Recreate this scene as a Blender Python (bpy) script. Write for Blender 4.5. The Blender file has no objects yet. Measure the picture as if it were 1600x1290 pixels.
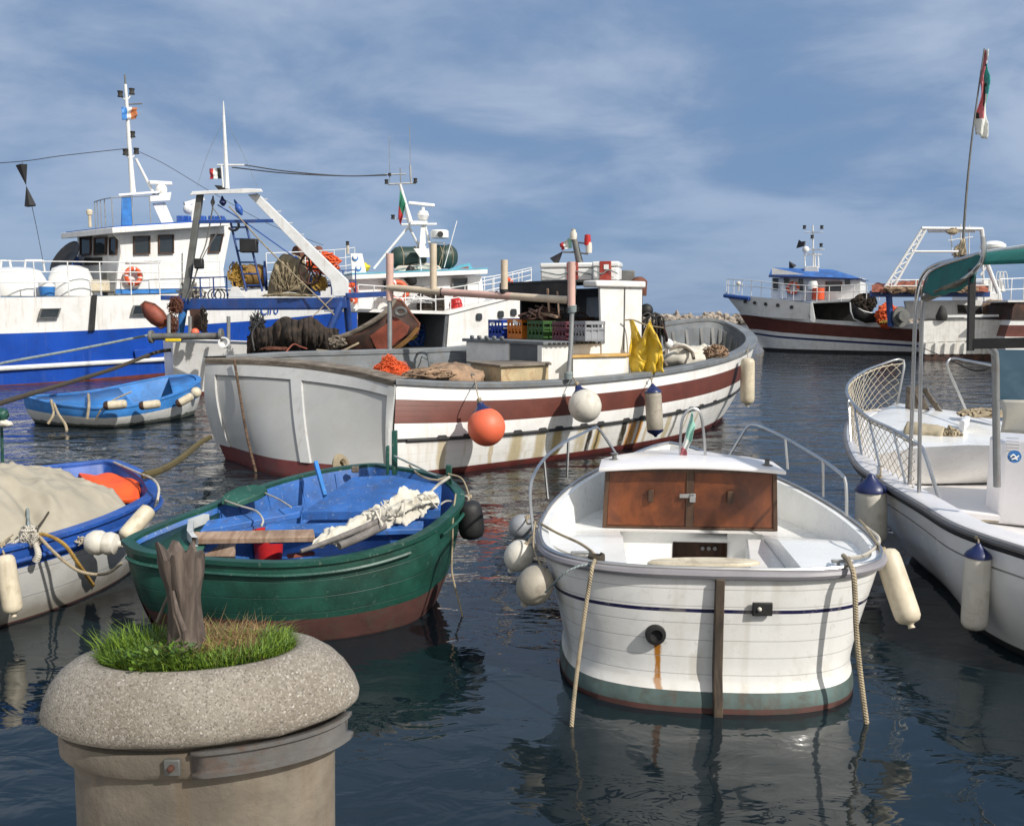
import bpy, bmesh, math, random
from mathutils import Vector, Matrix, Quaternion, noise
V = Vector
rnd = random.Random(7)
S = bpy.context.scene
C = S.collection

# ------------------------------------------------------------------ camera, sky, sun, exposure
F, CH, PITCH = 1400.0, 2.5, math.atan((645 - 488) / 1400.0)
cam_d = bpy.data.cameras.new('camera'); cam = bpy.data.objects.new('camera', cam_d); C.objects.link(cam)
cam.location = (0, 0, CH); cam.rotation_euler = (math.pi / 2 - PITCH, 0, 0)
cam_d.sensor_width = 36; cam_d.lens = 36 * F / 1600; cam_d.clip_start = .05; cam_d.clip_end = 6000
S.camera = cam
S.view_settings.view_transform = 'Standard'; S.view_settings.look = 'None'
S.view_settings.exposure = 0.30; S.view_settings.gamma = 1
SUN = V((1.05, -.86, 1.12)).normalized()
EL, AZ = math.asin(SUN.z), math.atan2(SUN.x, SUN.y)
sl = bpy.data.lights.new('sun', 'SUN'); sl.energy = 3.8; sl.angle = math.radians(1.0); sl.color = (1, .95, .87)
so = bpy.data.objects.new('sun', sl); C.objects.link(so); so.rotation_euler = (-SUN).to_track_quat('-Z', 'Y').to_euler()
so.location = (20, -10, 30)

class NT:
    """small node-tree writer: n(type, inputs..., props...) returns the node"""
    def __init__(s, nt): s.t = nt; s.L = nt.links
    def n(s, typ, ins=None, **pr):
        x = s.t.nodes.new(typ)
        for k, v in pr.items(): setattr(x, k, v)
        for k, v in (ins or {}).items(): s.put(x.inputs[k], v)
        return x
    def put(s, sock, v):
        if isinstance(v, bpy.types.NodeSocket): s.L.new(v, sock)
        elif isinstance(v, bpy.types.Node): s.L.new(v.outputs[0], sock)
        else:
            if sock.type == 'RGBA' and len(v) == 3: v = (*v, 1)
            sock.default_value = v
    def m(s, op, a, b=0.0, c=0.0, clamp=False):
        x = s.t.nodes.new('ShaderNodeMath'); x.operation = op; x.use_clamp = clamp
        for i, v in enumerate((a, b, c)): s.put(x.inputs[i], v)
        return x.outputs[0]
    def mix(s, f, a, b, mode='MIX'):
        x = s.t.nodes.new('ShaderNodeMix'); x.data_type = 'RGBA'; x.blend_type = mode
        s.put(x.inputs[0], f); s.put(x.inputs[6], a); s.put(x.inputs[7], b)
        return x.outputs[2]
    def ss(s, v, lo, hi):
        x = s.t.nodes.new('ShaderNodeMapRange'); x.interpolation_type = 'SMOOTHSTEP'
        s.put(x.inputs[0], v); x.inputs[1].default_value = lo; x.inputs[2].default_value = hi
        return x.outputs[0]
    def noise(s, vec, scale, detail=4, rough=.55, dist=0.0):
        return s.n('ShaderNodeTexNoise', {'Vector': vec, 'Scale': scale, 'Detail': detail, 'Roughness': rough, 'Distortion': dist}).outputs[0]
    def mapv(s, vec, sc, loc=(0, 0, 0), rot=(0, 0, 0)):
        return s.n('ShaderNodeMapping', {'Vector': vec, 'Scale': sc, 'Location': loc, 'Rotation': rot}).outputs[0]

# sky: physical sky seen through broken layers of thin grey cloud (direction based)
W = bpy.data.worlds.new('World'); S.world = W; W.use_nodes = True
wt = NT(W.node_tree); W.node_tree.nodes.clear()
sky = wt.n('ShaderNodeTexSky', sky_type='NISHITA', sun_disc=False, sun_elevation=EL, sun_rotation=AZ, air_density=1.0, dust_density=.6, ozone_density=1.6)
tc = wt.n('ShaderNodeTexCoord')
sep = wt.n('ShaderNodeSeparateXYZ', {0: tc.outputs['Generated']})
zz = wt.m('ADD', wt.m('MAXIMUM', sep.outputs[2], 0.0), .24)
cv = wt.n('ShaderNodeCombineXYZ', {0: wt.m('DIVIDE', sep.outputs[0], zz), 1: wt.m('DIVIDE', sep.outputs[1], zz), 2: .3})
cv2 = wt.mapv(cv.outputs[0], (.85, 1.0, 1), rot=(0, 0, .5))
c1 = wt.noise(cv2, 2.1, 10, .55, .25)
c2 = wt.noise(wt.mapv(cv.outputs[0], (.5, .6, 1), (3.1, 1.2, 0), (0, 0, .2)), 1.7, 5, .5, .3)
cl = wt.m('ADD', wt.m('MULTIPLY', c1, .62), wt.m('MULTIPLY', c2, .48))
high = wt.ss(sep.outputs[2], .02, .24)
cf = wt.m('MULTIPLY', wt.ss(cl, .30, .52), wt.m('ADD', .38, wt.m('MULTIPLY', high, .60)))
skyc = wt.mix(wt.m('SUBTRACT', .80, wt.m('MULTIPLY', wt.ss(sep.outputs[2], .15, .8), .3)), sky.outputs[0], (1.55, 2.75, 4.95))
cloud = wt.mix(wt.ss(cl, .42, .66), (1.95, 3.0, 4.85), (4.3, 5.2, 6.75))
skyc = wt.mix(cf, skyc, cloud)
back = wt.m('MULTIPLY', wt.ss(wt.m('SUBTRACT', 0.0, sep.outputs[1]), -.15, .45), wt.m('ADD', .45, wt.m('MULTIPLY', wt.ss(cl, .35, .65), .5)))   # fill light: bright cloud added to the unseen sky behind the camera
skyc = wt.mix(back, skyc, (9.2, 8.9, 8.3))
bg = wt.n('ShaderNodeBackground', {'Color': skyc, 'Strength': .083})
wt.L.new(bg.outputs[0], wt.n('ShaderNodeOutputWorld').inputs[0])

# ------------------------------------------------------------------ picture pixel -> point in the place (used to survey the photo)
_c, _s = math.cos(PITCH), math.sin(PITCH)
def ray(px, py):
    u, v = px - 800, 645 - py
    return V((u, F * _c + v * _s, v * _c - F * _s))
def at(px, py, Y):
    d = ray(px, py); return V((0, 0, CH)) + d * (Y / d.y)
def on(px, py, z=0.0):
    d = ray(px, py); return V((0, 0, CH)) + d * ((z - CH) / d.z)

# ------------------------------------------------------------------ curves
def cr(pts, n, closed=False):
    """Catmull-Rom through pts, n samples (uniform in arc length)"""
    P = [V(p) for p in pts]; k = len(P)
    if k == 2 and not closed: return [P[0].lerp(P[1], i / (n - 1)) for i in range(n)]
    g = (lambda i: P[i % k]) if closed else (lambda i: P[i] if 0 <= i < k else (P[0] * 2 - P[1] if i < 0 else P[-1] * 2 - P[-2]))
    out = []; segs = k if closed else k - 1; sub = 12
    for i in range(segs):
        a, b, c, d = g(i - 1), g(i), g(i + 1), g(i + 2)
        for j in range(sub):
            t = j / sub
            out.append(.5 * ((2 * b) + (c - a) * t + (2 * a - 5 * b + 4 * c - d) * t * t + (3 * b - 3 * c + d - a) * t ** 3))
    out.append(P[0].copy() if closed else P[-1].copy())
    return resample(out, n + 1 if closed else n)[: n]
def resample(pl, n):
    L = [0.0]
    for a, b in zip(pl, pl[1:]): L.append(L[-1] + (b - a).length)
    r = []; j = 0
    for i in range(n):
        q = L[-1] * i / (n - 1)
        while j < len(L) - 2 and L[j + 1] < q: j += 1
        d = L[j + 1] - L[j]
        r.append(pl[j].lerp(pl[j + 1], (q - L[j]) / d if d > 1e-9 else 0))
    return r
def crp(pts, per):
    """Catmull-Rom with `per` samples per control interval: keeps two loops in step"""
    P = [V(p) for p in pts]; k = len(P); out = []
    g = lambda i: P[i] if 0 <= i < k else (P[0] * 2 - P[1] if i < 0 else P[-1] * 2 - P[-2])
    for i in range(k - 1):
        a, b, c, d = g(i - 1), g(i), g(i + 1), g(i + 2)
        for j in range(per):
            t = j / per
            out.append(.5 * ((2 * b) + (c - a) * t + (2 * a - 5 * b + 4 * c - d) * t * t + (3 * b - 3 * c + d - a) * t ** 3))
    out.append(P[-1].copy()); return out
def inset(loop, d, z=None):
    """closed loop moved inwards horizontally by d (a number or a list)"""
    n = len(loop); ar = sum(loop[i].x * loop[(i + 1) % n].y - loop[(i + 1) % n].x * loop[i].y for i in range(n))
    sg = 1 if ar > 0 else -1; out = []
    for i in range(n):
        e1 = loop[i] - loop[i - 1]; e2 = loop[(i + 1) % n] - loop[i]
        e1.z = e2.z = 0
        if e1.length < 1e-6: e1 = e2.copy()
        if e2.length < 1e-6: e2 = e1.copy()
        e1.normalize(); e2.normalize()
        m = V((-(e1.y + e2.y), e1.x + e2.x, 0)) * sg
        l = m.length
        if l < .3: m = V((-e1.y, e1.x, 0)) * sg; l = 2
        m = m / l; m *= min(1.6, 1 / max(.6, l / 2))
        dd = d[i] if isinstance(d, (list, tuple)) else d
        p = loop[i] + m * dd
        if z is not None: p.z = z
        out.append(p)
    return out

# ------------------------------------------------------------------ mesh builder: collects shapes, links them as ONE mesh object
class MB:
    def __init__(s): s.v = []; s.f = []; s.mi = []; s.uv = []; s.k = 0
    def vert(s, p, uv=(0, 0)): s.v.append(V(p)); s.uv.append(uv); return len(s.v) - 1
    def face(s, idx, m=None): s.f.append(tuple(idx)); s.mi.append(s.k if m is None else m)
    def poly(s, pts, m=None): s.face([s.vert(p, (p[0], p[1])) for p in pts], m); return s
    def loft(s, rings, closed=True, cap0=False, cap1=False, mats=None, uvs=None):
        n = len(rings[0]); ids = []
        for r, ring in enumerate(rings):
            u = 0.0; row = []
            for i, p in enumerate(ring):
                if i: u += (V(p) - V(ring[i - 1])).length
                row.append(s.vert(p, uvs[r][i] if uvs else (u, r / max(1, len(rings) - 1))))
            ids.append(row)
        for r in range(len(rings) - 1):
            for i in range(n if closed else n - 1):
                j = (i + 1) % n
                s.face((ids[r][i], ids[r][j], ids[r + 1][j], ids[r + 1][i]), mats[r] if mats else None)
        if cap0: s.face(ids[0][::-1], mats[0] if mats else None)
        if cap1: s.face(ids[-1], mats[-1] if mats else None)
        return s
    def box(s, c, size, R=None, m=None, taper=1.0):
        c = V(c); h = V(size) / 2; q = []
        for z in (-1, 1):
            k = taper if z > 0 else 1
            for x, y in ((-1, -1), (1, -1), (1, 1), (-1, 1)):
                p = V((x * h.x * k, y * h.y * k, z * h.z)); q.append(s.vert(c + (R @ p if R else p)))
        for f in ((3, 2, 1, 0), (4, 5, 6, 7), (0, 1, 5, 4), (1, 2, 6, 5), (2, 3, 7, 6), (3, 0, 4, 7)): s.face([q[i] for i in f], m)
        return s
    def hexa(s, b, t, m=None):
        """block between a bottom quad and a top quad"""
        n = len(b); q = [s.vert(p) for p in b] + [s.vert(p) for p in t]
        s.face([q[i] for i in range(n)][::-1], m); s.face([q[n + i] for i in range(n)], m)
        for i in range(n): j = (i + 1) % n; s.face((q[i], q[j], q[n + j], q[n + i]), m)
        return s
    def prism(s, poly, vec, m=None): return s.hexa([V(p) for p in poly], [V(p) + V(vec) for p in poly], m)
    def bar(s, a, b, w, h=None, up=(0, 0, 1), m=None):
        a, b = V(a), V(b); h = h or w; d = (b - a); L = d.length; d.normalize()
        u = V(up)
        if abs(d.dot(u)) > .98: u = V((1, 0, 0))
        x = d.cross(u).normalized(); y = x.cross(d).normalized()
        R = Matrix((x, d, y)).transposed()
        return s.box((a + b) / 2, (w, L, h), R, m)
    def tube(s, path, r, seg=8, closed=False, cap=True, m=None):
        P = [V(p) for p in path]; n = len(P); rings = []; t0 = None; x = None; u = 0; uvs = []
        for i in range(n):
            t = (P[(i + 1) % n] - P[i - 1]) if closed or 0 < i < n - 1 else (P[1] - P[0] if i == 0 else P[-1] - P[-2])
            if t.length < 1e-9: t = V((0, 0, 1))
            t.normalize()
            if x is None: x = t.cross(V((0, 0, 1)) if abs(t.z) < .9 else V((1, 0, 0))).normalized()
            else:
                x = x - t * x.dot(t)
                x = x.normalized() if x.length > 1e-6 else t.orthogonal().normalized()
            y = t.cross(x); rr = r[i] if isinstance(r, (list, tuple)) else r
            if i: u += (P[i] - P[i - 1]).length
            rings.append([P[i] + (x * math.cos(a) + y * math.sin(a)) * rr for a in [2 * math.pi * k / seg for k in range(seg)]])
            uvs.append([(u, k / seg) for k in range(seg)])
        if closed: rings.append(rings[0]); uvs.append([(u, k / seg) for k in range(seg)])
        k0 = s.k
        if m is not None: s.k = m
        s.loft(rings, True, cap and not closed, cap and not closed, uvs=uvs); s.k = k0
        return s
    def lathe(s, prof, c=(0, 0, 0), R=None, seg=20, m=None, sx=1, sy=1, mats=None):
        c = V(c); rings = []
        for r, z in prof:
            rings.append([c + (R @ p if R else p) for p in [V((r * sx * math.cos(a), r * sy * math.sin(a), z)) for a in [2 * math.pi * k / seg for k in range(seg)]]])
        k0 = s.k
        if m is not None: s.k = m
        s.loft(rings, True, prof[0][0] > 1e-4, prof[-1][0] > 1e-4, mats=mats); s.k = k0
        return s
    def ball(s, c, r, seg=16, m=None, sz=1.0, R=None):
        return s.lathe([(max(1e-5, r * math.sin(math.pi * i / 10)), -r * sz * math.cos(math.pi * i / 10)) for i in range(11)], c, R, seg, m)
    def grid(s, fn, nu, nv, m=None):
        ids = [[s.vert(fn(i / nu, j / nv), (i / nu, j / nv)) for j in range(nv + 1)] for i in range(nu + 1)]
        for i in range(nu):
            for j in range(nv): s.face((ids[i][j], ids[i + 1][j], ids[i + 1][j + 1], ids[i][j + 1]), m)
        return s
    def build(s, name, mat, parent=None, bevel=0, solid=0, angle=40, flat=False, sub=0):
        off = WO.get(parent.name, V((0, 0, 0))) if parent else V((0, 0, 0))
        me = bpy.data.meshes.new(name); me.from_pydata([p - off for p in s.v], [], s.f)
        uvl = me.uv_layers.new(name='uv')
        for p in me.polygons:
            p.material_index = s.mi[p.index]
            for li in p.loop_indices: uvl.data[li].uv = s.uv[me.loops[li].vertex_index]
        bm = bmesh.new(); bm.from_mesh(me); bmesh.ops.remove_doubles(bm, verts=bm.verts, dist=1e-5)
        bmesh.ops.recalc_face_normals(bm, faces=bm.faces); bm.to_mesh(me); bm.free()
        if not flat:
            me.polygons.foreach_set('use_smooth', [True] * len(me.polygons)); me.set_sharp_from_angle(angle=math.radians(angle))
        for x in (mat if isinstance(mat, (list, tuple)) else [mat]): me.materials.append(x)
        o = bpy.data.objects.new(name, me); C.objects.link(o)
        if parent: o.parent = parent
        WO[o.name] = off
        if sub: md = o.modifiers.new('s', 'SUBSURF'); md.levels = md.render_levels = sub
        if solid: md = o.modifiers.new('t', 'SOLIDIFY'); md.thickness = solid; md.offset = 0
        if bevel: md = o.modifiers.new('b', 'BEVEL'); md.width = bevel; md.segments = 2; md.limit_method = 'ANGLE'; md.angle_limit = .6
        return o
WO = {}
def tag(o, label, cat, group=None, kind=None):
    o['label'] = label; o['category'] = cat
    if group: o['group'] = group
    if kind: o['kind'] = kind
    return o
def thing(name, label, cat, loc, group=None):
    o = bpy.data.objects.new(name, None); C.objects.link(o); o.location = loc; o.empty_display_size = .1
    WO[o.name] = V(loc); return tag(o, label, cat, group)
def single(mb, name, mat, label, cat, group=None, loc=None, **kw):
    """a thing that is one mesh; its origin goes to loc"""
    o = mb.build(name, mat, None, **kw)
    L = V(loc) if loc is not None else sum(mb.v, V()) / len(mb.v)
    o.data.transform(Matrix.Translation(-L)); o.location = L; WO[o.name] = L
    return tag(o, label, cat, group)
def copy_tree(o, parent=None):
    c = o.copy(); C.objects.link(c)
    if parent: c.parent = parent
    WO[c.name] = WO.get(o.name, V())
    for ch in list(o.children): copy_tree(ch, c)
    return c
def text(parent, name, s, origin, xdir, ydir, size, mat, depth=.004):
    cu = bpy.data.curves.new('t', 'FONT'); cu.body = s; cu.size = size; cu.extrude = depth
    to = bpy.data.objects.new('t', cu); C.objects.link(to)
    bpy.context.view_layer.update()
    me = bpy.data.meshes.new_from_object(to.evaluated_get(bpy.context.evaluated_depsgraph_get()))
    bpy.data.objects.remove(to); me.materials.clear(); me.materials.append(mat)
    x = V(xdir).normalized(); y = V(ydir); y = (y - x * y.dot(x)).normalized(); z = x.cross(y)
    M = Matrix((x, y, z)).transposed().to_4x4(); M.translation = V(origin) - WO[parent.name]
    me.transform(M)
    o = bpy.data.objects.new(name, me); C.objects.link(o); o.parent = parent; WO[o.name] = WO[parent.name]
    return o

# ------------------------------------------------------------------ materials
def lin(r, g, b):
    f = lambda c: (c / 255) / 12.92 if c <= 10 else ((c / 255 + .055) / 1.055) ** 2.4
    return (f(r), f(g), f(b))
def paint(name, col, rough=.5, var=.12, vs=2.5, dirt=None, da=.35, ds=4.0, bump=.12, bs=35.0, planks=0, streak=None, sa=.4, stains=(), metal=0, coat=0.0, chips=None, ca=.5, gw=.06, uvdirt=None, vstripes=()):
    m = bpy.data.materials.new(name); m.use_nodes = True; t = NT(m.node_tree); m.node_tree.nodes.clear()
    tc = t.n('ShaderNodeTexCoord'); oc = tc.outputs['Object']; uv = tc.outputs['UV']
    n1 = t.noise(oc, vs, 5, .6)
    dk = tuple(c * (1 - var * 1.6) for c in col); lt = tuple(min(1, c * (1 + var)) for c in col)
    c = t.mix(t.ss(n1, .3, .7), dk, lt)
    su = t.n('ShaderNodeSeparateXYZ', {0: uv})
    for lo, hi, sc in vstripes:
        k = t.m('MULTIPLY', t.m('GREATER_THAN', su.outputs[1], lo), t.m('LESS_THAN', su.outputs[1], hi)); c = t.mix(k, c, sc)
    if dirt is not None:
        n2 = t.noise(oc, ds, 8, .68, .6)
        c = t.mix(t.m('MULTIPLY', t.ss(n2, .47, .74), da), c, dirt)
    if streak is not None:
        n3 = t.noise(t.mapv(oc, (9, 9, .55)), 1.0, 5, .6)
        c = t.mix(t.m('MULTIPLY', t.ss(n3, .50, .74), sa), c, streak)
    if chips is not None:
        n4 = t.noise(oc, 22, 6, .7, .8)
        c = t.mix(t.m('MULTIPLY', t.ss(n4, .60, .66), ca), c, chips)
    if uvdirt is not None:      # grime belt along the loft rows lo..hi
        dc, lo, hi, am = uvdirt
        n5 = t.noise(oc, 6, 5, .6)
        c = t.mix(t.m('MULTIPLY', t.ss(t.m('ADD', su.outputs[1], t.m('MULTIPLY', t.m('SUBTRACT', n5, .5), .25)), lo, hi), am), c, dc)
    if stains:
        wob = t.m('MULTIPLY', t.m('SUBTRACT', t.noise(t.mapv(oc, (3, 3, 3)), 1.6, 4), .5), .10)
        edge = t.noise(t.mapv(oc, (14, 14, 1.2)), 1.0, 5, .65)
        for u0, t0, t1, w, sc, am in stains:
            d = t.m('ABSOLUTE', t.m('SUBTRACT', t.m('ADD', su.outputs[0], wob), u0))
            a = t.m('SUBTRACT', 1.0, t.ss(d, w * .4, w * .95))
            b = t.m('MULTIPLY', t.ss(su.outputs[1], t0 - .02, t0 + .02), t.m('SUBTRACT', 1.0, t.ss(su.outputs[1], t1 - .25, t1)))
            k = t.m('MULTIPLY', t.m('MULTIPLY', a, b), t.m('MULTIPLY', t.ss(edge, .15, .48), am))
            c = t.mix(k, c, sc)
    h = t.m('MULTIPLY', t.noise(oc, bs, 6, .65), .35)
    if planks:
        fr = t.m('FRACT', t.m('MULTIPLY', su.outputs[1], planks))
        g = t.m('SUBTRACT', 1.0, t.ss(t.m('MINIMUM', fr, t.m('SUBTRACT', 1.0, fr)), 0.0, gw))
        h = t.m('SUBTRACT', h, t.m('MULTIPLY', g, .45))
        c = t.mix(t.m('MULTIPLY', g, .6), c, tuple(x * .35 for x in col))
    bp = t.n('ShaderNodeBump', {'Height': h, 'Strength': min(1, bump * 3), 'Distance': .01})
    rr = t.m('ADD', rough - .08, t.m('MULTIPLY', n1, .16))
    p = t.n('ShaderNodeBsdfPrincipled', {'Base Color': c, 'Roughness': rr, 'Metallic': metal, 'Normal': bp.outputs[0], 'Coat Weight': coat, 'Coat Roughness': .12})
    t.L.new(p.outputs[0], t.n('ShaderNodeOutputMaterial').inputs[0])
    return m
def ropemat(name, col, pitch=60.0, dirt=(.05, .04, .03)):
    m = bpy.data.materials.new(name); m.use_nodes = True; t = NT(m.node_tree); m.node_tree.nodes.clear()
    tc = t.n('ShaderNodeTexCoord'); su = t.n('ShaderNodeSeparateXYZ', {0: tc.outputs['UV']})
    w = t.m('SINE', t.m('MULTIPLY', t.m('ADD', t.m('MULTIPLY', su.outputs[0], pitch), t.m('MULTIPLY', su.outputs[1], 3.0)), 6.2832))
    w = t.m('ADD', t.m('MULTIPLY', w, .5), .5)
    n = t.noise(tc.outputs['Object'], 9, 5, .6)
    c = t.mix(t.m('MULTIPLY', t.ss(n, .45, .7), .5), col, dirt)
    c = t.mix(t.m('MULTIPLY', w, .35), c, tuple(x * .45 for x in col))
    bp = t.n('ShaderNodeBump', {'Height': w, 'Strength': .8, 'Distance': .006})
    p = t.n('ShaderNodeBsdfPrincipled', {'Base Color': c, 'Roughness': .9, 'Normal': bp.outputs[0]})
    t.L.new(p.outputs[0], t.n('ShaderNodeOutputMaterial').inputs[0]); return m
def woodmat(name, col, dark, rough=.5, axis=(1, 1, 12), coat=0.0, da=.25):
    m = bpy.data.materials.new(name); m.use_nodes = True; t = NT(m.node_tree); m.node_tree.nodes.clear()
    oc = t.n('ShaderNodeTexCoord').outputs['Object']
    g = t.noise(t.mapv(oc, axis), 2.2, 8, .65, 1.2); g2 = t.noise(oc, 2.4, 5, .6, .4)
    c = t.mix(t.ss(g, .35, .68), dark, col); c = t.mix(t.m('MULTIPLY', t.ss(g2, .45, .7), da * 2), c, tuple(x * .45 for x in dark))
    bp = t.n('ShaderNodeBump', {'Height': g, 'Strength': .25, 'Distance': .004})
    p = t.n('ShaderNodeBsdfPrincipled', {'Base Color': c, 'Roughness': t.m('ADD', rough - .1, t.m('MULTIPLY', g2, .25)), 'Normal': bp.outputs[0], 'Coat Weight': coat, 'Coat Roughness': .2})
    t.L.new(p.outputs[0], t.n('ShaderNodeOutputMaterial').inputs[0]); return m
def glassmat(name, col=(.015, .02, .024), rough=.06):
    m = bpy.data.materials.new(name); m.use_nodes = True; t = NT(m.node_tree); m.node_tree.nodes.clear()
    n = t.noise(t.n('ShaderNodeTexCoord').outputs['Object'], 1.5, 3)
    p = t.n('ShaderNodeBsdfPrincipled', {'Base Color': t.mix(n, col, tuple(c * 2.2 for c in col)), 'Roughness': rough})
    t.L.new(p.outputs[0], t.n('ShaderNodeOutputMaterial').inputs[0]); return m

RUST, BROWN_D, GRIME = (.23, .085, .03), (.05, .035, .025), (.10, .085, .06)
M = {}
M['white'] = paint('white_paint', (.74, .74, .72), .42, .05, dirt=(.42, .38, .30), da=.35, streak=(.40, .30, .18), sa=.22)
M['white_clean'] = paint('white_gelcoat', (.80, .80, .78), .28, .03, dirt=(.55, .52, .45), da=.22, ds=2.2, bump=.03, coat=.3)
M['gel_pink'] = paint('warm_white_gelcoat', (.78, .755, .75), .30, .03, dirt=(.5, .45, .4), da=.25, bump=.03, coat=.25)
M['cream'] = paint('cream_plastic', (.60, .53, .40), .5, .10, dirt=(.27, .21, .12), da=.6, ds=6, bump=.06, streak=(.26, .21, .13), sa=.5)
M['blue'] = paint('blue_paint', (.018, .085, .36), .45, .15, dirt=(.02, .03, .08), da=.4, chips=(.35, .36, .36), ca=.35)
M['blue_in'] = paint('worn_blue_inside', (.030, .125, .40), .55, .2, dirt=(.07, .06, .05), da=.55, ds=5, chips=(.40, .41, .40), ca=.5, streak=(.03, .05, .10), sa=.35)
M['blue_gloss'] = paint('ultramarine_hull_paint', (.006, .060, .37), .36, .10, vs=.7, dirt=(.012, .03, .13), da=.45, ds=1.2, bump=.06, coat=.1, streak=(.05, .10, .30), sa=.35, chips=(.15, .18, .25), ca=.2)
M['blue_light'] = paint('light_blue_paint', (.035, .19, .52), .5, .14, dirt=(.05, .08, .12), da=.4, chips=(.45, .45, .42), ca=.3)
M['blue_gantry'] = paint('blue_steel_paint', (.012, .055, .23), .4, .15, dirt=(.04, .03, .03), da=.4, streak=(.10, .05, .03), sa=.3)
M['sky_blue'] = paint('pale_turquoise_paint', (.10, .36, .48), .5, .1, dirt=(.1, .1, .1), da=.3)
M['green'] = paint('green_paint', (.009, .062, .044), .52, .28, vs=3, dirt=(.012, .02, .016), da=.5, chips=(.12, .20, .16), ca=.28, planks=5, gw=.035, uvdirt=((.02, .03, .02), .7, 1.0, .4), bump=.2)
M['green_rim'] = paint('green_rim_paint', (.011, .068, .050), .45, .2, dirt=(.02, .02, .016), da=.4, chips=(.25, .27, .22), ca=.45, bump=.2)
M['red_bottom'] = paint('antifouling_red', (.12, .022, .018), .6, .2, dirt=(.05, .04, .03), da=.5)
M['brown_bottom'] = paint('worn_antifouling', (.085, .035, .03), .65, .2, dirt=(.06, .07, .05), da=.6, ds=7)
M['teal_bottom'] = paint('grey_teal_antifouling', (.085, .13, .125), .65, .25, dirt=(.065, .055, .04), da=.75, ds=6, streak=(.09, .05, .03), sa=.6)
M['grey'] = paint('grey_paint', (.16, .175, .19), .55, .14, dirt=(.14, .11, .075), da=.55, chips=(.30, .27, .22), ca=.35)
M['grey_l'] = paint('pale_grey_paint', (.44, .455, .475), .55, .06, vs=1.2, dirt=(.25, .24, .21), da=.35, ds=2.2)
M['grey_d'] = paint('dark_grey_panel', (.085, .095, .105), .5, .12, dirt=(.12, .12, .12), da=.4)
M['maroon'] = paint('brown_band_paint', (.115, .032, .022), .5, .12, dirt=(.06, .02, .015), da=.4, planks=0)
M['black'] = paint('black_rubber', (.012, .012, .013), .6, .2, dirt=(.05, .05, .045), da=.3)
M['dark'] = paint('dark_interior', (.034, .032, .030), .8, .3)  # near-black fittings, and shade painted into openings and recesses
M['steel'] = paint('stainless_tube', (.55, .55, .54), .30, .06, metal=1, bump=.02, dirt=(.3, .28, .25), da=.2)
M['galv'] = paint('galvanised_steel', (.32, .33, .33), .5, .12, metal=.5, dirt=RUST, da=.25)
M['galv_d'] = paint('weathered_grey_steel', (.15, .155, .15), .6, .18, metal=.2, dirt=(.12, .065, .035), da=.55)
M['white_steel'] = paint('white_steel_paint', (.72, .73, .73), .4, .05, dirt=(.4, .3, .2), da=.25, streak=(.35, .22, .12), sa=.25)
M['rust'] = paint('rusty_steel', (.13, .045, .025), .8, .3, dirt=(.035, .025, .02), da=.7, chips=(.24, .09, .05), ca=.5, bump=.3)
M['rust_red'] = paint('faded_red_steel', (.25, .06, .035), .65, .2, dirt=(.10, .05, .03), da=.6, chips=(.32, .2, .15), ca=.4)
M['rust_dark'] = paint('dark_rusted_steel', (.045, .022, .016), .75, .35, dirt=(.13, .045, .022), da=.7, ds=2.5, bump=.3)
M['pvc_pink'] = paint('faded_pink_pipe', (.62, .40, .34), .5, .08, dirt=(.5, .42, .36), da=.5)
M['pvc_cream'] = paint('cream_pipe', (.58, .49, .37), .5, .08, dirt=(.35, .28, .2), da=.5)
M['orange'] = paint('orange_buoy', (.74, .140, .065), .5, .07, dirt=(.48, .16, .10), da=.6, ds=7, bump=.05, chips=(.55, .25, .18), ca=.3)
M['ring_orange'] = paint('life_ring_orange', (.62, .085, .022), .5, .08, dirt=(.3, .06, .03), da=.3)
M['ball_white'] = paint('chalky_white_buoy', (.62, .59, .52), .5, .06, dirt=(.32, .28, .21), da=.75, ds=5, bump=.06, streak=(.33, .29, .22), sa=.45)
M['fender_grey'] = paint('dirty_grey_fender', (.36, .325, .265), .55, .15, dirt=(.13, .105, .075), da=.65, ds=6)
M['navy'] = paint('navy_plastic', (.012, .022, .10), .4, .1, bump=.03)
M['navy_stripe'] = paint('navy_stripe', (.010, .012, .06), .4, .1)
M['wood_door'] = woodmat('varnished_plywood', (.20, .055, .014), (.105, .028, .008), .38, (2.2, 2, 1.3), .25, .4)
M['wood_frame'] = woodmat('dark_teak', (.10, .05, .024), (.045, .022, .012), .55, (4, 4, 1))
M['wood_grey'] = woodmat('weathered_grey_wood', (.20, .165, .125), (.09, .075, .06), .8, (2, 2, 2))
M['wood_pale'] = woodmat('bare_worn_plank', (.40, .29, .21), (.24, .15, .10), .75, (6, 1, 1))
M['wood_rail'] = woodmat('sun_bleached_rail', (.26, .22, .175), (.13, .105, .08), .8, (1, 1, 6))
M['driftwood'] = woodmat('grey_spar', (.235, .215, .20), (.12, .11, .105), .85, (3, 3, 3))
M['rope'] = ropemat('natural_rope', (.45, .37, .25)); M['rope_dk'] = ropemat('dark_wet_rope', (.075, .06, .04)); M['rope_white'] = ropemat('white_rope', (.62, .58, .50), 70)
M['rope_yellow'] = ropemat('yellow_rope', (.50, .30, .06)); M['rope_grey'] = ropemat('blue_grey_rope', (.30, .36, .36), 40); M['rope_mud'] = ropemat('algae_rope', (.13, .10, .035), 30)
M['twine'] = paint('pale_twine', (.50, .44, .34), .9, .1); M['wire'] = paint('dark_wire', (.03, .03, .032), .6, .1)
M['net_orange'] = paint('orange_twine', (.70, .115, .03), .8, .15); M['net_brown'] = paint('brown_net', (.030, .022, .017), .95, .4, vs=5, dirt=(.075, .045, .026), da=.7, ds=5, bump=.6, bs=60)
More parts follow.
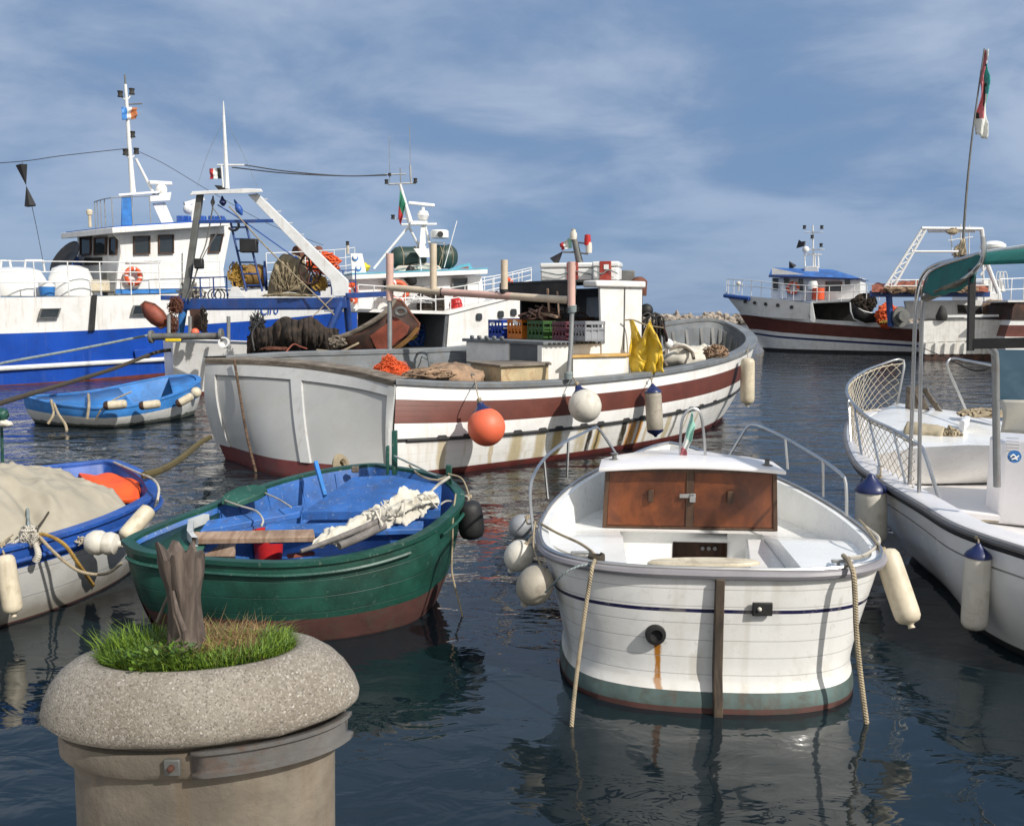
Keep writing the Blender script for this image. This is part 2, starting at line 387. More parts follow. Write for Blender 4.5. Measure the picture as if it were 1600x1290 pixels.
M['net_khaki'] = paint('khaki_net', (.30, .245, .155), .95, .25, vs=4, dirt=(.10, .085, .05), da=.6, ds=3, bump=.5, bs=70)
M['net_tan'] = paint('tan_net', (.30, .20, .13), .95, .3, vs=6, bump=.6, bs=60); M['net_rust'] = paint('rust_red_net', (.27, .085, .05), .95, .3, vs=6, dirt=(.12, .05, .03), da=.5, bump=.6, bs=60)
M['yellow'] = paint('yellow_oilskin', (.66, .44, .030), .45, .12, dirt=(.42, .27, .03), da=.4, bump=.08, bs=12)
M['yellow_plain'] = paint('yellow_plastic', (.70, .50, .02), .5, .1)
M['canvas'] = paint('beige_tarpaulin', (.36, .325, .255), .85, .08, dirt=(.30, .26, .19), da=.4, bump=.1, bs=18)
M['sail'] = paint('off_white_sailcloth', (.56, .53, .46), .9, .08, dirt=(.42, .38, .31), da=.35, bump=.1, bs=20)
M['bimini'] = paint('dark_green_canvas', (.006, .125, .105), .8, .15, dirt=(.01, .07, .06), da=.4, bump=.15, bs=90)
M['crate_blue'] = paint('blue_crate', (.010, .040, .30), .45, .1, dirt=(.03, .04, .1), da=.3); M['crate_orange'] = paint('orange_crate', (.62, .19, .02), .5, .1, dirt=(.3, .12, .03), da=.4)
M['crate_green'] = paint('green_crate', (.035, .10, .022), .5, .15, dirt=(.03, .05, .02), da=.4); M['crate_grey'] = paint('grey_crate', (.28, .29, .31), .55, .1, dirt=(.15, .14, .13), da=.4); M['crate_red'] = paint('maroon_crate', (.13, .035, .05), .5, .1, dirt=(.2, .18, .17), da=.5)
M['red'] = paint('red_plastic', (.50, .018, .018), .45, .12, dirt=(.2, .02, .02), da=.4); M['orange_cloth'] = paint('orange_lifejacket_cloth', (.85, .105, .018), .6, .1, dirt=(.6, .06, .02), da=.4)
M['glass'] = glassmat('dark_window_glass'); M['flag_green'] = paint('flag_green', (.02, .17, .10), .8, .1); M['flag_white'] = paint('flag_white', (.62, .63, .60), .8, .06); M['flag_red'] = paint('flag_red', (.42, .03, .035), .8, .1); M['flag_pale'] = paint('faded_flag_green', (.24, .46, .38), .8, .1); M['flag_pink'] = paint('faded_flag_red', (.46, .13, .15), .8, .1); M['flag_black'] = paint('flag_black', (.02, .025, .025), .8, .1)
M['signal'] = paint('black_signal_shape', (.015, .014, .017), .7, .1)
# ------------------------------------------------------------------ water, quay, breakwater
def water_mat():
    m = bpy.data.materials.new('harbour_water'); m.use_nodes = True; t = NT(m.node_tree); m.node_tree.nodes.clear()
    oc = t.n('ShaderNodeTexCoord').outputs['Object']
    a = t.noise(t.mapv(oc, (.85, 1.15, 1), rot=(0, 0, .12)), 1.15, 4, .5, .4)      # wind ripples further out
    nr = t.noise(t.mapv(oc, (2.6, 4.2, 1), rot=(0, 0, -.15)), 1.0, 3, .5, .5)       # small wavelets near the quay
    b = t.noise(t.mapv(oc, (.45, 1.1, 1), rot=(0, 0, -.2)), .8, 2, .5, .4)          # slow swell
    f = t.noise(t.mapv(oc, (3.0, 9.0, 1), rot=(0, 0, .05)), 1.3, 2, .5)             # fine wavelets in gusts
    gust = t.ss(t.noise(t.mapv(oc, (.05, .10, 1)), 1.0, 3), .38, .62)
    sep = t.n('ShaderNodeSeparateXYZ', {0: oc})
    calm = t.ss(sep.outputs[1], 6.5, 15.0)                                          # lee of the quay is calmer
    h = t.m('ADD', t.m('ADD', t.m('MULTIPLY', nr, .22), t.m('MULTIPLY', a, t.m('ADD', .10, t.m('MULTIPLY', calm, 2.6)))), t.m('MULTIPLY', b, t.m('ADD', .9, t.m('MULTIPLY', calm, .8))))
    h = t.m('ADD', h, t.m('MULTIPLY', t.m('MULTIPLY', f, gust), t.m('MULTIPLY', calm, .22)))
    bp = t.n('ShaderNodeBump', {'Height': h, 'Strength': 1.0, 'Distance': .050})
    c = t.mix(b, (.004, .009, .012), (.008, .016, .021))
    p = t.n('ShaderNodeBsdfPrincipled', {'Base Color': c, 'Roughness': .035, 'IOR': 1.50, 'Normal': bp.outputs[0]})
    t.L.new(p.outputs[0], t.n('ShaderNodeOutputMaterial').inputs[0]); return m
b = MB(); R_ = 4500
b.poly([(-R_, -60, 0), (R_, -60, 0), (R_, R_, 0), (-R_, R_, 0)])
o = b.build('water', water_mat()); o['kind'] = 'structure'
M['quay'] = paint('quay_concrete', (.30, .28, .25), .85, .12, dirt=(.14, .13, .11), da=.5, bump=.4)
b = MB(); b.box((0, -2.2, .2), (24, 9.64, 1.4)); o = b.build('quay', M['quay'], bevel=.02); o['kind'] = 'structure'
M['rock'] = paint('breakwater_rock', (.34, .29, .24), .9, .25, vs=.5, dirt=(.17, .145, .125), da=.6, ds=.8, bump=.5, bs=4)
b = MB(); r2 = random.Random(3)
b.prism([(-210, 187, -.3), (-210, 195, -.3), (-210, 193, 1.5), (-210, 190, 1.5)], (480, 0, 0))
ico = [V(v) for v in [(0, -.526, .851), (0, .526, .851), (0, -.526, -.851), (0, .526, -.851), (.851, 0, .526), (.851, 0, -.526), (-.851, 0, .526), (-.851, 0, -.526), (.526, .851, 0), (.526, -.851, 0), (-.526, .851, 0), (-.526, -.851, 0)]]
icf = [(0, 4, 1), (0, 9, 4), (9, 5, 4), (4, 5, 8), (4, 8, 1), (8, 10, 1), (8, 3, 10), (5, 3, 8), (5, 2, 3), (2, 7, 3), (7, 10, 3), (7, 6, 10), (7, 11, 6), (11, 0, 6), (0, 1, 6), (6, 1, 10), (9, 0, 11), (9, 11, 2), (9, 2, 5), (7, 2, 11)]
for i in range(1500):
    x = r2.uniform(-60, 130) if i < 1150 else r2.uniform(-200, 260); q = r2.random(); y = 186.2 + q * 5.2; z = .1 + q * 1.75 + r2.uniform(-.25, .3); s = r2.uniform(.45, 1.1)
    R = Matrix.Rotation(r2.uniform(0, 6), 3, (r2.random(), r2.random(), 1)); sc = V((r2.uniform(.8, 1.5), r2.uniform(.7, 1.2), r2.uniform(.5, .9))) * s
    ids = [b.vert(V((x, y, z)) + R @ V((p.x * sc.x, p.y * sc.y, p.z * sc.z))) for p in ico]
    for f in icf: b.face([ids[k] for k in f])
o = b.build('breakwater', M['rock'], flat=True); o['kind'] = 'stuff'; o['label'] = 'low breakwater of pale piled boulders along the harbour mouth'; o['category'] = 'breakwater'

# ------------------------------------------------------------------ concrete planter with grass and stump
M['planter'] = None
def pebble_mat():
    m = bpy.data.materials.new('exposed_aggregate'); m.use_nodes = True; t = NT(m.node_tree); m.node_tree.nodes.clear()
    oc = t.n('ShaderNodeTexCoord').outputs['Object']
    v = t.n('ShaderNodeTexVoronoi', {'Vector': oc, 'Scale': 230.0}); v2 = t.n('ShaderNodeTexVoronoi', {'Vector': oc, 'Scale': 105.0})
    hs = t.n('ShaderNodeSeparateXYZ', {0: v.outputs['Color']}); hs2 = t.n('ShaderNodeSeparateXYZ', {0: v2.outputs['Color']})
    n = t.noise(oc, 5, 6, .6); n2 = t.noise(oc, 16, 6, .7)
    c = t.mix(t.ss(n, .3, .7), (.185, .160, .128), (.265, .238, .198))
    c = t.mix(t.m('MULTIPLY', t.ss(hs.outputs[0], .55, .95), .55), c, (.40, .37, .33)); c = t.mix(t.m('MULTIPLY', t.ss(hs.outputs[1], .74, .95), .6), c, (.09, .08, .07))
    peb = t.m('MULTIPLY', t.m('GREATER_THAN', hs2.outputs[0], .93), t.m('LESS_THAN', v2.outputs['Distance'], .32)); c = t.mix(t.m('MULTIPLY', peb, .7), c, (.48, .45, .42))
    c = t.mix(t.m('MULTIPLY', t.ss(n2, .55, .75), .4), c, (.13, .12, .10))
    h = t.m('ADD', t.m('MULTIPLY', v.outputs['Distance'], -1.2), t.m('MULTIPLY', n2, .8))
    bp = t.n('ShaderNodeBump', {'Height': h, 'Strength': .3, 'Distance': .003})
    p = t.n('ShaderNodeBsdfPrincipled', {'Base Color': c, 'Roughness': .9, 'Normal': bp.outputs[0]})
    t.L.new(p.outputs[0], t.n('ShaderNodeOutputMaterial').inputs[0]); return m
M['pebble'] = pebble_mat(); M['base_conc'] = paint('stained_concrete', (.19, .163, .128), .9, .28, dirt=(.10, .085, .07), da=.75, ds=6, bump=.5, streak=(.14, .09, .05), sa=.5)
M['soil'] = paint('soil', (.05, .04, .025), .95, .3, bump=.6)
PX0 = at(315, 1090, 2.30).x
PC = V((PX0, 2.30, 0.9)); RO = Matrix.Rotation(math.radians(-2.7), 3, 'Y')
pl = thing('planter', 'oval pebbled concrete planter filled with grass at the quay edge', 'planter', PC)
def pv(p):  # planter frame, rolled a little
    c = V((PX0, 2.30, 1.50)); return c + RO @ (V(p) - c)
b = MB(); prof = [(.246, 1.56), (.252, 1.596), (.264, 1.608), (.292, 1.611), (.326, 1.600), (.361, 1.577), (.389, 1.546), (.410, 1.508), (.420, 1.474), (.418, 1.458), (.406, 1.446), (.388, 1.438), (.34, 1.436)]
rings = []
for r, z in prof:
    rings.append([pv((PX0 + r * math.cos(a) * (1 + .008 * noise.noise(V((a, z * 9, 0)))), 2.30 + r * .54 * math.sin(a), z + (.008 * noise.noise(V((math.cos(a) * 3, math.sin(a) * 3, 5))) if z < 1.47 else 0))) for a in [2 * math.pi * k / 64 for k in range(64)]])
b.loft(rings); b.build('bowl', M['pebble'], pl, angle=60)
b = MB(); rings = []
for r, z in [(.338, 1.437), (.340, 1.420), (.374, 1.416), (.380, 1.405), (.380, 1.368), (.372, 1.355), (.346, 1.345), (.344, .9)]:
    rings.append([(pv if z > 1.3 else V)((PX0 + r * math.cos(a) * (1 + (.02 if z > 1.36 else .004) * noise.noise(V((math.cos(a) * 4, math.sin(a) * 4, z * 6)))), 2.30 + r * .54 * math.sin(a), z + (.012 * noise.noise(V((math.cos(a) * 5, math.sin(a) * 5, 2))) if 1.35 < z < 1.38 else 0))) for a in [2 * math.pi * k / 48 for k in range(48)]])
b.loft(rings, cap1=True); b.build('base', M['base_conc'], pl, angle=35)
b = MB(); b.poly([pv((PX0 + .25 * math.cos(a), 2.30 + .25 * .54 * math.sin(a), 1.585)) for a in [2 * math.pi * k / 32 for k in range(32)]]); b.build('soil', M['soil'], pl)
b = MB()   # bent steel channel clamped round the right of the base
def ell(a, r, z): return pv((PX0 + r * math.cos(a), 2.30 + r * .54 * math.sin(a), z))
aa = [math.radians(-84 + 78 * i / 14) for i in range(15)]
b.loft([[ell(a, .380, 1.428) for a in aa], [ell(a, .404, 1.428) for a in aa], [ell(a, .404, 1.420) for a in aa], [ell(a, .388, 1.417) for a in aa], [ell(a, .388, 1.376) for a in aa], [ell(a, .404, 1.372) for a in aa], [ell(a, .404, 1.362) for a in aa], [ell(a, .382, 1.362) for a in aa]], closed=False)
b.build('clamp_channel', paint('rusting_channel', (.13, .125, .12), .7, .25, metal=.1, dirt=(.11, .055, .03), da=.8, ds=9, bump=.25), pl, solid=.004)
b = MB(); ac = math.radians(-91); pt = ell(ac, .392, 1.392); b.box(pt, (.040, .012, .042)); b.build('bolt_plate', M['galv_d'], pl, bevel=.003)
b = MB(); b.lathe([(.008, 0), (.008, .010), (.004, .013), (1e-4, .013)], pt + V((0, -.006, .002)), Matrix.Rotation(math.pi / 2, 3, 'X'), 10); b.build('bolt', M['rust'], pl)

def blades(n, zone, hmin, hmax, lean, w, seed, arch=.5):
    b = MB(); r = random.Random(seed)
    for i in range(n):
        for _ in range(40):
            a, q = r.uniform(0, 6.283), math.sqrt(r.random()); x, y = q * math.cos(a), q * math.sin(a)
            if zone(x, y, r): break
        p = pv((PX0 + .252 * x, 2.30 + .252 * .54 * y, 1.585)); h = r.uniform(hmin, hmax); th = r.uniform(0, 6.283)
        d = V((math.cos(th), math.sin(th), 0)) * r.uniform(.2, 1) * lean + V((x, y * .6, 0)) * .25; sd = V((-math.sin(th), math.cos(th), 0)) * w * r.uniform(.6, 1.2)
        p1 = p + V((0, 0, h * .55)) + d * h * .35; p2 = p + V((0, 0, h * (1 - arch * r.random() * .6))) + d * h * (1 + arch * r.random())
        a0, a1, b0, b1, c0 = b.vert(p - sd), b.vert(p + sd), b.vert(p1 - sd * .75), b.vert(p1 + sd * .75), b.vert(p2)
        k = r.choice((0, 0, 1, 1, 2)); b.face((a0, a1, b1, b0), k); b.face((b0, b1, c0), k)
    return b
def leafm(nm, c):
    m = bpy.data.materials.new(nm); m.use_nodes = True; t = NT(m.node_tree); m.node_tree.nodes.clear()
    n = t.noise(t.n('ShaderNodeTexCoord').outputs['Object'], 30, 3)
    cc = t.mix(n, tuple(x * .6 for x in c), tuple(x * 1.3 for x in c))
    p = t.n('ShaderNodeBsdfPrincipled', {'Base Color': cc, 'Roughness': .55}); tr = t.n('ShaderNodeBsdfTranslucent', {'Color': cc})
    x = t.n('ShaderNodeMixShader', {0: .3, 1: p.outputs[0], 2: tr.outputs[0]}); t.L.new(x.outputs[0], t.n('ShaderNodeOutputMaterial').inputs[0]); return m
G1, G2, G3 = leafm('grass_bright', (.21, .32, .030)), leafm('grass_mid', (.13, .23, .028)), leafm('grass_dark', (.06, .12, .025))
D1, D2, D3 = leafm('straw_pale', (.46, .31, .14)), leafm('straw_brown', (.30, .17, .07)), leafm('straw_olive', (.24, .20, .07))
dryz = lambda x, y, r: (y > -.42 + .25 * abs(x - .15) and -.35 < x < .62)
b = blades(5200, lambda x, y, r: (not dryz(x, y, r)) or r.random() < .14, .030, .072, .6, .0019, 1)
b2 = blades(420, lambda x, y, r: x < -.55 and y > -.3, .05, .105, .8, .0020, 2, .3)
k = len(b.v); b.v += b2.v; b.uv += b2.uv; b.f += [tuple(i + k for i in f) for f in b2.f]; b.mi += b2.mi
o = b.build('grass', [G1, G2, G3], flat=True); tag(o, 'bright green grass round the rim of the concrete planter', 'grass', kind='stuff')
b = blades(3400, dryz, .025, .065, 1.5, .0014, 5, 1.0); o = b.build('dry_grass', [D1, D2, D3], flat=True); tag(o, 'dry straw coloured grass matted behind the stump in the planter', 'dry grass', kind='stuff')
b = MB(); r = random.Random(9)     # broad-leaved weeds at the foot of the stump
for i in range(260):
    a, q = r.uniform(0, 6.28), math.sqrt(r.random()); p = pv((PX0 - .06 + .10 * q * math.cos(a), 2.20 + .06 * q * math.sin(a), 1.61 + r.uniform(0, .05)))
    d = V((r.uniform(-1, 1), r.uniform(-1, .4), r.uniform(.1, .9))).normalized() * r.uniform(.012, .024); s = d.cross(V((0, 0, 1))).normalized() * r.uniform(.004, .008)
    b.face([b.vert(p), b.vert(p + d * .5 + s), b.vert(p + d), b.vert(p + d * .5 - s)], r.choice((0, 1)))
o = b.build('weeds', [G3, G2], flat=True); tag(o, 'dark broad leaved weeds at the foot of the stump', 'weeds', kind='stuff')
M['bark'] = woodmat('split_bark', (.155, .120, .10), (.055, .042, .035), .9, (9, 9, .9), da=.35)
b = MB(); base = at(292, 985, 2.30); top = at(279, 868, 2.30); rings = []; N = 48; H_ = top.z + .012 - 1.60
for i in range(15):
    q = i / 14; c = V((base.x, 2.31, 1.59)).lerp(V((top.x, 2.31, top.z + .01)), q); R = .052 - .010 * math.sin(min(1, q * 1.25) * math.pi) ** 1 + .004 * max(0, q - .62) / .38 + .012 * max(0, .15 - q) / .15
    ring = []
    for k_ in range(N):
        a = 2 * math.pi * k_ / N; rr = R * (1 + .17 * noise.noise(V((math.cos(a) * 1.6, math.sin(a) * 1.6, q * 2.2))) + .14 * noise.noise(V((math.cos(a) * 5, math.sin(a) * 5, q * 3))) - .25 * math.exp(-((a - 4.5) / .16) ** 2) * (.4 + .6 * q) - .2 * math.exp(-((a - 5.3) / .12) ** 2) * (1 - .5 * q))
        z = .055 * noise.noise(V((math.cos(a) * 2.4, math.sin(a) * 2.4, 9))) * max(0, q - .7) / .3
        ring.append(c + V((rr * math.cos(a), rr * math.sin(a), z)))
    rings.append(ring)
tp = V((top.x, 2.31, top.z - .012)); rings.append([tp + (p - tp) * .7 for p in rings[-1]]); rings.append([tp + (p - tp) * .3 + V((0, 0, -.01)) for p in rings[-2]])
b.loft(rings, cap1=True); b.tube([base + V((.012, -.052, .02)), base.lerp(top, .35) + V((0, -.050, 0)), base.lerp(top, .6) + V((-.008, -.040, 0))], [.008, .007, .003], 6)
single(b, 'tree_stump', M['bark'], 'dead grey brown split stump standing in the planter grass', 'stump', loc=(base.x, 2.31, 1.60), angle=70)
b = MB(); b.tube([at(245, 972, 2.34), at(256, 945, 2.36), at(270, 915, 2.37)], [.0045, .004, .004], 7)
single(b, 'stick', M['wood_grey'], 'thin pale stick leaning on the stump in the planter', 'stick')
# ================================================================== general hull
def hull(name, parent, gun, wl, rows, mats, bulge=.0, below=.25, prof=None, open_=False):
    """skin between the gunwale loop and the waterline loop (same count). rows: list of (t0, t1, material index, steps)"""
    n = len(gun); outn = inset(gun, -1.0); dirs = [(o_ - g) for o_, g in zip(outn, gun)]
    for d in dirs: d.z = 0; d.normalize()
    if prof is None: prof = lambda t: bulge * math.sin(math.pi * min(1, t))
    def ring(t):
        if t <= 1: return [g.lerp(w, t) + d * prof(t) for g, w, d in zip(gun, wl, dirs)]
        return [w + d * prof(1) - d * (t - 1) * 1.2 + V((0, 0, -(t - 1))) for w, d in zip(wl, dirs)]
    b = MB(); ts = [rows[0][0]]; ms = []
    for t0, t1, mi, st in rows:
        for k in range(st): ts.append(t0 + (t1 - t0) * (k + 1) / st); ms.append(mi)
    ts.append(1 + below); ms.append(rows[-1][2])
    us = [0.0]
    for i in range(1, n): us.append(us[-1] + (gun[i] - gun[i - 1]).length)
    rings = [ring(t) for t in ts]
    if not open_:
        for r in rings: r.append(r[0].copy())
        us.append(us[-1] + (gun[0] - gun[-1]).length)
    b.loft(rings, closed=False, mats=ms, uvs=[[(u, t) for u in us] for t in ts])
    return b.build(name, mats, parent, angle=50)
def sym(half, fn):
    """half outline [(s,b,z)..] from stern centre to bow -> closed loop (port side then starboard), via fn(s,b,z)"""
    L = [fn(s, -q, z) for s, q, z in half] + [fn(s, q, z) for s, q, z in half[-2:0:-1]]
    return L
def rim(name, parent, loop, w_in, w_out, h, mat, dz=0, bevel=.006, m2=None):
    """flat gunwale cap running round a closed loop"""
    b = MB(); a = inset(loop, -w_out); c = inset(loop, w_in); up = V((0, 0, h)); lo = V((0, 0, dz))
    rs = [[p + lo for p in a], [p + lo + up for p in a], [p + lo + up for p in c], [p + lo for p in c]]
    rs.append(rs[0]); b.loft(rs); return b.build(name, mat, parent, bevel=bevel)
def cable(pts, r, mat, label, cat='rope', name='mooring_rope', n=40, group=None, seg=8, jit=0):
    b = MB(); P = cr(pts, n)
    if jit: P = [p + V((noise.noise(p * 6), noise.noise(p * 6 + V((9, 0, 0))), noise.noise(p * 6 + V((0, 9, 0))))) * jit for p in P]
    b.tube(P, r, seg); return single(b, name, mat, label, cat, group)
def lash(b, c, r, rr, turns, axis=(0, 0, 1), h=.02):
    """a few rope turns round a point"""
    ax = V(axis).normalized(); x = ax.orthogonal().normalized(); y = ax.cross(x); P = []
    for i in range(turns * 12 + 1):
        a = 2 * math.pi * i / 12; P.append(V(c) + x * math.cos(a) * r + y * math.sin(a) * r + ax * (h * (i / (turns * 12) - .5)))
    b.tube(P, rr, 6)
def tangle(b, c, size, n, r, seed, flat=.5, seg=5, pts=6):
    q = random.Random(seed); c = V(c); s = V(size)
    for i in range(n):
        P = []
        for k in range(pts):
            d = V((q.gauss(0, 1), q.gauss(0, 1), q.gauss(0, 1))).normalized() * (q.random() ** .4); d.z = abs(d.z) if flat > .4 else d.z
            P.append(c + V((d.x * s.x, d.y * s.y, d.z * s.z)))
        b.tube(cr(P, pts * 4), r * q.uniform(.7, 1.2), seg, cap=False)
def fender(parent_name, c, r, L, axis, mat, label, group, cap=None, capr=1.0, seg=18, tail=True, cat='fender', endcap=False, rope=None, ropemat=None):
    """cylindrical boat fender hanging along axis (top towards -axis) ; parts: body, end caps, rope"""
    c = V(c); ax = V(axis).normalized(); R = V((0, 0, -1)).rotation_difference(ax).to_matrix()
    t = thing(parent_name, label, cat, c, group)
    h = L / 2; b = MB()
    prof = [(1e-4, -h), (r * .45, -h + r * .03), (r * .78, -h + r * .18), (r * .96, -h + r * .5), (r, -h + r * .95), (r * 1.01, 0), (r, h - r * .95), (r * .96, h - r * .5), (r * .78, h - r * .18), (r * .4, h - r * .03), (1e-4, h)]
    b.lathe(prof, c, R, seg)
    if tail: b.lathe([(r * .28, -h - r * .35), (r * .22, -h - r * .1), (r * .42, -h + r * .06)], c, R, 10)
    b.build('body', mat, t)
    if cap is not None:
        b = MB(); b.lathe([(r * .16, h + r * .62), (r * .24, h + r * .45), (r * .55, h + r * .12), (r * .86, h - r * .12), (r * 1.02, h - r * .38), (r * 1.035, h - r * .5)], c, R, seg); b.build('end_cap', cap, t, angle=60)
        if endcap: b = MB(); b.lathe([(r * .12, -h - r * .45), (r * .3, -h - r * .2), (r * .9, -h + r * .15), (r * 1.03, -h + r * .42)], c, R, seg); b.build('end_cap', cap, t, angle=60)
    if rope:
        b = MB(); b.tube(cr([c - ax * (h + r * (.5 if cap else .0))] + [V(p) for p in rope], 24), .008, 6); lash(b, V(rope[0]), .02, .008, 3, ax); b.build('rope', ropemat or M['rope'], t)
    return t
def buoy(c, r, mat, capm, label, rope, group):
    """round net buoy with a moulded neck"""
    c = V(c); t = thing('ball_fender', label, 'buoy', c, group); d = (V(rope[0]) - c).normalized(); R = V((0, 0, 1)).rotation_difference(d).to_matrix()
    b = MB(); pr = [(max(1e-4, r * math.sin(math.pi * i / 16)), -r * math.cos(math.pi * i / 16) * 1.02) for i in range(15)]; b.lathe(pr, c, R, 28); b.build('body', mat, t)
    b = MB(); b.lathe([(r * .10, r * 1.36), (r * .19, r * 1.33), (r * .21, r * 1.22), (r * .30, r * 1.08), (r * .50, r * .92), (r * .56, r * .86)], c, R, 18); b.build('neck', capm, t, angle=60)
    b = MB(); b.tube(cr([c + d * r * 1.25] + [V(p) for p in rope], 24), .010, 6); lash(b, c + d * r * 1.5, .03, .010, 3, d, .05); b.build('rope', M['rope'], t)
    return t

# ================================================================== white motorboat in the foreground
OA = V((1.29, 5.42, 0)); fA = V((.085, .9964, 0)); rA = V((.9964, -.085, 0))
def A(s, q, z): return OA + fA * s + rA * q + V((0, 0, z))
gh = crp([(0, 0, .895), (.008, .30, .895), (.04, .585, .895), (.14, .875, .90), (.34, 1.07, .905), (.68, 1.145, .915), (1.1, 1.15, .935), (1.6, 1.075, .975), (2.15, .90, 1.03), (2.65, .64, 1.085), (3.1, .36, 1.13), (3.4, .15, 1.16), (3.55, 0, 1.17)], 5)
wh = crp([(-.03, 0, 0), (-.02, .27, 0), (.03, .53, 0), (.15, .77, 0), (.35, .915, 0), (.68, .985, 0), (1.1, .98, 0), (1.6, .90, 0), (2.1, .75, 0), (2.5, .50, 0), (2.85, .26, 0), (3.05, .10, 0), (3.12, 0, 0)], 5)
gA, wA = sym(gh, A), sym(wh, A)
ta = thing('motorboat', 'white clinker motorboat with varnished cabin doors moored stern to the quay', 'motorboat', OA)
def profA(t):   # tumblehome above, flared skirt just over the waterline
    if t < .74: return -.045 * math.sin(t / .74 * math.pi / 2) ** 1.5
    if t < .87: return -.045 + .035 * ((t - .74) / .13) ** 1.6
    return -.010 + .030 * math.sin((t - .87) / .13 * math.pi / 2)
nA = len(gh); per = sum((gA[i + 1] - gA[i]).length for i in range(len(gA) - 1)) + (gA[-1] - gA[0]).length
M['hullA'] = paint('white_clinker_hull', (.80, .795, .775), .33, .04, dirt=(.52, .48, .40), da=.42, ds=3.2, streak=(.52, .47, .37), sa=.35, chips=(.45, .44, .42), ca=.35, bump=.06, coat=.25, planks=8, gw=.045, uvdirt=((.34, .32, .25), .76, .92, .35), vstripes=((.268, .295, (.012, .012, .06)),), stains=[(.395, .50, 1.05, .030, (.40, .16, .02), 1.0), (1.25, .55, 1.1, .08, (.45, .42, .34), .5), (.15, .6, 1.1, .05, (.5, .45, .36), .4), (.90, .30, .5, .05, (.45, .42, .36), .4), (per - .8, .2, .4, .02, (.4, .36, .3), .5)])
M['skirtA'] = paint('white_skirt', (.80, .79, .76), .35, .04, dirt=(.5, .45, .36), da=.35, bump=.04, stains=[(.395, .50, 1.25, .040, (.42, .18, .03), .8), (1.25, .55, 1.3, .08, (.45, .42, .34), .5)], streak=(.42, .36, .24), sa=.35)
hull('hull', ta, gA, wA, [(0, .79, 0, 14), (.79, .86, 1, 3), (.86, .962, 2, 4), (.962, 1.0, 3, 1)], [M['hullA'], M['skirtA'], M['teal_bottom'], M['brown_bottom']], prof=profA, below=.2)
# rub rail: grey tube with a bright strip
M['rub'] = paint('grey_rubber_rail', (.24, .23, .25), .4, .08, dirt=(.4, .4, .4), da=.2, bump=.03)
b = MB(); ln = [p + V((0, 0, -.012)) for p in inset(gA, -.012)]; b.tube(ln, .030, 8, closed=True); b.build('rub_rail', M['rub'], ta)
b = MB(); b.tube([p + V((0, 0, .026)) for p in inset(gA, -.006)], .012, 6, closed=True); b.build('rail_strip', M['steel'], ta)
# moulded deck: gunwale top, quarter decks, bulwark inner faces, raised foredeck, cockpit well
def secA(s, frac):  # half breadth at station s
    for a_, b_ in zip(gh, gh[1:]):
        if a_.x <= s <= b_.x and b_.x > a_.x: return a_.y + (b_.y - a_.y) * (s - a_.x) / (b_.x - a_.x)
    return 0
CS0, CS1, DZ, SZ = .20, 1.66, .755, .34
b = MB()
gi = inset(gA, .055); b.loft([[p + V((0, 0, .012)) for p in gA], [p + V((0, 0, .014)) for p in gi]])
def inner_ring(zf, d): return [V((p.x, p.y, zf(i))) for i, p in enumerate(inset(gA, d))]
sidx = [(p - OA).dot(fA) for p in gA]
zdeck = [.86 if s < 1.0 else .86 + (.755 - .86) * min(1, (s - 1.0) / .5) for s in sidx]
b.loft([[p + V((0, 0, .014)) for p in gi], [V((p.x, p.y, zdeck[i])) for i, p in enumerate(inset(gA, .085))]])
# quarter decks/side decks down to the well edge
well = []
for i, p in enumerate(gA):
    s = sidx[i]; q = (p - OA).dot(rA); w = .56 if abs(q) > .56 else abs(q)
    well.append(A(max(.13, min(s, CS1)), (w if s < CS1 else w) * (1 if q >= 0 else -1) * (1.0 if s < .2 else 1.0), zdeck[i] if s < 1.5 else DZ))
aft = [i for i in range(len(gA)) if sidx[i] <= CS1]
in85 = inset(gA, .085)
seq = [i for i in range(len(gA)) if sidx[i] <= CS1]
st = sorted(seq, key=lambda i: (gA[i] - OA).dot(rA) * (1 if True else 1))
left = [i for i in range(nA) if sidx[i] <= CS1]; right = [i for i in range(nA, len(gA)) if sidx[i] <= CS1]
order = right + left     # runs bow-side starboard -> stern -> port
b.loft([[V((in85[i].x, in85[i].y, zdeck[i])) for i in order], [well[i] for i in order]], closed=False)
b.loft([[well[i] for i in order], [V((well[i].x, well[i].y, SZ)) for i in order]], closed=False)
# foredeck sheet
fwdL = [V((in85[i].x, in85[i].y, zdeck[i])) for i in range(nA) if sidx[i] >= CS1 - .08]
fwdR = [V((in85[i].x, in85[i].y, zdeck[i])) for i in range(nA, len(gA)) if sidx[i] >= CS1 - .08][::-1]
k = min(len(fwdL), len(fwdR)); b.loft([resample(fwdL, 24), resample(fwdR, 24)], closed=False)
b.build('deck', M['white_clean'], ta, angle=35)
b = MB(); b.poly([A(.13, -.56, SZ), A(.13, .56, SZ), A(CS1, .56, SZ), A(CS1, -.56, SZ)]); b.build('cockpit_sole', M['white_clean'], ta)
